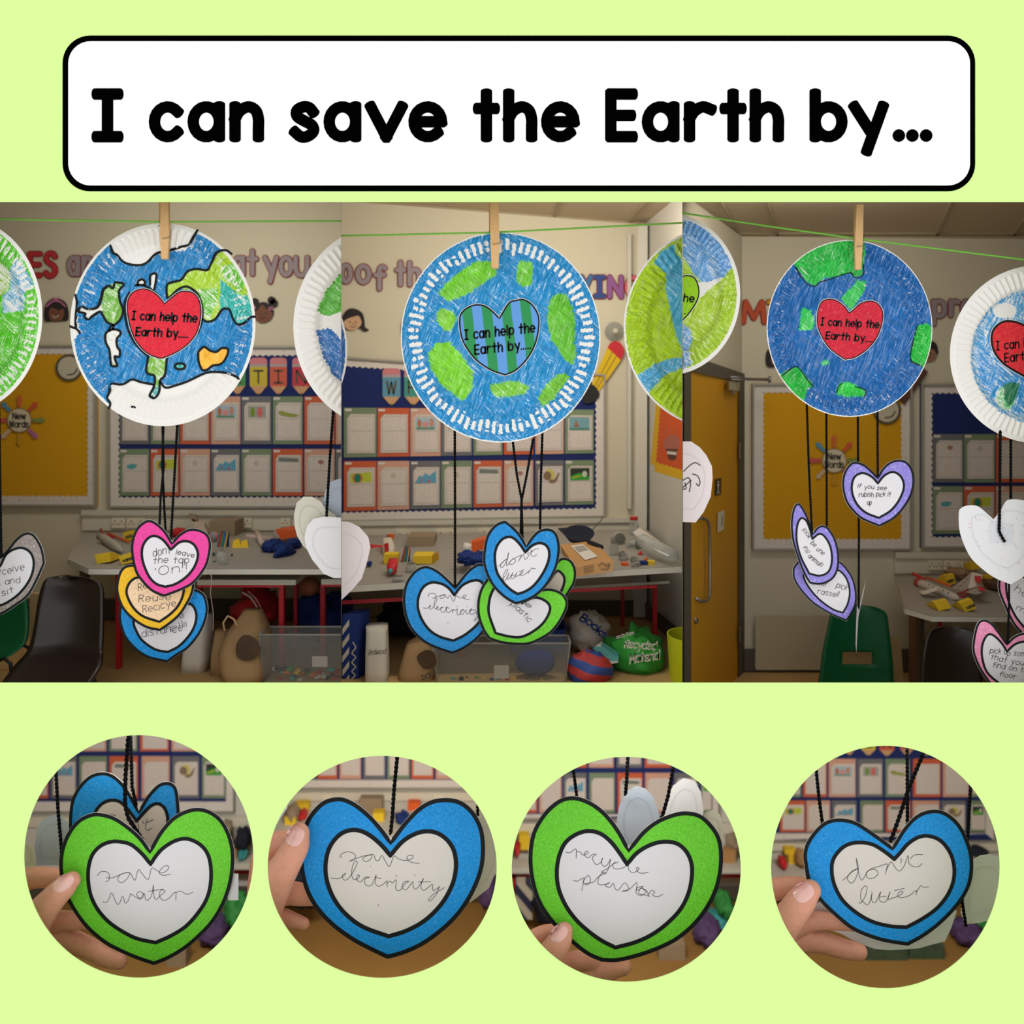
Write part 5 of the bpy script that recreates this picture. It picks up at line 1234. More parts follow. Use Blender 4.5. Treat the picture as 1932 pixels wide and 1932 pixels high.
board('mustard yellow display board with white scalloped border in the right view', [(1421, 726), (1716, 726), (1716, 1035), (1421, 1035)], [(1440, 741), (1700, 741), (1700, 1017), (1440, 1017)], k, M_yelb)
board('navy blue display board of worksheets at the right edge', [(1739, 727), (2140, 727), (2140, 1031), (1739, 1031)], [(1758, 742), (2120, 742), (2120, 1013), (1758, 1013)], k, M_blueb)
for r, (y0, y1, cs, ds) in enumerate(((819, 910, ['grey', 'green', 'orange'], ['squiggle', 'faint', 'none']), (917, 1007, ['green', 'orange', 'peach'], ['wave', 'pumpkin', 'faint']))):
    for i, (x0, x1) in enumerate(((1759, 1816), (1817.5, 1876), (1878, 1936))):
        sheet([(x0, y0), (x1, y0), (x1, y1), (x0, y1)], cs[i], ds[i], k, '%s in %s row, right view board' % (ORD[i], ('upper', 'lower')[r]), 'worksheets on the right view board')


def new_words(cx, cy, label):
    t = Thing('words_sign', label, 'sign', (cx, cy + 46, k), 'New Words signs')
    kk = k - .001
    MB().prism([ell(cx, cy, 23, 23, 32)], kk, .001, .004).build('sign_rim', mat('dull_tan', (150, 128, 92), .7, .04), t)
    MB().prism([ell(cx, cy, 21.5, 21.5, 32)], kk, .0, .0044).build('sign_disc', mat('sign_cream', (215, 202, 178), .7, .03), t)
    MB().strokes(text('New', cx - 12, cy - 2.5, cx + 12, cy - 2.5, 11.5), 2.6, kk, .0047).strokes(text('Words', cx - 18, cy + 13, cx + 17, cy + 13, 11.5), 2.6, kk, .0047).build('lettering', M_skirt, t)
    for i, c in enumerate([(214, 112, 62), (212, 92, 60), (130, 150, 80), (180, 110, 160), (202, 160, 60), (205, 180, 150), (205, 90, 90), (90, 150, 180)]):
        a = math.radians(-90 + 45 * i); ux, uy = math.cos(a), math.sin(a)
        L_ = lambda d, s_: (cx + ux * d - uy * s_, cy + uy * d + ux * s_)
        if i == 4: c = (206, 152, 40)
        MB().prism([[L_(25, -3.6), L_(40, -3.6), L_(40, -6.6), L_(48.5, 0), L_(40, 6.6), L_(40, 3.6), L_(25, 3.6)]], kk, .001, .004).build('arrow', mat('arrow_%d' % i, c, .7, .05), t)


new_words(38.5, 793, 'round New Words sign with coloured arrows on the left view yellow board')
new_words(1572.6, 869, 'round New Words sign with coloured arrows on the right view yellow board')
for cx, cy, r, lab, hx in ((133, 694, 25, 'cut-out magnifying glass ring peeping out beside the white-capped globe plate', None), (1671, 774, 26, 'cut-out magnifying glass with brown handle below the dark blue plate', 1)):
    t = Thing('magnifier_cutout', lab, 'paper cutout', (cx, cy + r, k), 'magnifying glass cut-outs')
    MB().prism([ell(cx, cy, r, r, 36), ell(cx, cy, r - 3.6, r - 3.6, 36)[::-1]], k, .001, .0066).build('rim', M_skirt, t)
    MB().prism([ell(cx, cy, r - 3, r - 3, 36)], k, .001, .0056).build('lens', mat('lens_paper', (196, 188, 168), .6, .04), t)
    MB().ribbon(catmull([(cx - 3, cy + r * .55), (cx + r * .35, cy + r * .45), (cx + r * .6, cy + r * .1)], 5), 2.6, k, .006).build('glint', M_skirt, t)
    if hx: MB().prism([(1690, 752), (1735, 690), (1748, 702), (1704, 764)], k, .001, .0066).build('handle', mat('brown_card', (92, 62, 54), .7, .08), t)
    else: MB().prism([(146, 676), (160, 655), (172, 665), (156, 684)], k, .001, .0066).build('handle', mat('brown_card', (92, 62, 54), .7, .08), t)
t = Thing('pencil_cutout', 'big yellow paper pencil with red end leaning over the corner of the middle view board', 'paper pencil', (1115, 745, k), None)
MB().prism([Q(B2, [(780, 1160), (800, 1125), (840, 1107), (880, 1120), (912, 1170), (915, 1200), (885, 1260)])], k, .002, .006).build('eraser', mat('eraser_red', (200, 48, 58), .7, .05), t)
MB().prism([Q(B2, [(780, 1160), (885, 1260), (710, 1510), (655, 1450)])], k, .002, .0058).build('barrel', mat('pencil_yellow', (222, 184, 22), .6, .05), t)
MB().ribbon(Q(B2, [(820, 1190), (680, 1465)]), 1.0, k, .0066).ribbon(Q(B2, [(850, 1225), (695, 1485)]), 1.0, k, .0066).build('barrel_lines', M_skirt, t)
MB().prism([catmull(Q(B2, [(655, 1450), (712, 1510), (705, 1560), (640, 1600), (590, 1590), (600, 1510)]), 3, True)], k, .002, .0066).build('point', mat('dark_card', (44, 44, 44), .8, .1), t)
t = Thing('suction_hook', 'clear round suction hook above the big yellow pencil', 'hook', (1159, 645, k), None)
MB().lathe(W(1159, 625, KB - .004), [(18 * U * 1.5, 0), (17 * U * 1.5, .003), (8 * U * 1.5, .007), (6 * U * 1.5, .012), (1 * U, .013)], Vector((0, -1, 0)), 24).build('disc', M_glass, t)
MB().lathe(W(1161, 625, KB - .014), [(5 * U * 1.5, 0), (5 * U * 1.5, .004), (3.5 * U * 1.5, .006)], Vector((0, -1, 0)), 16).build('knob', mat('pale_plastic', (206, 196, 176), .4, .03), t)

# orange poster on the right wall
kr = lambda x, y: kright(x)
t = Thing('wall_poster', 'orange poster with a cupcake drawing on yellow scalloped backing, right wall of the middle view', 'poster', (1262, 890, kright(1262)), None)
cp = (1287, 'left')
MB().prism([Q(B2, [(1165, 1600), (1400, 1600), (1400, 2215), (1155, 2140), (1150, 2090), (1120, 2080)])], kr, .001, .003).build('yellow_backing', mat('poster_yellow', (226, 178, 20), .7, .05), t, clip=cp)
oq = Q(B2, [(1195, 1600), (1400, 1600), (1400, 2140), (1160, 2070), (1180, 1990), (1165, 1960)])
MB().prism([wavy([oq[0], oq[1], oq[2], oq[3]], 8, 2.0)], kr, .001, .0045).build('orange_sheet', mat('poster_orange', (214, 86, 30), .7, .06), t, clip=cp)
m = MB().prism([catmull(Q(B2, [(1235, 1960), (1225, 1900), (1250, 1860), (1300, 1850), (1345, 1870), (1350, 1940), (1335, 1960)]), 4, True)], kr, 0, .0054)
for x in (1245, 1285, 1320): m.ribbon(Q(B2, [(x, 1850), (x - 4, 1780)]), 1.6, kr, .0055)
m.build('cupcake_top', mat('cupcake_pink', (178, 104, 88), .8, .2, 200), t, clip=cp)
MB().prism([Q(B2, [(1240, 1960), (1335, 1960), (1320, 2040), (1290, 2055), (1260, 2040)])], kr, 0, .0054).build('cupcake_case', mat('case_dark', (96, 58, 50), .8, .2, 200), t, clip=cp)
MB().prism([Q(B2, [(1248, 1978), (1325, 1985), (1322, 2010), (1250, 2000)])], kr, 0, .0058).build('cupcake_band', M_bord, t, clip=cp)


# ------------------------------------------------------------------ furniture and clutter
def slab(b_, pts, kfun, down):
    T_ = [W(x, y, kfun(x, y)) for x, y in pts]; B_ = [p - Vector((0, 0, down)) for p in T_]; n = len(pts)
    return b_.add(T_ + B_, [tuple(range(n - 1, -1, -1)), tuple(range(n, 2 * n))] + [(i, (i + 1) % n, (i + 1) % n + n, i + n) for i in range(n)])


def rings(b_, rs, n=22, sq=4.0, jit=0.0, seed=1, cap=(1, 1), wall=0):
    """closed or open vessel from rings (y, xl, xr, k, half depth m)"""
    rn = random.Random(seed); vs = []; N = [rn.uniform(-1, 1) for _ in range(n)]
    def ring(y, xl, xr, k_, hd, s_=1.0):
        c = W((xl + xr) / 2, y, k_); hw_ = (xr - xl) / 2 * U * k_; o = []
        for j in range(n):
            a = 2 * math.pi * j / n + math.pi / 4; ca, sa = math.cos(a), math.sin(a)
            r = 1 / (abs(ca) ** sq + abs(sa) ** sq) ** (1 / sq); q = 1 + jit * (N[(j * 5 + len(vs)) % n] + rn.uniform(-.6, .6))
            o.append(c + Vector((ca * r * hw_ * q * s_, sa * r * hd * q * s_, jit * hw_ * rn.uniform(-.3, .3))))
        return o
    for r_ in rs: vs += ring(*r_)
    if wall:
        for r_ in reversed(rs): vs += ring(*r_, s_=1 - wall)
    m = len(vs) // n
    fs = [(i * n + j, (i + 1) * n + j, (i + 1) * n + (j + 1) % n, i * n + (j + 1) % n) for i in range(m - 1) for j in range(n)]
    if cap[0] or wall: fs.append(tuple((m - 1) * n + j for j in range(n)) if wall else tuple(range(n)))
    if cap[1]: fs.append(tuple(range(n - 1, -1, -1)) if wall else tuple((m - 1) * n + j for j in reversed(range(n))))
    return b_.add(vs, fs, jit > 0)


def box3(b_, f4, k1, b4, k2): return b_.hexa([W(x, y, k1) for x, y in f4], [W(x, y, k2) for x, y in b4])


def bx(b_, x0, y0, x1, y1, k_, d, skew=0):
    """upright box: front face in picture px at k_, d metres deep, skew shifts the back sideways (m)"""
    f = [W(x0, y0, k_), W(x1, y0, k_), W(x1, y1, k_), W(x0, y1, k_)]
    return b_.hexa(f, [p + Vector((skew, d, 0)) for p in f])


def one(name, label, cat, mb, m, group=None, kind=None): return mb.build(name, m, label=label, cat=cat, group=group, kind=kind)


M_yc = mat('yellow_card', (232, 194, 44), .7, .06); M_or = mat('orange_card', (226, 96, 36), .6, .06); M_bc = mat('navy_cloth', (28, 52, 118), .85, .2, 60, .3)
M_brown = mat('brown_card_box', (178, 134, 86), .8, .06, 30); M_kraft = mat('kraft_paper', (164, 132, 92), .85, .1, 40, .3); M_redp = mat('red_plastic', (200, 44, 48), .45, .08)
M_roll = mat('pale_roll', (214, 190, 184), .7, .04); M_grn = mat('green_chair_plastic', (10, 92, 52), .4, .06); M_brn = mat('brown_chair_plastic', (34, 22, 19), .32, .1, 8, spec=.5)
M_cardgrey = mat('dull_card', (150, 132, 108), .8, .08); M_tealp = mat('teal_plastic', (70, 160, 160), .5, .08); M_orb = mat('orange_ball', (178, 108, 78), .6, .1); M_wboard = mat('pale_plywood', (196, 170, 124), .7, .12, 40)
M_darkcl = mat('dark_cloth', (34, 36, 48), .9, .2, 60, .3); M_whiteb = mat('white_bag', (206, 198, 184), .8, .06, 40, .3); M_legw = mat('brown_leg', (120, 96, 64), .6, .1)

# ---- left view
kt1 = lambda x, y: kline(y, 1005, 1.48, 1073, 1.152)
CL = (643.6, 'left')
t = Thing('side_table', 'grey topped side table with red legs in the left view', 'table', (400, 1262, 1.22), None)
slab(MB(), [(155, 1005), (700, 1003), (700, 1073), (167, 1073), (127, 1055)], kt1, 9.5 * U * 1.15).build('table_top', M_table, t, clip=CL)
MB().add([W(127, 1056, kt1(0, 1055) - .002), W(167, 1074, 1.150), W(700, 1074, 1.150), W(700, 1084, 1.150), W(167, 1084, 1.150), W(127, 1065.5, kt1(0, 1055) - .002)], [(0, 5, 4, 1), (1, 4, 3, 2)]).build('table_edging', M_edge, t, clip=CL)
MB().pbox(372, 1094, 558, 1104, 1.19, .12).build('lower_shelf', M_edge, t)
MB().pbox(606, 1093, 700, 1103, 1.19, .12).build('lower_shelf', M_edge, t, clip=CL)
MB().pbox(372, 1104, 535, 1108.5, 1.19, .02).build('rail', M_red, t)
MB().pbox(606, 1103, 700, 1107, 1.19, .02).build('rail', M_red, t, clip=CL)
for x0, x1, y0, y1, kk in ((526, 535, 1104, 1262, 1.205), (604, 613, 1103, 1238, 1.27), (218, 225.5, 1084, 1262, 1.205), (554, 560, 1090, 1225, 1.30), (372, 379, 1104, 1225, 1.30)):
    MB().pbox(x0, y0, x1, y1, kk, .012).build('leg', M_red, t)
MB().pbox(150, 1072, 160, 1096, 1.24, .02).build('leg', M_legw, t)
# trunking with sockets
def trunk(x0, x1, y0, y1, ymid, label, socks, kk=KB - .006, clip=None, dy=0):
    t = Thing('cable_trunking', label, 'trunking', ((x0 + x1) / 2, y1, kk), None)
    MB().prism([(x0, y0), (x1, y0 + dy), (x1, y1 + dy), (x0, y1)], kk, .010).build('trunk_body', M_white, t, clip=clip)
    MB().prism([(x0, y0), (x1, y0 + dy), (x1, ymid + dy), (x0, ymid)], kk, .006, .005).build('upper_cover', M_edge, t, clip=clip)
    for a, b_, c, d in socks:
        s_ = MB().prism([rrect(a, c, b_, d, 1.5, 3)], kk, .004, .005).build('socket', mat('socket_cream', (228, 218, 196), .4, .03), t, clip=clip)
        m = MB(); n = 2 if b_ - a > 24 else 1
        for i in range(n):
            cx = a + (b_ - a) * (i + .5) / n; cy = (c + d) / 2
            m.prism([[(cx - 1, cy - 5), (cx + 1, cy - 5), (cx + 1, cy - 2), (cx - 1, cy - 2)]], kk, .0, .0056)
            for sx in (-4, 4): m.prism([[(cx + sx - 1.4, cy + 1), (cx + sx + 1.4, cy + 1), (cx + sx + 1.4, cy + 2.6), (cx + sx - 1.4, cy + 2.6)]], kk, .0, .0056)
        m.build('pin_holes', M_skirt, s_)


trunk(155, 700, 962, 1001, 972, 'cream cable trunking with sockets above the side table, left view', [(212, 238, 977, 996), (241, 276, 977, 996), (444, 476, 977, 995), (530, 549, 977, 993)], clip=CL)
T1 = lambda y: kt1(0, y)
one('paper_tube', 'grey white card rocket tube lying on the left end of the left view table', 'tube', MB().tube([W(188, 1012, T1(1024)), W(200, 1019, T1(1026)), W(218, 1031, T1(1038)), W(230, 1040, T1(1046))], [7 * U * 1.4, 8.5 * U * 1.35, 8.5 * U * 1.3, 3 * U * 1.25], 14), mat('greyed_card', (176, 170, 158), .7, .06))
one('drinking_straw', 'orange red straw lying behind the card rocket tube, left view', 'straw', MB().tube([W(203, 1006, T1(1010)), W(243, 1022, T1(1026))], 2 * U * 1.4, 8), M_or)
one('drinking_straw', 'red bent straw pieces behind the rocket tube, left view', 'straw', MB().tube([W(190, 998, T1(1008)), W(196, 1010, T1(1012)), W(214, 1013, T1(1016))], 2.4 * U * 1.4, 8), M_redp)
for q, lab, txt in (([(179, 1047), (206, 1043), (209, 1060), (183, 1064)], 'blank yellow folded card at the front left corner of the left view table', None),
                    ([(223, 1050), (248, 1042), (254, 1060), (230, 1066)], 'yellow folded name card beside the yellow heart, left view', 'name'),
                    ([(232, 1005), (254, 1000), (254, 1018), (235, 1021)], 'yellow folded name card at the back of the left view table', 'note'),
                    ([(300, 984), (316, 980), (322, 996), (303, 1000)], 'yellow folded card standing behind the pink heart', None)):
    yb = q[3][1]; kk = T1(min(1072, yb))
    t = Thing('folded_card', lab, 'card', (q[3][0], yb, kk), 'yellow folded cards on tables')
    f = [W(*p, kk) for p in q]; bk = [f[0] + Vector((0, .012, 0)), f[1] + Vector((0, .012, 0)), f[2] + Vector((0, .05, 0)), f[3] + Vector((0, .05, 0))]
    MB().hexa(f, bk).build('card', M_yc, t)
    if txt: MB().strokes(text(txt, q[3][0] + 3, q[3][1] - 5, q[2][0] - 4, q[2][1] - 5, 6), 1.4, kk - .001).build('lettering', M_skirt, t)
one('crumpled_felt', 'red crumpled felt at the back of the left view table', 'cloth', MB().blob(W(337, 1004, T1(1012)), 13 * U * 1.4, .02, 8 * U * 1.4, 3), M_redp)
t = Thing('cereal_box', 'tilted torn snack box with orange top, left view table', 'box', (372, 1010, T1(1014)), None)
box3(MB(), [(362, 978), (384, 990), (392, 1006), (372, 1010)], 1.43, [(366, 974), (388, 986), (396, 1000), (376, 1004)], 1.47).build('carton', mat('carton_cream', (206, 188, 170), .7, .08), t)
box3(MB(), [(355, 971), (368, 972), (374, 984), (362, 984)], 1.43, [(357, 969), (370, 970), (376, 980), (364, 980)], 1.47).build('flap', M_cardgrey, t)
one('cardboard_box', 'plain grey brown card box against the trunking, left view', 'box', bx(MB(), 394, 983, 443, 1011, 1.44, .06), M_cardgrey)
one('paper_roll', 'long pale pink paper roll on the left view table', 'roll', MB().tube([W(464, 1012, 1.42), W(518, 1018, 1.42)], 5 * U * 1.4, 12), M_roll)
one('paper_roll', 'short pale paper roll lying across the long one, left view', 'roll', MB().tube([W(484, 1003, 1.41), W(495, 1026, 1.33)], 5 * U * 1.4, 12), mat('pale_roll_b', (204, 182, 172), .7, .05))
t = Thing('tissue_box', 'orange carton lying on the blue cloth, left view table', 'box', (536, 1018, 1.34), None)
box3(MB(), [(519, 1000), (530, 1018), (560, 1013), (556, 1000)], 1.36, [(519, 999), (526, 998), (560, 993), (552, 992)], 1.43).build('carton', M_or, t)
MB().quad([(518.5, 1000, 1.358), (530, 1018, 1.358), (527, 1019, 1.36), (517, 1003, 1.36)]).build('end_flap', M_bord, t)
one('cloth_bundle', 'crumpled navy cloth bundle on the left view table', 'cloth', MB().blob(W(515, 1030, 1.30), 18 * U * 1.3, .035, 12 * U * 1.3, 7, .3).blob(W(535, 1040, 1.26), 17 * U * 1.3, .03, 13 * U * 1.3, 9, .3).blob(W(553, 1026, 1.32), 14 * U * 1.3, .03, 9 * U * 1.3, 5, .3), M_bc)
t = Thing('bottle_car', 'toy car of clear bottle with green bottle-top wheels, left view table', 'toy', (420, 1070, T1(1070)), None)
MB().tube([W(415, 1042, 1.25), W(418, 1052, 1.22), W(423, 1066, 1.18)], [10 * U, 11 * U * 1.2, 8 * U * 1.2], 14).build('bottle_body', M_glass, t)
for x, y, kk in ((404, 1046, 1.25), (438, 1049, 1.25), (405, 1062, 1.2), (435, 1066, 1.2)):
    MB().lathe(W(x - 2, y, kk), [(4.2 * U * 1.2, 0), (4.4 * U * 1.2, 3.5 * U)], Vector((1, 0, 0)), 14).build('wheel', mat('dark_green_cap', (40, 84, 70), .5, .08), t)
t = Thing('striped_booklet', 'rainbow striped booklet leaning among the clutter, left view', 'booklet', (420, 1034, 1.33), None)
MB().prism([(409, 1034), (417, 1003), (431, 1005), (430, 1034)], 1.33, .006).build('cover', M_bc, t)
for i, c in enumerate(((210, 70, 60), (90, 160, 70), (60, 120, 190), (230, 190, 60))):
    x = 416 + i * 3.6; MB().prism([(x - 4, 1033), (x + 1.6, 1004), (x + 4.0, 1004), (x - 1.0, 1033)], 1.33, .001, .0015).build('stripe', mat('bk_stripe_%d' % i, c, .6), t)
one('toy_ball', 'pink and teal patterned ball behind the striped booklet, left view', 'ball', MB().blob(W(404, 1012, 1.38), 9 * U * 1.4, 9 * U * 1.4, 9 * U * 1.4, 2, .02), stripe_mat('ball_paint', (206, 120, 130), (100, 160, 170), 40, 20))
for i, (x, y, s_) in enumerate(((446, 1036, 1), (461, 1038, -1))):
    one('folded_card', ('yellow card tent with a dark edge beside the striped booklet, left view', 'yellow card tent nearest the pale rolls, left view')[i], 'card', MB().hexa([W(x - 6, y - 16, 1.33), W(x + 5, y - 20, 1.33), W(x + 9, y, 1.32), W(x - 9, y + 1, 1.32)], [W(x - 5, y - 17, 1.345), W(x + 6, y - 21, 1.345), W(x + 11, y - 3, 1.37), W(x - 6, y - 3, 1.37)]), M_yc, 'yellow folded cards on tables')


def chair(name, label, rs, m, legs, hole=None, bow=.012, n=16, t_=.006):
    t = Thing(name, label, 'chair', (legs[0][0][0], legs[0][-1][1], legs[0][-1][2]) if legs else (rs[-1][1], rs[-1][0], rs[-1][3]), None)
    MB().rows(rs, t_, n, hole, bow).build('seat_shell', m, t)
    for L_ in legs: MB().tube([W(*p) for p in L_], 3.6 * U * 1.1, 10).build('leg', mat('chair_leg_black', (24, 24, 26), .4, .1), t)
    return t


F1 = lambda kk: HOR + FB[1] / kk
def dense(rs, n=5):
    o = []
    for i in range(len(rs) - 1):
        p0, p1, p2, p3 = rs[max(0, i - 1)], rs[i], rs[i + 1], rs[min(len(rs) - 1, i + 2)]
        for j in range(n):
            t_ = j / n; o.append(tuple(.5 * ((2 * b_) + (c - a) * t_ + (2 * a - 5 * b_ + 4 * c - d) * t_ ** 2 + (3 * b_ - a - 3 * c + d) * t_ ** 3) for a, b_, c, d in zip(p0, p1, p2, p3)))
    o.append(rs[-1]); return o


chair('plastic_chair', 'dark brown moulded plastic chair in the left view', dense([(1085.5, 112, 136, 1.142), (1087, 100, 160, 1.140), (1093, 91, 183, 1.137), (1106, 85, 198, 1.133), (1135, 78, 200, 1.128), (1170, 73, 200, 1.125), (1205, 66, 199, 1.122), (1226, 58, 198, 1.116), (1246, 40, 198, 1.10), (1266, 24, 190, 1.085), (1292, 6, 172, 1.068), (1302, 4, 166, 1.066)], 3), M_brn,
      [[(90, 1262, 1.10), (70, 1290, 1.10), (60, F1(1.10), 1.10)], [(170, 1262, 1.10), (180, 1290, 1.10), (184, F1(1.10), 1.10)]])
chair('plastic_chair', 'dark green moulded plastic chair cut by the left edge of the left view', dense([(1085, -60, 20, 1.15), (1092, -76, 40, 1.147), (1115, -84, 52, 1.142), (1150, -88, 58, 1.137), (1185, -90, 59, 1.133), (1212, -90, 53, 1.128), (1232, -92, 30, 1.12), (1246, -95, 6, 1.11), (1256, -98, -12, 1.10)], 3), M_grn,
      [[(28, 1222, 1.14), (42, 1216, 1.14), (54, 1222, 1.14), (57, 1240, 1.14), (60, 1288, 1.14)], [(-10, 1250, 1.10), (8, 1242, 1.10), (20, 1252, 1.10), (22, 1275, 1.10), (22, 1309, 1.10)], [(-80, 1250, 1.10), (-85, F1(1.10), 1.10)]])
one('plywood_board', 'pale board standing behind the brown chair, left view', 'board', bx(MB(), 56, 1120, 76, 1262, 1.20, .01), M_wboard)
# under the table
one('paper_bag', 'white crumpled paper bag under the left view table beside the blue heart', 'bag', rings(MB(), [(1262, 352, 396, 1.208, .03), (1240, 353, 397, 1.208, .03), (1205, 356, 397, 1.212, .028), (1160, 360, 398, 1.216, .02)], 20, 6, .03, 3), M_whiteb)
t = Thing('paper_bag', 'brown paper carrier bag slumped under the left view table', 'bag', (450, 1280, 1.165), None)
rings(MB(), [(1284, 430, 500, 1.155, .03), (1262, 420, 506, 1.16, .035), (1225, 418, 504, 1.17, .035), (1190, 432, 506, 1.18, .03), (1150, 462, 492, 1.19, .015)], 20, 3.5, .06, 4).build('bag_body', M_kraft, t)
MB().tube([W(424, 1190, 1.155), W(421, 1175, 1.155), W(430, 1162, 1.155), W(441, 1168, 1.155), W(448, 1182, 1.155)], 2.0 * U * 1.1, 8).build('handle', mat('pale_kraft', (206, 176, 134), .8, .06), t)
MB().prism([catmull([(446, 1215), (460, 1198), (480, 1204), (492, 1228), (470, 1246), (448, 1240)], 4, True)], 1.136, .0005).build('shaded_opening', mat('opening_shade', (84, 66, 50), .9, .3, 90), t)  # dark patch painted in for the shaded mouth of the bag
one('paper_bag', 'second brown paper bag behind the slumped carrier, left view', 'bag', rings(MB(), [(1268, 402, 440, 1.195, .03), (1230, 404, 438, 1.20, .03), (1188, 408, 436, 1.21, .02)], 18, 3, .07, 9), M_kraft)
t = Thing('holdall', 'red holdall bag with pale stripes under the left view table', 'bag', (480, 1175, 1.38), None)
MB().blob(W(484, 1146, 1.33), 42 * U * 1.33, .06, 36 * U * 1.33, 12, .2).build('bag_body', M_redp, t)
MB().ribbon(catmull([(458, 1118), (475, 1130), (488, 1152)], 5), 3.0, 1.268).ribbon(catmull([(468, 1116), (483, 1130), (494, 1150)], 5), 1.4, 1.268).build('stripe', M_whiteb, t)
one('cloth_bag', 'navy blue cloth bag under the right end of the left view table', 'bag', MB().blob(W(612, 1164, 1.36), 52 * U * 1.33, .06, 42 * U * 1.3, 21, .3), M_bc).location.x += 0
one('football', 'orange brown ball on the shelf at the right end of the left view', 'ball', MB().blob(W(583, 1107, 1.33), 20 * U * 1.33, 20 * U * 1.3, 18 * U * 1.33, 2, .01), M_orb)


def clearbox(label, x0, x1, y0, y1, k1, d, inn=4, paper=None, clip=None):
    t = Thing('storage_box', label, 'storage box', ((x0 + x1) / 2, y1, k1), 'clear plastic storage boxes')
    A = [W(x0, y0, k1), W(x1, y0, k1), W(x1 - inn, y1, k1), W(x0 + inn, y1, k1)]; dd = Vector((0, d, 0)); Bk = [p + dd for p in A]
    m = MB().add(A, [(0, 3, 2, 1)]); m.add(Bk, [(0, 1, 2, 3)]); m.add([A[0], Bk[0], Bk[3], A[3]], [(0, 1, 2, 3)]); m.add([A[1], A[2], Bk[2], Bk[1]], [(0, 1, 2, 3)]); m.add([A[3], Bk[3], Bk[2], A[2]], [(0, 1, 2, 3)])
    m.build('box_wall', M_glass, t, clip=clip)
    rim = mat('clear_rim', (170, 168, 162), .3, .05, alpha=.55); r_ = 2.2 * U * k1
    MB().tube([A[0], A[1]], r_, 6).tube([A[1], Bk[1]], r_, 6).tube([Bk[1], Bk[0]], r_, 6).tube([Bk[0], A[0]], r_, 6).tube([A[0], A[3]], r_ * .6, 6).tube([A[1], A[2]], r_ * .6, 6).build('rim', rim, t, clip=clip)
    if paper: MB().prism([(paper[0], paper[1]), (paper[2], paper[1]), (paper[2], paper[3]), (paper[0], paper[3])], k1 + .004, .0003, .0005).build('paper_label', M_bord, t, clip=clip)
    return t


def bricks(where, x0, x1, y0, y1, k1, dk, n, seed, group, clip=None):
    rn = random.Random(seed); cs = ['(%s)' % 0]
    pal = [('red', (200, 40, 36)), ('yellow', (232, 190, 40)), ('green', (60, 150, 60)), ('teal', (60, 160, 160)), ('blue', (30, 60, 140)), ('orange', (226, 110, 40)), ('black', (34, 34, 38)), ('white', (214, 210, 200))]
    for i in range(n):
        nm, c = pal[rn.randrange(len(pal))]; kk = k1 + dk * rn.random(); x = x0 + (x1 - x0) * (i + rn.random()) / n; y = y0 + (y1 - y0) * rn.random(); w_ = rn.uniform(7, 12); h = rn.uniform(4, 7); a = rn.uniform(-.5, .5)
        q = [(x + (px * math.cos(a) - py * math.sin(a)), y + (px * math.sin(a) + py * math.cos(a))) for px, py in ((-w_ / 2, -h / 2), (w_ / 2, -h / 2), (w_ / 2, h / 2), (-w_ / 2, h / 2))]
        MB().prism([q], kk, .008).build('toy_brick', mat('brick_' + nm, c, .4, .05), label='%s toy brick in the jumble inside %s' % (nm, where), cat='toy brick', group=group + ', ' + nm, clip=clip)


clearbox('clear storage box of toy bricks at the bottom right of the left view', 489, 700, 1198, 1289, 1.146, .055, 8, (589, 1238, 618, 1258), CL)
bricks('the left view storage box', 512, 640, 1262, 1284, 1.15, .03, 34, 5, 'toy bricks in the left view box', CL)
one('string_tail', 'thin orange string hanging down from the left view table edge', 'string', MB().tube([W(396, 1075, 1.14), W(399, 1090, 1.14), W(397, 1120, 1.14), W(403, 1160, 1.14), W(402, 1190, 1.14)], .7 * U, 5), M_roll)

# ---- middle view
kt2 = lambda x, y: kline(y, 1005, 1.48, 1092, 1.15)
CM = (644.4, 'right'); CM2 = (1287, 'left')
t = Thing('side_table', 'long grey topped side table with red frame in the middle view', 'table', (960, 1206, 1.3), None)
slab(MB(), [(600, 1012), (1219, 998), (1284, 1062), (1286, 1068), (600, 1109)], lambda x, y: kt2(x, max(1005, min(1095, y + (x - 900) * .03))), 9 * U * 1.2).build('table_top', M_table, t, clip=CM)
MB().add([W(600, 1109, 1.137), W(1286, 1069, 1.16), W(1286, 1080, 1.16), W(600, 1121, 1.137)], [(0, 3, 2, 1)]).build('table_edging', M_edge, t, clip=CM)
MB().add([W(1060, 1108, 1.2), W(1263, 1096, 1.22), W(1263, 1101, 1.22), W(1060, 1113, 1.2)], [(0, 3, 2, 1)]).build('lower_shelf', M_edge, t)
MB().hexa([W(600, 1135, 1.17), W(1240, 1104, 1.2), W(1240, 1109, 1.2), W(600, 1143, 1.17)], [W(600, 1135, 1.18), W(1240, 1104, 1.21), W(1240, 1109, 1.21), W(600, 1143, 1.18)]).build('rail', M_red, t, clip=CM)
for x0, x1, y0, y1, kk in ((1172, 1178, 1111, 1181, 1.42), (1232, 1240, 1107, 1224, 1.285), (866, 873, 1125, 1240, 1.24), (951, 958, 1120, 1205, 1.34)):
    MB().pbox(x0, y0, x1, y1, kk, .012).build('leg', M_red, t)
trunk(560, 1205, 984, 1019, 993, 'cream cable trunking with sockets along the wall of the middle view', [(748, 775, 1002, 1019), (822, 860, 1000, 1017), (902, 925, 998, 1014), (1060, 1084, 994, 1008)], clip=CM, dy=-8)
T2 = lambda y: kt2(0, y)
one('plastic_tube', 'red plastic tube at the left end of the middle view table', 'tube', MB().tube([W(690, 1034, 1.38), W(722, 1037, 1.38)], 8 * U * 1.38, 12), M_redp)
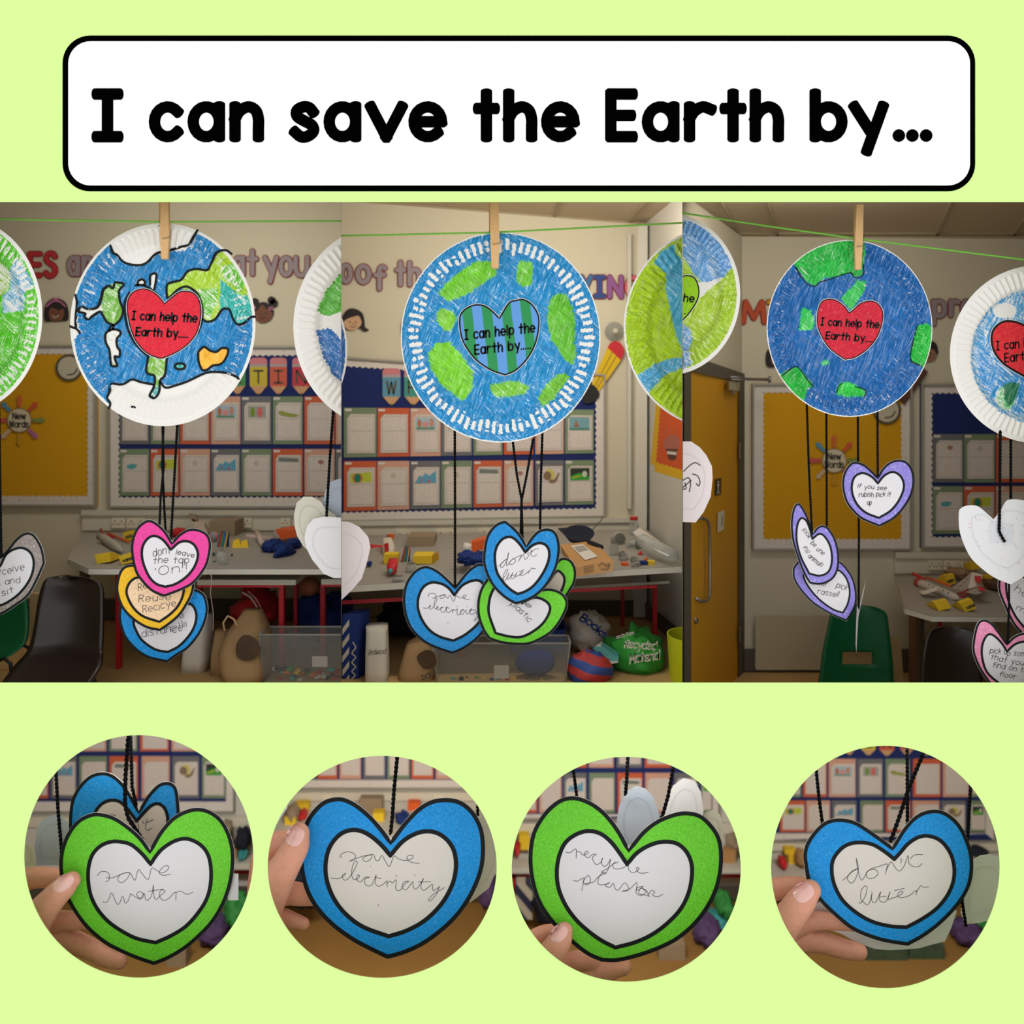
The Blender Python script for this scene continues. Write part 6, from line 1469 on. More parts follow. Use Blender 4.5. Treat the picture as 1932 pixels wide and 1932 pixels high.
t = Thing('paper_bag', 'small white and red printed bag on the middle view table', 'bag', (734, 1052, 1.34), None)
rings(MB(), [(1050, 723, 746, 1.33, .02), (1030, 724, 744, 1.34, .018), (1014, 722, 738, 1.36, .006)], 14, 4, .04, 3).build('bag_body', M_whiteb, t)
MB().prism([(724, 1026), (733, 1024), (734, 1040), (726, 1044)], 1.31, .0004).build('red_print', M_redp, t)
one('plastic_cup', 'orange plastic cup at the back of the middle view table', 'cup', rings(MB(), [(1022, 732, 742, 1.44, .008), (1008, 730, 744, 1.44, .01)], 14, 2, 0, 1), M_or)
one('toy_box', 'small yellow carton with a dark print, left end of the middle view table', 'box', bx(MB(), 724, 1046, 750, 1064, 1.26, .03), M_yc)
t = Thing('toy_telephone', 'red toy with a teal wheel standing on the middle view table', 'toy', (740, 1082, 1.19), None)
rings(MB(), [(1080, 731, 748, 1.195, .015), (1066, 730, 750, 1.2, .015), (1054, 734, 750, 1.21, .01)], 14, 3, .02, 2).build('body', M_redp, t)
MB().lathe(W(736, 1078, 1.178), [(4.5 * U * 1.2, 0), (4.5 * U * 1.2, .006)], Vector((0, 1, 0)), 14).build('wheel', M_tealp, t)
t = Thing('striped_booklet', 'rainbow striped booklet leaning on the middle view table', 'booklet', (766, 1064, 1.27), None)
MB().prism([(755, 1064), (763, 1032), (774, 1034), (772, 1064)], 1.27, .006).build('cover', M_bc, t)
for i, c in enumerate(((210, 70, 60), (90, 160, 70), (60, 120, 190), (230, 190, 60))):
    x = 761 + i * 3; MB().prism([(x - 3.4, 1063), (x + 1.8, 1033), (x + 3.8, 1033), (x - 1.2, 1063)], 1.27, .001, .0015).build('stripe', MATS['bk_stripe_%d' % i], t)
one('patterned_tube', 'teal and pink patterned tube beside the striped booklet, middle view', 'tube', rings(MB(), [(1052, 778, 788, 1.34, .01), (1034, 772, 784, 1.36, .01)], 14, 2, 0, 1), MATS['ball_paint'])
t = Thing('toy_box', 'open yellow carton in front of the grey brown box, middle view', 'box', (795, 1064, 1.25), None)
bx(MB(), 779, 1049, 815, 1064, 1.25, .05).build('carton', M_yc, t)
MB().add([W(815, 1048, 1.25), W(827, 1040, 1.28), W(829, 1062, 1.28), W(816, 1064, 1.25)], [(0, 3, 2, 1), (0, 1, 2, 3)]).build('flap', M_yc, t)
one('cardboard_box', 'plain grey brown card box against the trunking, middle view', 'box', bx(MB(), 768, 1013, 819, 1044, 1.37, .07), M_cardgrey)
one('paper_roll', 'pale pink paper roll on the middle view table behind the yarn', 'roll', MB().tube([W(832, 1037, 1.38), W(862, 1040, 1.38)], 6 * U * 1.38, 12), M_roll)
t = Thing('tissue_box', 'orange carton beside the top blue heart, middle view', 'box', (905, 1042, 1.34), None)
box3(MB(), [(888, 1024), (916, 1016), (920, 1034), (892, 1042)], 1.27, [(892, 1018), (918, 1010), (922, 1024), (896, 1032)], 1.32).build('carton', M_or, t)
MB().lathe(W(874, 1032, 1.27), [(9 * U * 1.3, 0), (9 * U * 1.3, .012)], Vector((1, 0, -.2)), 14).build('roll_end', M_bord, t)
one('cloth_bundle', 'crumpled navy cloth bundle on the middle view table', 'cloth', MB().blob(W(880, 1052, 1.21), 17 * U * 1.2, .03, 12 * U * 1.2, 17, .3).blob(W(905, 1058, 1.18), 17 * U * 1.2, .03, 15 * U * 1.2, 8, .25), M_bc)
one('cloth_scrap', 'small blue cloth scrap near the white heart back, middle view', 'cloth', MB().blob(W(697, 1063, 1.25), 5 * U * 1.2, .01, 4 * U * 1.2, 6, .3), M_bc)


def jar(label, x, y, r, h, kk, lid=None, axis=None, group='clear jars and bottles on the middle view table'):
    t = Thing('clear_jar', label, 'jar', (x, y, kk), group); R = r * U * kk; H = h * U * kk
    ax = axis or Vector((0, 0, 1))
    MB().lathe(W(x, y, kk), [(R * .8, 0), (R, H * .08), (R, H * .72), (R * .72, H * .88), (R * .7, H)], ax, 20).build('glass_body', M_glass, t)
    MB().lathe(W(x, y, kk), [(R * .82, H * .02), (R * .86, H * .04)], ax, 20).build('base_ring', mat('jar_shadow', (96, 96, 88), .4, .2), t)
    c = W(x, y, kk) + ax.normalized() * H
    if lid: MB().lathe(c, [(R * .78, -H * .02), (R * .8, H * .1), (R * .7, H * .12)], ax, 20).build('lid', lid, t)
    else: MB().lathe(c, [(R * .74, -H * .03), (R * .76, 0), (R * .7, H * .01)], ax, 20).build('neck_ring', mat('jar_shadow', (96, 96, 88), .4, .2), t)
    return t


jar('clear round tub lying in front of the booklet, middle view', 752, 1100, 12, 14, 1.16)
jar('smoky clear cup among the yellow cartons, middle view', 776, 1080, 11, 18, 1.21)
jar('tall clear jar with a red lid by the corner casing', 1196, 1024, 9.5, 44, 1.42, M_redp)
jar('clear jar lying on its side behind the cardboard box, open end forward', 1164, 1020, 13, 26, 1.36, None, Vector((.1, -.8, .25)))
jar('small clear bottle between the box and the other jars', 1158, 1062, 9, 40, 1.27)
jar('dark blue tinted small clear cup right of the cardboard box', 1180, 1060, 9, 24, 1.24, None, Vector((-.3, -.5, .6)))
jar('smallest clear glass at the front of the jar cluster', 1202, 1070, 9, 24, 1.2, None, Vector((-.3, -.5, .6)))
jar('smoky cup tipped over in the jar cluster', 1190, 1036, 13, 26, 1.32, None, Vector((.4, -.6, .3)))
t = Thing('plastic_bottle', 'long clear plastic bottle lying toward the corner, middle view table', 'bottle', (1240, 1050, 1.27), None)
MB().tube([W(1205, 1016, 1.29), W(1212, 1020, 1.28), W(1225, 1028, 1.26), W(1250, 1040, 1.22), W(1270, 1049, 1.195), W(1275, 1051, 1.19)], [6 * U, 14 * U * 1.2, 15 * U * 1.2, 15 * U * 1.2, 12 * U * 1.2, 8 * U * 1.2], 18).build('bottle_body', M_glass, t)
MB().tube([W(1232, 1036, 1.225), W(1262, 1049, 1.185)], 2.4 * U, 8).build('painted_glint', mat('glint_white', (225, 225, 220), .3), t)  # pale tube laid on the bottle as a painted highlight
one('paper_flap', 'pale card strip leaning on the clear plastic bottle', 'card', MB().hexa([W(1194, 1006, 1.36), W(1207, 997, 1.36), W(1252, 1030, 1.34), W(1240, 1038, 1.34)], [W(1195, 1003, 1.38), W(1208, 995, 1.38), W(1253, 1027, 1.36), W(1241, 1035, 1.36)]), M_bord)
for i, (x, y, c, n_) in enumerate(((1219, 1058, M_or, 'orange cone shaped'), (1230, 1063, M_yc, 'flat yellow'), (1208, 1047, M_redp, 'red'), (1216, 1064, M_bc, 'dark blue'), (1180, 1067, M_or, 'flat orange'), (1140, 1021, M_redp, 'red rear'), (1146, 1019, M_yc, 'yellow rear'))):
    mb = MB().lathe(W(x, y, 1.22 if i < 5 else 1.42), [(5 * U * 1.2, 0), (3.4 * U * 1.2, 5 * U), (1 * U, 9 * U)], Vector((.1, 0, 1)), 10) if i in (0, 2) else bx(MB(), x - 7, y - 4, x + 6, y + 3, 1.2 if i < 5 else 1.42, .015)
    one('toy_piece', '%s toy piece lying in the jar clutter of the middle view' % n_, 'toy', mb, c)
t = Thing('cardboard_box', 'brown cardboard parcel with white address label on the middle view table', 'box', (1110, 1088, 1.16), None)
F_ = [(1087, 1071), (1157, 1058), (1156, 1078), (1088, 1088)]; Bq = [(1057, 1028), (1120, 1020), (1122, 1034), (1060, 1042)]
box3(MB(), F_, 1.115, Bq, 1.23).build('carton', mat('parcel_card', (192, 144, 92), .8, .06, 30), t)
tp = lambda u, v: (lambda a, b_: a.lerp(b_, v))(W(1057 + 63 * u, 1028 - 8 * u, 1.23), W(1087 + 70 * u, 1071 - 13 * u, 1.115)) + Vector((0, -.0002, .0008))
MB().add([tp(.25, .12), tp(.62, .12), tp(.72, .75), tp(.34, .8)], [(0, 3, 2, 1)]).build('address_label', M_bord, t)
MB().add([tp(.3, .2), tp(.58, .2), tp(.62, .42), tp(.34, .45)], [(0, 3, 2, 1)]).build('barcode', stripe_mat('barcode_ink', (60, 56, 56), (214, 208, 200), 260, 0), t).location.z += .0006
m = MB()
for i in range(4): m.ribbon([(1101 + i * .5, 1071 + 4 * i - 2), (1120, 1068 + 4 * i - 2)], 1.2, 1.113)
m.ribbon(catmull([(1130, 1068), (1136, 1062), (1144, 1068), (1150, 1064), (1146, 1074), (1134, 1074)], 4), 2.2, 1.113)
m.build('box_print', M_legw, t)
t = Thing('frying_pan', 'black shallow pan with a handle resting on the cardboard parcel', 'pan', (1090, 1024, 1.36), None)
MB().lathe(W(1092, 1016, 1.25), [(20 * U * 1.3, 0), (28 * U * 1.3, .010), (27 * U * 1.3, .010), (19 * U * 1.3, .003)], Vector((0, -.45, 1)), 28).build('pan_bowl', M_darkcl, t)
MB().tube([W(1108, 1020, 1.22), W(1134, 1033, 1.19)], [4 * U, 5.5 * U * 1.2], 10).build('handle', M_darkcl, t)
MB().hexa([W(1053, 998, 1.30), W(1096, 995, 1.30), W(1104, 1007, 1.27), W(1066, 1011, 1.27)], [W(1053, 996, 1.31), W(1096, 993, 1.31), W(1104, 1004, 1.28), W(1066, 1008, 1.28)]).build('rear_corner', M_darkcl, t)
one('black_cable', 'thin black cable dropping from the board corner to the pan', 'cable', MB().tube([W(1137, 973, 1.48), W(1134, 982, 1.44), W(1125, 992, 1.38), W(1117, 1000, 1.32)], .9 * U * 1.4, 6), M_skirt)
# under the middle table
t = Thing('gift_bag', 'navy and cream diagonal striped bag at the left edge of the middle view', 'bag', (662, 1286, 1.14), None)
bx(MB(), 646, 1160, 676, 1288, 1.14, .04, .01).build('bag_body', M_bc, t)
for i in range(5):
    y = 1172 + i * 26; MB().prism([(646, y + 14), (659, y - 4), (659, y + 8), (646, y + 26)], 1.14, .0003, .0006).build('stripe', M_whiteb, t)
MB().strokes([(1, catmull([(664, 1280), (670, 1274), (664, 1266), (671, 1258), (664, 1250), (671, 1240), (664, 1232), (671, 1222), (666, 1212)], 4))], 2.2, 1.139).build('side_lettering', M_whiteb, t)
t = Thing('paper_bag', 'tall white paper bag with a script logo under the middle view table', 'bag', (712, 1288, 1.142), None)
rings(MB(), [(1290, 692, 733, 1.14, .026), (1262, 692, 733, 1.142, .026), (1225, 692, 732, 1.145, .025), (1190, 693, 731, 1.15, .022), (1179, 692, 731, 1.15, .018)], 20, 7, .015, 5).build('bag_body', M_whiteb, t)
MB().strokes(text('Redwood', 695, 1236, 727, 1233, 10, gap=.1, slant=.3, wob=.05), 1.0, 1.116).build('lettering', M_skirt, t)
t = Thing('paper_bag', 'brown paper bag half hidden by the save electricity heart', 'bag', (788, 1288, 1.15), None)
rings(MB(), [(1290, 750, 822, 1.145, .03), (1262, 752, 824, 1.15, .03), (1236, 760, 826, 1.155, .028), (1212, 768, 820, 1.165, .02), (1200, 790, 812, 1.17, .01)], 20, 3, .06, 8).build('bag_body', M_kraft, t)
MB().strokes(text('DON', 798, 1283, 818, 1276, 9, gap=.15), 1.6, 1.118).build('lettering', M_skirt, t)
MB().prism([catmull([(786, 1240), (804, 1226), (820, 1234), (822, 1256), (800, 1262)], 4, True)], 1.119, .0003).build('shaded_opening', mat('opening_shade', (84, 66, 50), .9, .3, 90), t)  # bag mouth in shade, laid on as a dark brown patch
one('cloth_bag', 'dark cloth bag in the shadow behind the brown paper bag, middle view', 'bag', MB().blob(W(770, 1165, 1.36), 60 * U * 1.3, .05, 34 * U * 1.3, 5, .2), M_darkcl)
one('storage_crate', 'dark blue plastic crate behind the clear box, middle view', 'crate', rings(MB(), [(1222, 962, 1062, 1.25, .04), (1178, 954, 1068, 1.25, .045)], 20, 8, 0, 1, (1, 0), .06), M_bc)
clearbox('clear storage box with a navy tub inside, bottom of the middle view', 815, 1076, 1214, 1289, 1.125, .05, 10, (932, 1255, 960, 1280))
MB().blob(W(1010, 1250, 1.148), 44 * U, .018, 27 * U, 4, .05).build('plastic_tub', M_bc, label='navy tub inside the clear storage box of the middle view', cat='tub')
bricks('the middle view storage box', 850, 1050, 1281, 1288, 1.13, .02, 22, 8, 'toy bricks in the middle view box')
t = Thing('carrier_bag', 'bright green carrier bag lettered Recycled Material under the middle view table', 'bag', (1200, 1278, 1.19), None)
MB().blob(W(1198, 1236, 1.2), 52 * U * 1.2, .06, 42 * U * 1.2, 14, .16, 26, 16).build('bag_body', mat('green_film', (60, 162, 66), .45, .12, 30, .5), t)
w = MB().strokes(text('Recycled', 1178, 1222, 1236, 1226, 15, gap=.1, slant=.2, wob=.05), 2.4, 1.147).strokes(text('Material', 1188, 1252, 1244, 1244, 17, gap=.1, slant=.2, wob=.05), 2.8, 1.147).strokes(text('made from', 1164, 1205, 1196, 1196, 6, gap=.1), 1.2, 1.15)
w.build('lettering', M_bord, t)
t = Thing('carrier_bag', 'white carrier bag with blue lettering behind the checked bag, middle view', 'bag', (1110, 1235, 1.27), None)
MB().blob(W(1108, 1190, 1.27), 38 * U * 1.27, .04, 36 * U * 1.27, 6, .25, 22, 14).build('bag_body', M_whiteb, t)
MB().strokes(text('Books', 1094, 1168, 1140, 1205, 14, gap=.1, wob=.1), 3.0, 1.225).build('lettering', M_bc, t)
one('milk_carton', 'white crumpled packet with teal base between the checked and green bags', 'carton', MB().hexa([W(1110, 1232, 1.16), W(1128, 1215, 1.16), W(1168, 1242, 1.155), W(1140, 1254, 1.15)], [W(1118, 1226, 1.18), W(1135, 1210, 1.18), W(1166, 1230, 1.18), W(1148, 1240, 1.18)]).hexa([W(1136, 1246, 1.152), W(1167, 1240, 1.152), W(1166, 1250, 1.15), W(1140, 1256, 1.15)], [W(1136, 1240, 1.17), W(1167, 1234, 1.17), W(1166, 1246, 1.17), W(1140, 1250, 1.17)]), stripe_mat('packet_print', (212, 206, 194), (90, 170, 165), 9, 90))
one('checked_bag', 'red and blue checked bag bulging at the bottom of the middle view', 'bag', MB().blob(W(1112, 1262, 1.14), 44 * U * 1.13, .03, 34 * U * 1.13, 9, .14, 24, 14), stripe_mat('red_blue_check', (188, 58, 56), (52, 78, 150), 14, 75))
t = Thing('waste_bin', 'lime yellow plastic bin at the bottom right corner of the middle view', 'bin', (1310, 1292, 1.15), None)
rings(MB(), [(1292, 1264, 1345, 1.14, .045), (1240, 1262, 1350, 1.14, .048), (1197, 1259, 1356, 1.14, .052)], 30, 2, 0, 1, (1, 0), .05).build('bin_body', mat('lime_plastic', (196, 206, 30), .4, .04), t, clip=CM2)

# ---- right view
CR = (1288.4, 'right')
t = Thing('door_1', None, None, (1346, 1266, 1.4)) if False else None
door = MB().prism([(1301, 699), (1391, 723), (1391, 1277), (1303, 1420)], lambda x, y: kdoor(x), .006, .006).build('door_1', mat('yellow_door', (206, 148, 24), .55, .05, 10), kind='structure', clip=CR)
M_fr = mat('door_frame_grey', (92, 86, 74), .6, .06)
kd = lambda x, y: kdoor(x)
fr = MB().prism([(1391, 712), (1402, 716), (1402, 1272), (1391, 1280)], kd, .01, .012).prism([(1289, 690), (1302, 695), (1302, 1430), (1289, 1440)], kd, .01, .01).prism([(1289, 668), (1320, 678), (1402, 706), (1402, 722), (1320, 706), (1289, 697)], kd, .01, .013)
fr.build('door_frame', M_fr, door, clip=CR)
L0 = lambda x, y, o: W(x, y, kdoor(x)) - Vector((0, o, 0))
MB().tube([L0(1310, 1127, .006), L0(1318, 1130, .022), L0(1328, 1128, .026), L0(1333, 1116, .028), L0(1333, 1050, .028), L0(1332, 990, .028), L0(1328, 978, .026), L0(1320, 975, .022), L0(1312, 976, .006)], 3.0 * U * 1.35, 10).build('door_handle', M_steel, door)
MB().lathe(L0(1310, 1169, .007), [(8 * U, 0), (7.5 * U, .002), (3 * U, .003), (2.6 * U, .006)], Vector((.1, -1, 0)), 18).build('lock', M_steel, door)
o = MB().prism([(1347.5, 904), (1359, 901), (1358.5, 932), (1347, 935)], kd, .0008, .009).build('door_sign', mat('sign_black', (46, 44, 30), .5, .05), door)
MB().ribbon([(1353, 926), (1353, 912)], 1.6, kd, .0098).ribbon([(1350.5, 915), (1355.5, 914)], 1.4, kd, .0098).ribbon([(1353, 926), (1350.5, 931)], 1.2, kd, .0098).ribbon([(1353, 926), (1355.5, 930)], 1.2, kd, .0098).prism([ell(1353, 908.5, 1.6, 1.6, 10)], kd, 0, .0098).build('pictogram', M_bord, o)
o = MB().prism([(1351.5, 967), (1364, 962), (1363, 998), (1351, 1003)], kd, .004, .012).build('switch_plate', M_white, door)
MB().ribbon([(1360, 974), (1359.5, 990)], 2.4, kd, .013).build('slot', M_alu, o)
for y in (850, 1192):
    MB().ribbon([(1391, y - 14), (1391, y + 14)], 2.4, kd, .02).build('hinge', M_steel, door)
t = Thing('door_closer', 'door closer box with arm at the top of the yellow door', 'door closer', (1377, 737, kdoor(1377)), None)
MB().hexa([L0(1367, 721, .035), L0(1388, 722, .035), L0(1387, 738, .035), L0(1367, 736, .035)], [L0(1367, 721, .01), L0(1388, 722, .01), L0(1387, 738, .01), L0(1367, 736, .01)]).build('closer_body', mat('closer_cream', (170, 160, 134), .5, .05), t)
MB().tube([L0(1378, 737, .022), L0(1379, 743, .022)], 3.4 * U * 1.3, 10).build('valve', M_alu, t)
MB().tube([W(1378, 711, 1.40), W(1410, 714, 1.42), W(1452, 715, 1.45)], 1.6 * U * 1.4, 8).tube([W(1380, 716, 1.40), W(1452, 718, 1.45)], 1.2 * U * 1.4, 8).build('arm', M_steel, t)
MB().tube([W(1452, 710, 1.45), W(1452, 722, 1.45)], 3 * U * 1.4, 10).build('arm_pivot', M_steel, t)
one('kick_panel', 'clear protective panel screwed low on the wall beside the yellow door', 'panel', MB().prism([rrect(1425, 1162, 1585, 1264, 5)], KB - .012, .003), mat('dulled_acrylic', (186, 176, 150), .35, .03))
kt3 = lambda x, y: kline(y, 1083, 1.48, 1163, 1.194)
t = Thing('side_table', 'grey topped side table with cut corner in the right view', 'table', (1735, 1290, 1.42), None)
slab(MB(), [(1688, 1087), (2100, 1083), (2100, 1164), (1759, 1163), (1707, 1147)], kt3, 10 * U * 1.2).build('table_top', M_table, t)
MB().add([W(1688, 1088, 1.46), W(1706.5, 1148, kt3(0, 1147) - .002), W(1759, 1164, 1.191), W(2100, 1165, 1.191), W(2100, 1174, 1.191), W(1759, 1173, 1.191), W(1706.5, 1158, kt3(0, 1147) - .002), W(1688, 1096, 1.46)], [(0, 7, 6, 1), (1, 6, 5, 2), (2, 5, 4, 3)]).build('table_edging', M_edge, t)
MB().pbox(1727, 1160, 1742, 1297, 1.41, .03).build('leg', M_legw, t)
MB().pbox(1740, 1165, 1744, 1297, 1.40, .01).build('leg', M_skirt, t)
MB().pbox(1772, 1172, 1778, 1296, 1.41, .01).build('leg', M_red, t)
trunk(1688, 2100, 1041, 1082, 1053, 'cream cable trunking with sockets above the right view table', [(1750, 1776, 1057, 1075), (1778, 1815, 1057, 1075)])
t = Thing('card_rocket', 'white card tube rocket with drawn windows on the right view table', 'toy', (1770, 1130, 1.33), None)
T3 = lambda y: kt3(0, y)
MB().tube([W(1735, 1100, 1.38), W(1740, 1102, 1.375), W(1798, 1126, 1.29), W(1801, 1127, 1.287), W(1812, 1130, 1.275)], [7 * U * 1.3, 8.6 * U * 1.3, 8.2 * U * 1.3, 7.5 * U * 1.3, 1.2 * U], 16).build('tube_body', mat('rocket_card', (196, 188, 178), .7, .05), t)
MB().tube([W(1731, 1098, 1.385), W(1737, 1100.5, 1.378)], 9 * U * 1.3, 14).build('red_base', mat('dull_red', (168, 62, 52), .7, .1), t)
for i in range(5):
    q = W(1752 + i * 9, 1103 + i * 3.8, 1.30 - i * .018); MB().lathe(q, [(1.5 * U, 0), (1.5 * U, .002)], Vector((0, -1, 0)), 8).build('window_mark', M_skirt, t)
MB().hexa([W(1736, 1118, 1.32), W(1772, 1108, 1.30), W(1774, 1112, 1.29), W(1742, 1122, 1.30)], [W(1736, 1116, 1.33), W(1772, 1106, 1.31), W(1774, 1110, 1.30), W(1742, 1120, 1.31)]).build('fin', M_bord, t)
one('drinking_straw', 'orange straw lying behind the card rocket, right view', 'straw', MB().tube([W(1747, 1089, 1.40), W(1794, 1106, 1.34)], 2.4 * U * 1.3, 8), M_or)
one('plastic_peg', 'red plastic peg at the back left of the right view table', 'peg', MB().tube([W(1722, 1082, 1.42), W(1734, 1088, 1.41), W(1744, 1094, 1.40)], 3 * U * 1.4, 8), M_redp)
one('dark_basket', 'brown round basket at the back of the right view table', 'basket', rings(MB(), [(1108, 1862, 1890, 1.36, .03), (1098, 1858, 1894, 1.36, .035)], 20, 2, 0, 1, (1, 0), .1), mat('wicker_brown', (110, 80, 60), .8, .2, 200, .5))
one('cloth_scrap', 'brown crumpled scrap behind the yellow card, right view', 'cloth', MB().blob(W(1806, 1080, 1.43), 18 * U * 1.4, .03, 8 * U * 1.4, 3, .3), mat('brown_scrap', (150, 122, 96), .8, .15))
for q, lab, txt in (([(1783, 1086), (1800, 1083), (1803, 1101), (1786, 1105)], 'yellow folded name card behind the rocket, right view', 'name'),
                    ([(1762, 1137), (1786, 1131), (1795, 1147), (1772, 1153)], 'blank yellow folded card at the front of the right view table', None),
                    ([(1811, 1138), (1833, 1130), (1843, 1148), (1822, 1155)], 'yellow folded name card at the front of the right view table', 'name'),
                    ([(1831, 1062), (1848, 1060), (1850, 1072), (1833, 1076)], 'yellow folded card against the trunking, right view', None),
                    ([(1858, 1086), (1880, 1084), (1884, 1098), (1864, 1104)], 'yellow folded name card beside the basket, right view', 'name')):
    yb = q[3][1]; kk = T3(min(1163, max(1085, yb)))
    t = Thing('folded_card', lab, 'card', (q[3][0], yb, kk), 'yellow folded cards on tables')
    f = [W(*p, kk) for p in q]; bk = [f[0] + Vector((0, .012, 0)), f[1] + Vector((0, .012, 0)), f[2] + Vector((0, .05, 0)), f[3] + Vector((0, .05, 0))]
    MB().hexa(f, bk).build('card', M_yc, t)
    if txt: MB().strokes(text(txt, q[3][0] + 2.5, q[3][1] - 5, q[2][0] - 3, q[2][1] - 5, 6), 1.4, kk - .001).build('lettering', M_skirt, t)
t = Thing('paper_plane', 'white folded paper plane with red marks on the right view table', 'toy', (1830, 1118, 1.32), None)
MB().add([W(1796, 1110, 1.33), W(1834, 1079, 1.36), W(1854, 1084, 1.34), W(1850, 1104, 1.30), W(1826, 1112, 1.30)], [(0, 4, 3, 2, 1), (0, 1, 2, 3, 4)]).add([W(1796, 1110, 1.33), W(1830, 1104, 1.32), W(1864, 1116, 1.27), W(1840, 1122, 1.26)], [(0, 3, 2, 1), (0, 1, 2, 3)]).build('wings', M_bord, t)
MB().add([W(1838, 1086, 1.335), W(1852, 1087, 1.32), W(1849, 1100, 1.295), W(1840, 1098, 1.30)], [(0, 3, 2, 1)]).add([W(1842, 1108, 1.29), W(1850, 1106, 1.285), W(1862, 1114, 1.265), W(1852, 1115, 1.265)], [(0, 3, 2, 1)]).build('red_marks', mat('red_mark', (200, 50, 64), .7), t)
m = MB()
for x, y in ((1812, 1106), (1824, 1094), (1826, 1112), (1820, 1100)): m.ribbon([(x - 2, y), (x + 2, y - 2)], 1.4, 1.29)
m.build('ink_marks', M_skirt, t)
t = Thing('scissors', 'red handled scissors lying in front of the paper plane', 'scissors', (1820, 1128, 1.25), None)
MB().tube([W(1806, 1120, 1.27), W(1816, 1117, 1.27), W(1828, 1113, 1.27)], 1.6 * U * 1.2, 6).tube([W(1810, 1128, 1.25), W(1818, 1122, 1.25), W(1828, 1120, 1.25)], 1.6 * U * 1.2, 6).tube([W(1816, 1117, 1.27), W(1818, 1128, 1.25)], 1.4 * U * 1.2, 6).build('handles', mat('crimson', (160, 36, 56), .5), t)
F3 = lambda kk: HOR + FB[3] / kk
chair('plastic_chair', 'dark green plastic chair with a slot in its back, right view', dense([(1142, 1600, 1640, 1.365), (1146, 1580, 1655, 1.362), (1156, 1565, 1668, 1.36), (1187, 1558, 1673, 1.358), (1215, 1552, 1676, 1.356), (1230, 1549, 1678, 1.355), (1254, 1546, 1680, 1.353), (1275, 1543, 1681, 1.352), (1296, 1540, 1683, 1.35)], 3), M_grn,
      [[(1556, 1290, 1.37), (1554, F3(1.37), 1.37)], [(1668, 1290, 1.37), (1670, F3(1.37), 1.37)]], hole=(15, 18, 5, 12), bow=.012)
chair('plastic_chair', 'dark brown moulded plastic chair in the right view', dense([(1182, 1768, 1812, 1.18), (1185, 1756, 1826, 1.178), (1196, 1745, 1836, 1.175), (1225, 1738, 1842, 1.172), (1270, 1734, 1846, 1.17), (1300, 1732, 1848, 1.168), (1316, 1734, 1846, 1.166)], 4), M_brn, [])
one('plywood_board', 'pale plywood board standing beside the green chair, right view', 'board', box3(MB(), [(1677, 1204), (1699, 1200), (1706, 1300), (1684, 1300)], 1.395, [(1677, 1204), (1699, 1200), (1706, 1300), (1684, 1300)], 1.405), M_wboard)
one('wooden_box', 'pale wooden box seen through the slot of the green chair', 'box', bx(MB(), 1586, 1225, 1646, 1262, 1.42, .03), M_wboard)

# ------------------------------------------------------------------ the four round views
CB = KC - .004


def clampq(pts, lo, hi): return [(min(hi, max(lo, x)), y) for x, y in pts]


RB = [(-290, 489), (493, 949.5), (953, 1424.5), (1428, 2200)]
VN = ['first', 'second', 'third', 'last']
PAL = {'red': M_redp, 'yellow': M_yc, 'orange': M_or, 'navy': M_bc, 'brown': M_brown, 'grey': M_cardgrey, 'white': M_bord, 'purple': mat('purple_bag', (84, 62, 104), .7, .2, 40, .4), 'green': mat('green_bag', (52, 136, 62), .6, .2, 40, .4),
       'teal': M_tealp, 'mixed': mat('mixed_toys', (66, 84, 66), .7, .6, 50), 'dark': M_darkcl, 'stripe': stripe_mat('bag_stripe', (34, 40, 66), (178, 170, 152), 9, 40)}


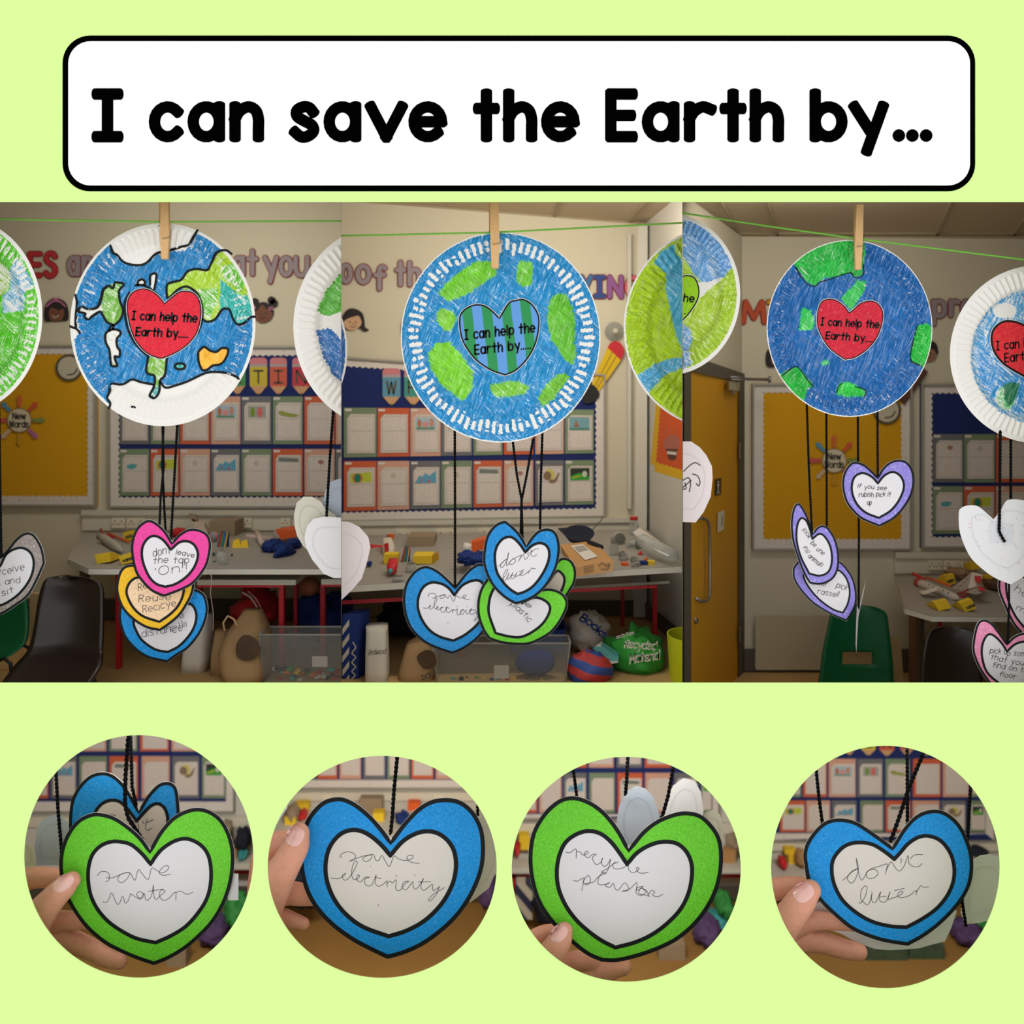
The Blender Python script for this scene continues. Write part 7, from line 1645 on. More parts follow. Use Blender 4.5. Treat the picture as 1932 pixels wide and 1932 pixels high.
def round_view(i, base, frame, blue, rows_, trunk_y, table, clutter, floor_items, pencils=None):
    lo, hi = RB[i]; S_ = lambda x: base[0] + x / CSC; V_ = lambda y: base[1] + y / CSC
    fx0, fy0, fx1, fy1 = frame; b0, c0, b1, c1 = blue
    fq = clampq([(S_(fx0), V_(fy0)), (S_(fx1), V_(fy0)), (S_(fx1), V_(fy1)), (S_(fx0), V_(fy1))], lo + 2, hi - 2)
    bq = clampq([(S_(b0), V_(c0)), (S_(b1), V_(c0)), (S_(b1), V_(c1)), (S_(b0), V_(c1))], lo + 4, hi - 4)
    board('navy display board of worksheets at the back of the %s round view' % VN[i], fq, bq, CB, M_blueb, pitch=5.0, fw=2)
    for r, (y0, y1, cs) in enumerate(rows_):
        for j, (x0, x1, c, d) in enumerate(cs):
            a, b_ = max(lo + 1, S_(x0)), min(hi - 1, S_(x1))
            if b_ - a < 8: continue
            sheet([(a, V_(y0)), (b_, V_(y0)), (b_, V_(y1)), (a, V_(y1))], c, d, CB, '%s in %s row, %s round view' % (ORD[j], ('upper', 'lower')[r + (2 - len(rows_))], VN[i]), 'worksheets in the %s round view' % VN[i], None, False)
    for x0, x1, y0, y1, ch, c, n in pencils or []:
        pencil_cut(S_(x0), S_(x1), V_(y0), V_(y1), ch, c, CB, '%s paper pencil at the top of the %s round view' % (n, VN[i]), 'paper pencils in the round view')
    t = Thing('cable_trunking', 'cream trunking ledge along the wall of the %s round view' % VN[i], 'trunking', ((lo + hi) / 2 if i in (1, 2) else base[0] + 230, V_(trunk_y[1]), CB), None)
    xa, xb_ = max(lo, base[0] - 30), min(hi, base[0] + 490)
    MB().prism([(xa, V_(trunk_y[0])), (xb_, V_(trunk_y[0])), (xb_, V_(trunk_y[1])), (xa, V_(trunk_y[1]))], CB, .01, .008).build('trunk_body', M_white, t)
    for x in (base[0] + 120, base[0] + 200, base[0] + 330):
        MB().prism([rrect(x, V_(trunk_y[0]) + 3, x + 18, V_(trunk_y[1]) - 1, 1)], CB, .003, .012).build('socket', MATS['socket_cream'], t)
    yb, yf, ye = table
    kb_, kf_ = 2.17, 2.17 * (V_(yb) - HOR) / (V_(yf) - HOR)
    t = Thing('side_table', 'grey topped table at the back of the %s round view' % VN[i], 'table', (base[0] + 230, 1700, 2.15), None)
    slab(MB(), [(xa + 3, V_(yb)), (xb_ - 3, V_(yb)), (xb_ - 3, V_(yf)), (xa + 3, V_(yf))], lambda x, y: kline(y, V_(yb), kb_, V_(yf), kf_), (ye - yf) / CSC * U * kf_).build('table_top', M_edge, t)
    MB().pbox(xa + 6, V_(ye) + 4, xb_ - 6, V_(ye) + 8, kf_ + .03, .01).build('rail', M_red, t)
    for x in ((xa + 14, base[0] + 300) if i == 1 else (xa + 14, base[0] + 300, xb_ - 18)): MB().pbox(x, V_(ye), x + 6, HOR + FC / (kf_ + .03), kf_ + .03, .015).build('leg', M_red, t)
    for j, (x0, y0, x1, y1, c, sh, nm) in enumerate(clutter):
        kk = kline(min(V_(yf), max(V_(yb), V_(y1))), V_(yb), kb_, V_(yf), kf_); a, b_ = max(lo + 1, S_(x0)), min(hi - 1, S_(x1)); h = (V_(y1) - V_(y0)) / 2
        if b_ <= a: continue
        mb = bx(MB(), a, V_(y0), b_, V_(y1), kk, .03) if sh == 'b' else MB().blob(W((a + b_) / 2, V_(y0) + h, kk), (b_ - a) / 2 * U * kk, .03, h * U * kk, j + i * 7, .2)
        one(nm.split('|')[0], '%s on the table of the %s round view' % (nm.split('|')[1], VN[i]), nm.split('|')[2], mb, PAL[c])
    for j, (x0, y0, x1, y1, c, sh, nm) in enumerate(floor_items):
        kk = min(2.06, FC / (V_(y1) - HOR)) if V_(y1) > 1712 else 2.06
        a, b_ = max(lo + 1, S_(x0)), min(hi - 1, S_(x1)); h = (V_(y1) - V_(y0)) / 2
        mb = bx(MB(), a, V_(y0), b_, V_(y1), kk, .04) if sh == 'b' else MB().blob(W((a + b_) / 2, V_(y0) + h, kk), (b_ - a) / 2 * U * kk, .05, h * U * kk, j + i * 5, .2)
        one(nm.split('|')[0], '%s, %s round view' % (nm.split('|')[1], VN[i]), nm.split('|')[2], mb, PAL[c])


round_view(0, C1, (-200, -300, 1655, 605), (-180, -280, 1600, 535),
           [(-90, 148, [(60, 255, 'grey', 'none'), (270, 470, 'green', 'none'), (480, 690, 'peach', 'squiggle'), (710, 925, 'green', 'none'), (945, 1165, 'orange', 'none'), (1185, 1390, 'peach', 'none'), (1410, 1590, 'green', 'boat')]),
            (185, 505, [(70, 250, 'orange', 'pumpkin'), (268, 465, 'grey', 'mountain'), (485, 695, 'green', 'none'), (712, 930, 'orange', 'bar'), (958, 1170, 'peach', 'none'), (1190, 1395, 'grey', 'cat'), (1415, 1592, 'green', 'field')])],
           (640, 720), (940, 1005, 1050),
           [(1560, 680, 1640, 930, 'grey', 'o', 'clear_jar|smoky jar at the right|jar'), (1670, 740, 1780, 890, 'dark', 'o', 'pan|dark round pan|pan'), (1605, 900, 1675, 970, 'brown', 'b', 'cardboard_box|brown box|box'), (1690, 900, 1760, 960, 'teal', 'o', 'toy_piece|teal toy piece|toy')],
           [(1600, 1230, 1760, 1470, 'green', 'o', 'carrier_bag|green bag under the table|bag'), (1420, 1430, 1610, 1610, 'purple', 'o', 'checked_bag|purplish bag below the table|bag'), (1530, 1400, 1640, 1480, 'teal', 'o', 'packet|pale teal packet between the bags|packet'), (1140, 1660, 1290, 1790, 'grey', 'b', 'storage_box|greyish box on the floor under the green heart tip|storage box'), (1050, 1200, 1500, 1500, 'dark', 'o', 'cloth_bag|dark bag hidden behind the heart|bag')])
round_view(1, C2_, (-200, -300, 2000, 385), (-180, -280, 1990, 330),
           [(-40, 318, [(250, 425, 'green', 'none'), (440, 590, 'orange', 'none'), (608, 770, 'peach', 'none'), (788, 955, 'grey', 'mountain'), (970, 1140, 'green', 'none'), (1152, 1320, 'orange', 'none'), (1338, 1520, 'peach', 'none'), (1536, 1700, 'grey', 'cat')])],
           (415, 480), (560, 760, 800),
           [(200, 520, 300, 640, 'grey', 'o', 'crumpled_paper|grey crumple at the left|paper'), (270, 510, 370, 570, 'yellow', 'b', 'folded_card|yellow card|card'), (190, 610, 270, 670, 'yellow', 'b', 'folded_card|low yellow card beside the thumb|card'), (300, 560, 360, 620, 'red', 'o', 'toy_piece|red toy piece|toy'),
            (760, 470, 930, 590, 'grey', 'b', 'cardboard_box|grey brown box behind the yarn|box'), (860, 580, 945, 645, 'yellow', 'b', 'toy_box|yellow box right of the grey one|box'), (1125, 500, 1215, 560, 'orange', 'b', 'tissue_box|orange carton|box'), (1030, 580, 1130, 650, 'navy', 'o', 'cloth_bundle|navy cloth bundle|cloth'), (620, 500, 720, 600, 'red', 'o', 'crumpled_felt|red felt|cloth')],
           [(1660, 1050, 1830, 1290, 'purple', 'o', 'checked_bag|purplish bag at the right rim|bag'), (200, 1000, 520, 1280, 'dark', 'o', 'cloth_bag|dark bag behind the fingers|bag')])
round_view(2, C3, (-200, -300, 1630, 620), (-180, -280, 1590, 590),
           [(-120, 232, [(160, 400, 'grey', 'none'), (420, 630, 'orange', 'none'), (648, 835, 'peach', 'none'), (860, 1050, 'grey', 'none'), (1072, 1270, 'orange', 'none'), (1290, 1480, 'peach', 'none')]),
            (272, 575, [(60, 255, 'orange', 'none'), (270, 440, 'peach', 'none'), (455, 630, 'grey', 'mountain'), (650, 845, 'green', 'none'), (865, 1055, 'orange', 'bar'), (1075, 1275, 'peach', 'none'), (1295, 1480, 'grey', 'none'), (1500, 1580, 'green', 'field')])],
           (650, 730), (920, 1000, 1040),
           [(75, 810, 125, 900, 'red', 'o', 'toy_piece|red toy piece at the left rim|toy'), (118, 745, 195, 800, 'yellow', 'b', 'toy_box|upper yellow box at the left|box'), (130, 800, 215, 860, 'yellow', 'b', 'toy_box|lower yellow box at the left|box'), (1670, 860, 1765, 960, 'brown', 'b', 'cardboard_box|brown box at the right rim|box'), (1690, 740, 1800, 860, 'grey', 'o', 'clear_jar|smoky jars behind the brown box|jar')],
           [(90, 1120, 220, 1390, 'stripe', 'b', 'gift_bag|navy and cream striped bag at the left rim|bag'), (230, 1150, 420, 1400, 'dark', 'o', 'cloth_bag|dark bag behind the green heart|bag'), (1180, 1580, 1380, 1700, 'grey', 'b', 'storage_box|greyish box of bricks on the floor|storage box'),
            (1430, 1360, 1640, 1560, 'purple', 'o', 'checked_bag|purplish red bag right of the heart|bag'), (1570, 1330, 1690, 1420, 'teal', 'o', 'packet|pale teal packet|packet'), (1600, 1180, 1740, 1350, 'green', 'o', 'carrier_bag|green bag under the table end|bag')])
round_view(3, C4, (-200, -300, 1750, 785), (-180, -280, 1690, 735),
           [(165, 455, [(90, 285, 'green', 'none'), (300, 480, 'orange', 'none'), (495, 700, 'peach', 'bunnies'), (712, 905, 'grey', 'figures'), (925, 1110, 'green', 'lizard'), (1135, 1345, 'orange', 'none'), (1360, 1560, 'peach', 'squiggle'), (1575, 1680, 'green', 'boat')]),
            (482, 720, [(125, 315, 'orange', 'pumpkin'), (325, 505, 'peach', 'none'), (520, 705, 'grey', 'mountain'), (735, 910, 'green', 'none'), (925, 1115, 'orange', 'bar'), (1130, 1335, 'peach', 'none'), (1350, 1535, 'grey', 'cat'), (1562, 1685, 'green', 'field')])],
           (800, 860), (960, 1075, 1120),
           [(115, 915, 170, 995, 'red', 'o', 'toy_piece|red and white toy at the left|toy'), (165, 855, 250, 895, 'yellow', 'b', 'toy_box|upper yellow box|box'), (195, 895, 290, 965, 'yellow', 'b', 'toy_box|lower yellow box|box'), (240, 860, 330, 980, 'brown', 'o', 'crumpled_paper|brown crumple beside the yellow boxes|paper'), (1570, 840, 1700, 900, 'dark', 'o', 'pan|dark pan above the turned heart|pan')],
           [(1430, 1400, 1660, 1570, 'purple', 'o', 'checked_bag|purplish red bag under the turned heart|bag'), (780, 1580, 1100, 1700, 'mixed', 'b', 'storage_box|dull dark box of toys on the floor at the left|storage box'), (1110, 1590, 1380, 1690, 'mixed', 'b', 'storage_box|dull green box of toys on the floor at the right|storage box'), (1600, 1380, 1760, 1500, 'green', 'o', 'carrier_bag|green bag by the right rim|bag')],
           [(610, 695, -60, 145, 'T', (190, 160, 100), 'tan'), (742, 850, -60, 148, 'I', (214, 196, 50), 'yellow'), (880, 992, -60, 152, 'N', (206, 92, 72), 'coral'), (1035, 1140, -60, 146, 'G', (196, 92, 84), 'red'), (1190, 1290, -60, 148, 'E', (200, 140, 100), 'pale orange')])

# hearts in the round views
GH = 'paper hearts held up in the round views'
heart('blue bordered dont litter heart hanging behind the green one, first round view', C1, CSC,
      [(935, 592), (880, 490), (820, 400), (740, 330), (660, 308), (570, 330), (490, 400), (430, 500), (408, 610), (405, 740), (430, 870), (510, 1000), (640, 1110), 'T', (840, 1200), (1000, 1120), (1140, 980), (1220, 830), (1245, 700), (1243, 580), (1230, 460), (1205, 405), (1150, 382), (1080, 402), (1000, 485)],
      [(918, 680), (850, 590), (790, 533), (720, 522), (650, 552), (600, 620), (572, 720), (600, 850), (700, 960), 'T', (850, 1040), (1000, 950), (1100, 820), (1152, 700), (1140, 600), (1090, 550), (1030, 562), (965, 625)],
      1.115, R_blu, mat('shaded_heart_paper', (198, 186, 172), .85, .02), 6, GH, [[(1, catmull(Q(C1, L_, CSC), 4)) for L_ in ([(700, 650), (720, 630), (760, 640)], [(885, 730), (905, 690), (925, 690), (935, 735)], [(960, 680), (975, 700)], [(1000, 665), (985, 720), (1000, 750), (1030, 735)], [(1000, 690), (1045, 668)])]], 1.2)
HW1 = [[(620, 1095), (645, 1066), (690, 1066), (712, 1095), (705, 1130), (682, 1140)], [(690, 1108), (730, 1112), (790, 1088), (840, 1072), (865, 1078), (845, 1118), (805, 1148), (775, 1128), (790, 1092), (845, 1070), (872, 1080), (890, 1112), (908, 1128), (930, 1050), (960, 1080), (1006, 1125), (1030, 1040), (1062, 1050), (1110, 1075), (1155, 1048), (1160, 1024), (1130, 1022), (1092, 1060), (1098, 1085), (1130, 1092), (1176, 1083)],
       [(660, 1294), (690, 1296), (712, 1260), (722, 1228), (735, 1236), (768, 1308), (790, 1300), (812, 1248), (830, 1302), (852, 1288), (872, 1232)], [(872, 1232), (915, 1260), (950, 1272), (972, 1238), (940, 1215), (918, 1238), (945, 1268), (975, 1228), (990, 1282), (1030, 1250), (1045, 1165), (1048, 1240), (1065, 1276), (1105, 1240), (1135, 1212), (1105, 1204), (1090, 1245), (1120, 1282), (1165, 1265), (1212, 1218), (1216, 1280)], [(1216, 1225), (1250, 1212), (1300, 1236), (1345, 1220)], [(1005, 1215), (1120, 1196)]]
heart('green bordered heart reading save water, held in the first round view', C1, CSC,
      [(1018, 890), (950, 800), (860, 720), (750, 648), (640, 618), (560, 625), (470, 672), (395, 765), (347, 880), (330, 1000), (340, 1120), (372, 1240), (440, 1370), (540, 1500), (670, 1610), (800, 1680), (930, 1735), 'T', (1050, 1775), (1160, 1730), (1280, 1660), (1400, 1560), (1510, 1440), (1590, 1300), (1640, 1150), (1660, 1000), (1655, 880), (1620, 760), (1560, 662), (1470, 598), (1370, 579), (1270, 605), (1180, 660), (1100, 750), (1050, 830)],
      [(1024, 1008), (960, 930), (880, 862), (800, 838), (720, 838), (640, 872), (580, 940), (552, 1040), (552, 1150), (572, 1250), (622, 1350), (700, 1440), (800, 1512), (920, 1572), 'T', (1062, 1603), (1180, 1550), (1290, 1480), (1382, 1380), (1450, 1270), (1480, 1150), (1480, 1020), (1452, 920), (1390, 852), (1300, 815), (1210, 830), (1120, 885), (1065, 945)],
      1.06, R_grn, P_mat, 7.0, GH, [[(1, catmull(Q(C1, L_, CSC), 4)) for L_ in HW1]], .95)
HW2 = [[(625, 915), (610, 905), (640, 880), (690, 875), (728, 900), (715, 932), (682, 945)], [(682, 945), (730, 925), (790, 905), (850, 898), (838, 935), (800, 946), (785, 920), (860, 893), (880, 935), (905, 938), (928, 900), (955, 945), (986, 985), (1020, 905), (1050, 925), (1110, 940), (1160, 922), (1162, 900), (1128, 903), (1120, 930), (1160, 955), (1212, 962)],
       [(540, 1072), (600, 1076), (645, 1050), (650, 1036), (628, 1055), (640, 1086), (670, 1080), (720, 1010), (742, 955), (724, 945), (702, 1000), (702, 1065), (730, 1086), (760, 1058), (745, 1050), (736, 1080), (765, 1102), (800, 1068), (833, 1066)], [(833, 1066), (800, 1080), (800, 1115), (825, 1134), (855, 1120), (885, 1050), (878, 1110), (905, 1136), (950, 1110), (966, 1094), (968, 1140)], [(968, 1115), (990, 1095), (1010, 1110), (1038, 1085), (1034, 1155), (1065, 1166), (1105, 1115), (1135, 1098), (1095, 1102), (1082, 1145), (1115, 1160), (1162, 1100), (1165, 1138), (1190, 1156), (1225, 1110), (1245, 1075), (1224, 1135), (1245, 1166), (1285, 1140), (1312, 1120), (1318, 1168), (1365, 1140)], [(1365, 1135), (1345, 1190), (1300, 1242), (1282, 1240), (1320, 1195), (1406, 1144)],
       [(880, 1068), (922, 1076)], [(1205, 1102), (1300, 1100)], [(1038, 1050), (1040, 1058)], [(1177, 1048), (1179, 1056)], [(843, 984), (845, 986)], [(900, 1272), (902, 1282)]]
heart('blue bordered heart reading save electricity, held in the second round view', C2_, CSC,
      [(995, 780), (930, 692), (850, 602), (770, 532), (690, 482), (605, 458), (500, 478), (420, 540), (350, 640), (312, 780), (300, 920), (320, 1080), (370, 1220), (450, 1340), (560, 1450), (700, 1550), (830, 1620), 'T', (970, 1687), (1100, 1650), (1250, 1580), (1400, 1470), (1520, 1350), (1620, 1200), (1690, 1030), (1712, 880), (1700, 720), (1650, 600), (1580, 520), (1500, 476), (1400, 465), (1300, 482), (1200, 540), (1110, 630), (1050, 705)],
      [(992, 902), (930, 828), (850, 758), (770, 716), (690, 709), (610, 742), (542, 820), (507, 920), (502, 1040), (532, 1160), (590, 1270), (680, 1370), (800, 1450), 'T', (980, 1515), (1120, 1470), (1260, 1390), (1380, 1270), (1460, 1130), (1490, 1000), (1480, 880), (1430, 790), (1350, 732), (1260, 718), (1170, 742), (1080, 800)],
      1.06, R_blu2, mat('warm_heart_paper', (216, 209, 202), .85, .02, 12, spec=.15), 8.0, GH, [[(1, catmull(Q(C2_, L_, CSC), 4)) for L_ in HW2]], 1.0)
HW3 = [[(470, 875), (505, 880), (550, 852), (552, 920)], [(554, 868), (585, 878), (602, 898), (640, 885), (635, 868), (612, 890), (640, 920), (672, 895), (705, 892), (675, 918), (700, 968), (738, 955), (752, 918), (745, 960), (768, 986), (800, 955), (812, 928), (802, 985), (775, 1038), (745, 1025), (790, 1000), (850, 950)], [(872, 952), (832, 968), (840, 1000), (885, 1002), (935, 980), (970, 950), (958, 945), (948, 1000), (975, 1030), (1010, 1022), (1030, 1000), (1010, 994), (1020, 1026), (1055, 1036), (1100, 1028)],
       [(530, 1090), (560, 1096), (605, 1072), (610, 1085), (595, 1168)], [(600, 1105), (640, 1053), (662, 1090), (632, 1125), (612, 1112)], [(612, 1115), (680, 1105), (720, 1062), (772, 1036), (752, 1028), (722, 1075), (720, 1118), (760, 1124), (805, 1108)], [(805, 1108), (772, 1130), (810, 1142), (832, 1112), (850, 1155), (875, 1162), (920, 1108), (950, 1148), (938, 1170), (900, 1172), (960, 1155), (1012, 1105), (1010, 1165), (1045, 1150), (1060, 1135)],
       [(1058, 1136), (1012, 1150), (1010, 1190), (1050, 1205), (1085, 1170), (1040, 1150), (1030, 1190), (1070, 1200), (1110, 1212)], [(1060, 1160), (1092, 1175), (1100, 1205), (1120, 1168), (1150, 1178), (1130, 1200), (1170, 1214), (1210, 1195)]]
heart('green bordered heart reading recycle plastic, held in the third round view', C3, CSC,
      [(952, 838), (900, 740), (840, 650), (760, 560), (660, 490), (550, 453), (450, 463), (360, 520), (280, 610), (220, 720), (193, 850), (193, 1000), (220, 1150), (270, 1280), (350, 1400), (450, 1505), (560, 1605), (650, 1668), 'T', (745, 1708), (860, 1710), (1000, 1680), (1150, 1630), (1300, 1560), (1430, 1460), (1540, 1330), (1620, 1180), (1660, 1020), (1665, 860), (1635, 740), (1560, 640), (1480, 583), (1370, 566), (1260, 590), (1150, 640), (1050, 720)],
      [(938, 968), (880, 880), (810, 792), (730, 733), (640, 716), (550, 742), (470, 804), (424, 900), (405, 1020), (418, 1150), (472, 1280), (552, 1390), (650, 1480), (750, 1550), 'T', (850, 1600), (1000, 1560), (1130, 1500), (1250, 1410), (1350, 1300), (1410, 1170), (1432, 1030), (1418, 930), (1370, 850), (1300, 805), (1200, 798), (1100, 828), (1010, 885)],
      1.06, R_grn, P_mat, 7.6, GH, [[(1, catmull(Q(C3, L_, CSC), 4)) for L_ in HW3]], 1.0)
HW4 = [[(605, 1090), (622, 1075), (680, 1022), (722, 1000), (672, 1022), (638, 1075), (668, 1112), (702, 1075), (722, 1000), (706, 920), (716, 1000), (742, 1085), (765, 1070), (800, 1015), (850, 1008), (872, 1040), (838, 1072), (795, 1072), (782, 1035), (825, 1000), (880, 984), (935, 965), (940, 985), (928, 1042)], [(935, 1010), (968, 950), (990, 975), (1028, 1020), (1068, 985), (1100, 900), (1106, 960), (1140, 985), (1180, 985), (1205, 962)], [(1118, 925), (1150, 897), (1210, 895)], [(1040, 925), (1052, 935), (1042, 960)],
       [(725, 1255), (740, 1262), (772, 1215), (788, 1150), (774, 1132), (745, 1165), (740, 1225), (762, 1258), (795, 1276), (815, 1235), (826, 1188), (822, 1240), (850, 1260), (880, 1200), (892, 1178), (880, 1230), (902, 1256), (935, 1245), (962, 1178), (948, 1235), (975, 1226)], [(975, 1226), (1020, 1212), (1062, 1182), (1042, 1172), (1018, 1205), (1048, 1222), (1110, 1205), (1162, 1165), (1160, 1200)], [(1165, 1178), (1195, 1130), (1215, 1142), (1255, 1140)], [(888, 1216), (932, 1212)], [(995, 1168), (1072, 1150)], [(824, 1178), (826, 1184)]]
heart('blue bordered heart reading dont litter, held in the last round view', C4, CSC,
      [(978, 830), (900, 772), (800, 702), (700, 642), (600, 620), (500, 630), (420, 680), (340, 780), (305, 880), (315, 1000), (345, 1130), (420, 1240), (540, 1360), (680, 1470), (850, 1540), (980, 1570), 'T', (1100, 1587), (1220, 1520), (1340, 1430), (1460, 1310), (1550, 1180), (1590, 1050), (1590, 900), (1550, 770), (1490, 660), (1400, 580), (1310, 552), (1210, 570), (1130, 620), (1060, 700), (1010, 780)],
      [(995, 930), (930, 878), (840, 822), (750, 803), (660, 812), (590, 852), (532, 930), (520, 1020), (542, 1130), (602, 1240), (700, 1330), (820, 1400), (960, 1437), 'T', (1088, 1446), (1210, 1380), (1320, 1300), (1400, 1200), (1444, 1090), (1448, 980), (1418, 880), (1350, 792), (1260, 754), (1180, 762), (1100, 812), (1040, 880)],
      1.06, R_blu2, mat('warm_heart_paper', (216, 209, 202), .85, .02, 12, spec=.15), 7.0, GH, [[(1, catmull(Q(C4, L_, CSC), 4)) for L_ in HW4]], 1.0)
GB2 = 'turned paper hearts in the round views'
heart_back('cream turned heart at the left rim of the first round view', C1, CSC, [(-60, 850), (0, 820), (65, 830), (110, 860), (145, 910), (155, 1020), (60, 1032), (-60, 1032)], 1.14, M_back_c, group=GB2)
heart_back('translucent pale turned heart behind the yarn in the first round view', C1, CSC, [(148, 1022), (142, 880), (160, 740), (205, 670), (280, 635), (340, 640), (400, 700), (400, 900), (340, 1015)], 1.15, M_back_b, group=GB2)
heart_back('white turned heart at the upper left rim of the second round view', C2_, CSC, [(60, 560), (130, 480), (212, 505), (208, 545), (160, 620), (112, 695), (70, 700)], 1.12, M_back, group=GB2)
heart_back('pale turned heart behind the right side of the second round view', C2_, CSC, [(1660, 660), (1690, 590), (1760, 560), (1830, 640), (1840, 800), (1800, 1010), (1740, 1150), (1600, 1260), (1560, 1200), (1640, 900)], 1.1, M_back_c, group=GB2)
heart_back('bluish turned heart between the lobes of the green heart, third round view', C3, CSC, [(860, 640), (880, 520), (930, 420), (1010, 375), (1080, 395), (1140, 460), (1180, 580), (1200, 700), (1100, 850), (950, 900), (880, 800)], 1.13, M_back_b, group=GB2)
heart_back('pale turned heart at the upper right of the third round view', C3, CSC, [(1210, 600), (1240, 470), (1290, 370), (1370, 315), (1450, 335), (1500, 420), (1520, 560), (1500, 700), (1350, 760), (1250, 720)], 1.14, M_back, group=GB2)
heart_back('cream turned heart at the right of the third round view', C3, CSC, [(1500, 640), (1530, 575), (1590, 555), (1645, 590), (1672, 700), (1668, 850), (1560, 900), (1500, 800)], 1.145, M_back_c, group=GB2)
heart_back('large white turned heart behind the lower edge of the last round view', C4, CSC, [(330, 1420), (420, 1435), (600, 1500), (720, 1570), (850, 1612), (960, 1622), (1080, 1615), (1180, 1608), (1260, 1585), (1380, 1555), (1425, 1460), (1470, 1330), (1400, 1150), (900, 1100), (500, 1200), (330, 1330)], 1.092, M_back, group=GB2)
heart_back('white turned heart at the right rim of the last round view', C4, CSC, [(1560, 1010), (1590, 940), (1650, 902), (1720, 893), (1790, 912), (1850, 1000), (1850, 1200), (1810, 1300), (1735, 1390), (1640, 1415), (1535, 1425), (1500, 1340), (1530, 1150)], 1.11, M_back, group=GB2)
YG = 'black yarn strands in the round views'
def cy(lab, base, pts, k0, k1=None, r=3.3):
    P = Q(base, pts, CSC); n = len(P); k1 = k1 or k0
    yarn(lab, [(x, y, k0 + (k1 - k0) * i / (n - 1)) for i, (x, y) in enumerate(P)], r, group=YG)
cy('left yarn of the first round view, hanging behind the green heart', C1, [(295, -100), (304, 300), (320, 600), (345, 880), (350, 1000)], 1.10, 1.10, 3.2)
cy('middle yarn of the first round view, running to the green heart', C1, [(872, -100), (850, 80), (832, 350), (828, 540), (850, 650), (920, 760), (990, 880)], 1.075, 1.066, 3.8)
cy('right yarn of the first round view, tied to the blue heart', C1, [(868, -100), (876, 200), (882, 420), (915, 570)], 1.09, 1.11, 3.2)
cy('single yarn running to the notch of the heart, second round view', C2_, [(1060, -60), (1045, 150), (1020, 400), (1008, 600), (993, 740)], 1.063, 1.062, 3.5)
cy('short yarn behind the right lobe of the heart, second round view', C2_, [(1655, 380), (1655, 600)], 1.12, 1.12, 3)
cy('left yarn of the third round view', C3, [(515, 0), (530, 250), (558, 470), (562, 560)], 1.085, 1.085, 3)
cy('middle yarn of the third round view', C3, [(950, -60), (944, 150), (935, 330), (925, 440)], 1.10, 1.125, 3.6)
cy('right yarn of the third round view', C3, [(1330, 80), (1290, 230), (1250, 450), (1210, 590), (1180, 700)], 1.085, 1.085, 3.4)
cy('short yarn at the upper right rim of the third round view', C3, [(1480, 250), (1475, 350)], 1.135, 1.135, 2.2)
cy('left yarn of the last round view', C4, [(390, 60), (402, 260), (425, 480), (448, 650), (452, 700)], 1.085, 1.085, 3.2)
cy('upright middle yarn of the last round view', C4, [(1092, -60), (1094, 300), (1095, 640), (1094, 700)], 1.09, 1.09, 3.2)
cy('slanting yarn of the last round view, tied to the blue heart', C4, [(1260, 0), (1210, 140), (1110, 380), (1030, 620), (965, 800)], 1.075, 1.063, 3.5)
cy('right yarn of the last round view, hanging behind the heart', C4, [(1585, 250), (1570, 450), (1555, 720), (1510, 1250), (1540, 1440)], 1.10, 1.10, 3.0)
b = MB().prism([rrect(C1[0] + 1610 / CSC, C1[1] + 1080 / CSC, C1[0] + 1690 / CSC, C1[1] + 1283 / CSC, 1)], 1.063, .0002)
b.build('tape', mat('clear_tape', (214, 216, 220), .25, .02, alpha=.6), HK['green bordered heart reading save water, held in the first round view'])


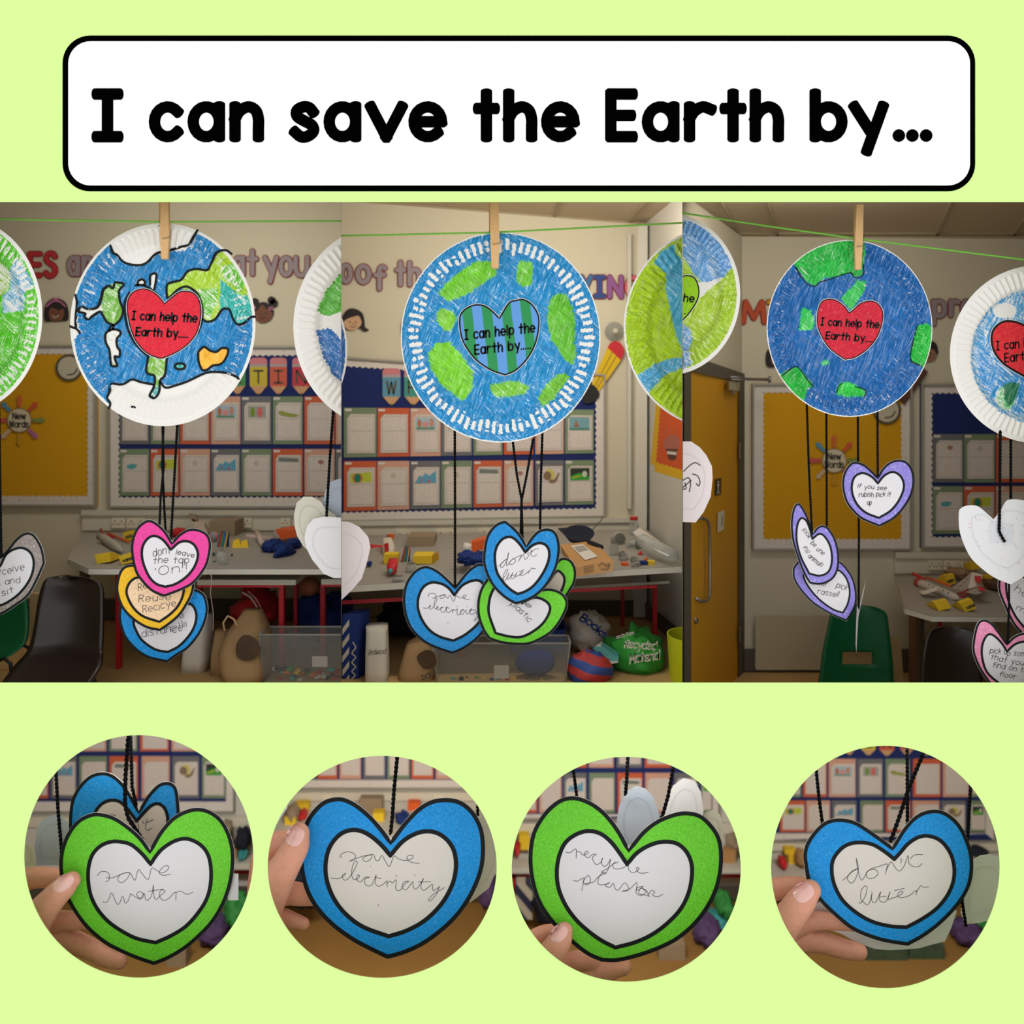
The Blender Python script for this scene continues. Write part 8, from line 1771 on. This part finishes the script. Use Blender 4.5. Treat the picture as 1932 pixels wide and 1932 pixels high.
# ------------------------------------------------------------------ hands
def hand(label, base, limbs, nail, palm):
    """limbs: lists of (x, y, k, radius) in crop px, tip first; one continuous skin, remeshed"""
    t = Thing('person_hand', label, 'hand', (base[0] + palm[0][0] / CSC, base[1] + palm[-1][1] / CSC, palm[-1][2]), 'hands holding up the hearts')
    mb = MB()
    def limb(L_):
        pts = []; rr = []
        P = [Vector((p[0], p[1], p[2] * 1000, ))for p in L_]; R_ = [p[3] for p in L_]
        for i in range(len(P) - 1):
            p0, p1, p2, p3 = P[max(0, i - 1)], P[i], P[i + 1], P[min(len(P) - 1, i + 2)]; r0, r1, r2, r3 = R_[max(0, i - 1)], R_[i], R_[i + 1], R_[min(len(P) - 1, i + 2)]
            for j in range(6):
                s = j / 6; c = .5 * ((2 * p1) + (p2 - p0) * s + (2 * p0 - 5 * p1 + 4 * p2 - p3) * s * s + (3 * p1 - p0 - 3 * p2 + p3) * s ** 3)
                pts.append(W(base[0] + c.x / CSC, base[1] + c.y / CSC, c.z / 1000)); rr.append(.5 * ((2 * r1) + (r2 - r0) * s + (2 * r0 - 5 * r1 + 4 * r2 - r3) * s * s + (3 * r1 - r0 - 3 * r2 + r3) * s ** 3) / CSC * U * c.z / 1000)
        c = L_[-1]; pts.append(W(base[0] + c[0] / CSC, base[1] + c[1] / CSC, c[2])); rr.append(c[3] / CSC * U * c[2])
        mb.tube(pts, rr, 20, True, .82, True)
        return pts, rr
    th = limb(limbs[0])
    for L_ in limbs[1:]: limb(L_)
    for a, b_ in zip(palm[:-1], palm[1:]): limb([a, b_])
    tmp = mb.build('tmp', skin_mat())
    tmp.location = (0, 0, 0); bb = Vector(tmp['_b']); tmp.data.transform(Matrix.Translation(bb - t.base))
    m1 = tmp.modifiers.new('r', 'REMESH'); m1.mode = 'VOXEL'; m1.voxel_size = .0011; m1.use_smooth_shade = True
    m2 = tmp.modifiers.new('s', 'SMOOTH'); m2.factor = .6; m2.iterations = 7
    dg = bpy.context.evaluated_depsgraph_get(); me = bpy.data.meshes.new_from_object(tmp.evaluated_get(dg)); me.name = 'skin'
    bpy.data.objects.remove(tmp)
    me.materials.clear(); me.materials.append(skin_mat())
    o = bpy.data.objects.new('fingers', me); COL.objects.link(o); o.parent = t.o
    # thumb nail
    bv = BVHTree.FromPolygons([v.co + t.base for v in me.vertices], [tuple(q.vertices) for q in me.polygons])
    cl = Vector(cam.location)
    def surf(x, y):
        d = (W(x, y, 1.0) - cl).normalized(); h = bv.ray_cast(cl, d)[0]
        return h
    cx, cyy, a, b_, ang = nail; cx = base[0] + cx / CSC; cyy = base[1] + cyy / CSC; a /= CSC; b_ /= CSC; ang = math.radians(ang)
    n = 14; vs = []; fs = []; last = surf(cx, cyy)
    for i in range(n + 1):
        for j in range(n + 1):
            u, v = i / n * 2 - 1, j / n * 2 - 1
            # square to rounded plate
            su = u * math.sqrt(1 - .42 * v * v); sv = v * math.sqrt(1 - .42 * u * u)
            x = cx + su * a * math.cos(ang) - sv * b_ * math.sin(ang); y = cyy + su * a * math.sin(ang) + sv * b_ * math.cos(ang)
            q = surf(x, y); e = max(abs(u), abs(v))
            if q is None or abs(q.y - last.y) > .02: q = W(x, y, (last.y + D) / D)
            q = Vector(q); q.y -= .0004 + .0007 * (1 - e ** 4) + .0005 * max(0, su); vs.append(q)
    for i in range(n):
        for j in range(n): fs.append((i * (n + 1) + j, i * (n + 1) + j + 1, (i + 1) * (n + 1) + j + 1, (i + 1) * (n + 1) + j))
    m = MB(); m.add(vs, [f[::-1] for f in fs] if False else fs, True)
    m.build('thumb_nail', mat('nail', (228, 176, 166), .25, .05, spec=.6, coat=.5), t)
    return t


HKK = 1.06
hand('hand with its thumb on the save water heart, first round view', C1,
     [[(425, 1130, 1.047, 66), (375, 1175, 1.045, 88), (290, 1260, 1.043, 98), (190, 1380, 1.045, 118), (90, 1520, 1.055, 140)],
      [(470, 1130, 1.074, 60), (300, 1115, 1.076, 74), (120, 1115, 1.082, 82), (-40, 1200, 1.085, 90), (-90, 1420, 1.085, 110), (-20, 1580, 1.08, 130)],
      [(560, 1440, 1.074, 58), (440, 1440, 1.076, 72), (280, 1450, 1.082, 84), (120, 1520, 1.082, 100), (20, 1600, 1.08, 120)],
      [(785, 1745, 1.074, 62), (680, 1715, 1.076, 72), (540, 1640, 1.08, 80), (360, 1570, 1.085, 86), (200, 1580, 1.085, 95), (60, 1640, 1.08, 110)],
      [(420, 1720, 1.09, 50), (300, 1720, 1.092, 62), (170, 1720, 1.09, 70), (40, 1740, 1.085, 85)]],
     (362, 1150, 92, 54, -38), [(20, 1540, 1.075, 165), (0, 1700, 1.08, 170), (-60, 1950, 1.085, 150), (-120, 2200, 1.09, 140)])
hand('hand with its thumb on the left lobe, second round view', C2_,
     [[(300, 735, 1.046, 80), (275, 820, 1.044, 104), (215, 940, 1.043, 112), (120, 1110, 1.046, 130), (20, 1320, 1.056, 150)],
      [(420, 760, 1.074, 55), (290, 790, 1.076, 70), (130, 800, 1.082, 80), (40, 880, 1.085, 88), (20, 1100, 1.085, 110), (20, 1400, 1.08, 130)],
      [(440, 1210, 1.074, 70), (330, 1200, 1.076, 84), (190, 1190, 1.08, 92), (60, 1260, 1.082, 110), (20, 1440, 1.08, 130)],
      [(330, 1420, 1.076, 50), (250, 1395, 1.078, 60), (150, 1370, 1.082, 72), (60, 1400, 1.085, 85), (20, 1500, 1.08, 110)],
      [(200, 1560, 1.09, 40), (140, 1540, 1.09, 55), (40, 1560, 1.088, 75)]],
     (268, 752, 80, 68, -62), [(20, 1400, 1.075, 150), (60, 1600, 1.08, 150), (60, 1850, 1.085, 120), (40, 2150, 1.09, 120)])
hand('hand gripping the lower left edge of the heart, third round view', C3,
     [[(462, 1475, 1.047, 66), (435, 1540, 1.045, 88), (370, 1640, 1.044, 104), (270, 1780, 1.048, 130), (180, 1960, 1.056, 150)],
      [(420, 1470, 1.076, 50), (300, 1500, 1.078, 66), (190, 1580, 1.082, 80), (110, 1720, 1.085, 95), (110, 1900, 1.08, 120)],
      [(700, 1720, 1.076, 58), (580, 1700, 1.078, 74), (470, 1740, 1.082, 84), (330, 1840, 1.082, 100), (220, 1960, 1.08, 120)],
      [(905, 1745, 1.072, 70), (830, 1755, 1.074, 84), (720, 1800, 1.078, 94), (560, 1880, 1.082, 100), (400, 1960, 1.085, 105), (280, 2020, 1.08, 120)],
      [(620, 2040, 1.09, 50), (500, 2060, 1.09, 66), (360, 2080, 1.088, 85)]],
     (420, 1492, 76, 58, -52), [(200, 1960, 1.075, 165), (220, 2100, 1.08, 160), (240, 2400, 1.085, 140)])
hand('hand with its thumb on the dont litter heart, last round view', C4,
     [[(355, 1170, 1.046, 84), (300, 1235, 1.044, 108), (220, 1340, 1.043, 116), (120, 1470, 1.046, 134), (30, 1620, 1.056, 150)],
      [(430, 1150, 1.074, 60), (280, 1140, 1.076, 74), (120, 1150, 1.082, 82), (-20, 1230, 1.085, 90), (-60, 1420, 1.085, 110), (0, 1600, 1.08, 130)],
      [(680, 1430, 1.074, 48), (560, 1410, 1.076, 60), (400, 1400, 1.08, 72), (220, 1450, 1.082, 90), (60, 1560, 1.08, 120)],
      [(725, 1635, 1.078, 66), (600, 1610, 1.08, 74), (430, 1560, 1.084, 82), (250, 1560, 1.086, 90), (90, 1620, 1.085, 105), (20, 1680, 1.08, 120)],
      [(380, 1760, 1.09, 46), (270, 1750, 1.09, 60), (150, 1740, 1.09, 72), (30, 1760, 1.085, 90)]],
     (304, 1180, 80, 74, -38), [(20, 1620, 1.075, 165), (10, 1780, 1.08, 165), (-40, 2000, 1.085, 140), (-80, 2300, 1.09, 130)])

# ------------------------------------------------------------------ tidy up
t = HK['blue bordered paper heart reading save electricity, at the left of the middle view']
mw = MB().strokes([(1, [(857 + (X - 992) * .1296, 1123 + (Y - 902) * .1397) for X, Y in catmull(L_, 4)]) for L_ in HW2], 1.0, 1.06, .0004)
mw.build('handwriting', M_pencil, t)
def wmap(base, H, fx):
    return [(1, [fx(*p) for p in catmull(L_, 4)]) for L_ in H]
mw2 = MB().strokes(wmap(C4, HW4, lambda X, Y: (991 + (X - 995) * .1105 - .31 * (Y - 930) * .152, 1042 + (Y - 930) * .152 - (X - 995) * .006)), 1.0, 1.045, .0004)
mw2.build('handwriting', M_pencil, HK['blue bordered paper heart reading dont litter, in front of its neighbours, middle view'])
for o in bpy.data.objects:
    if '_b' in o: del o['_b']
    if o.name.split('.')[0] in ('staples', 'handwriting', 'lettering', 'ruled_frame', 'pin_holes', 'marker_drawing', 'pink_flecks', 'ink_marks', 'barrel_lines', 'marker_scribble') and o.parent: o['kind'] = 'stuff'
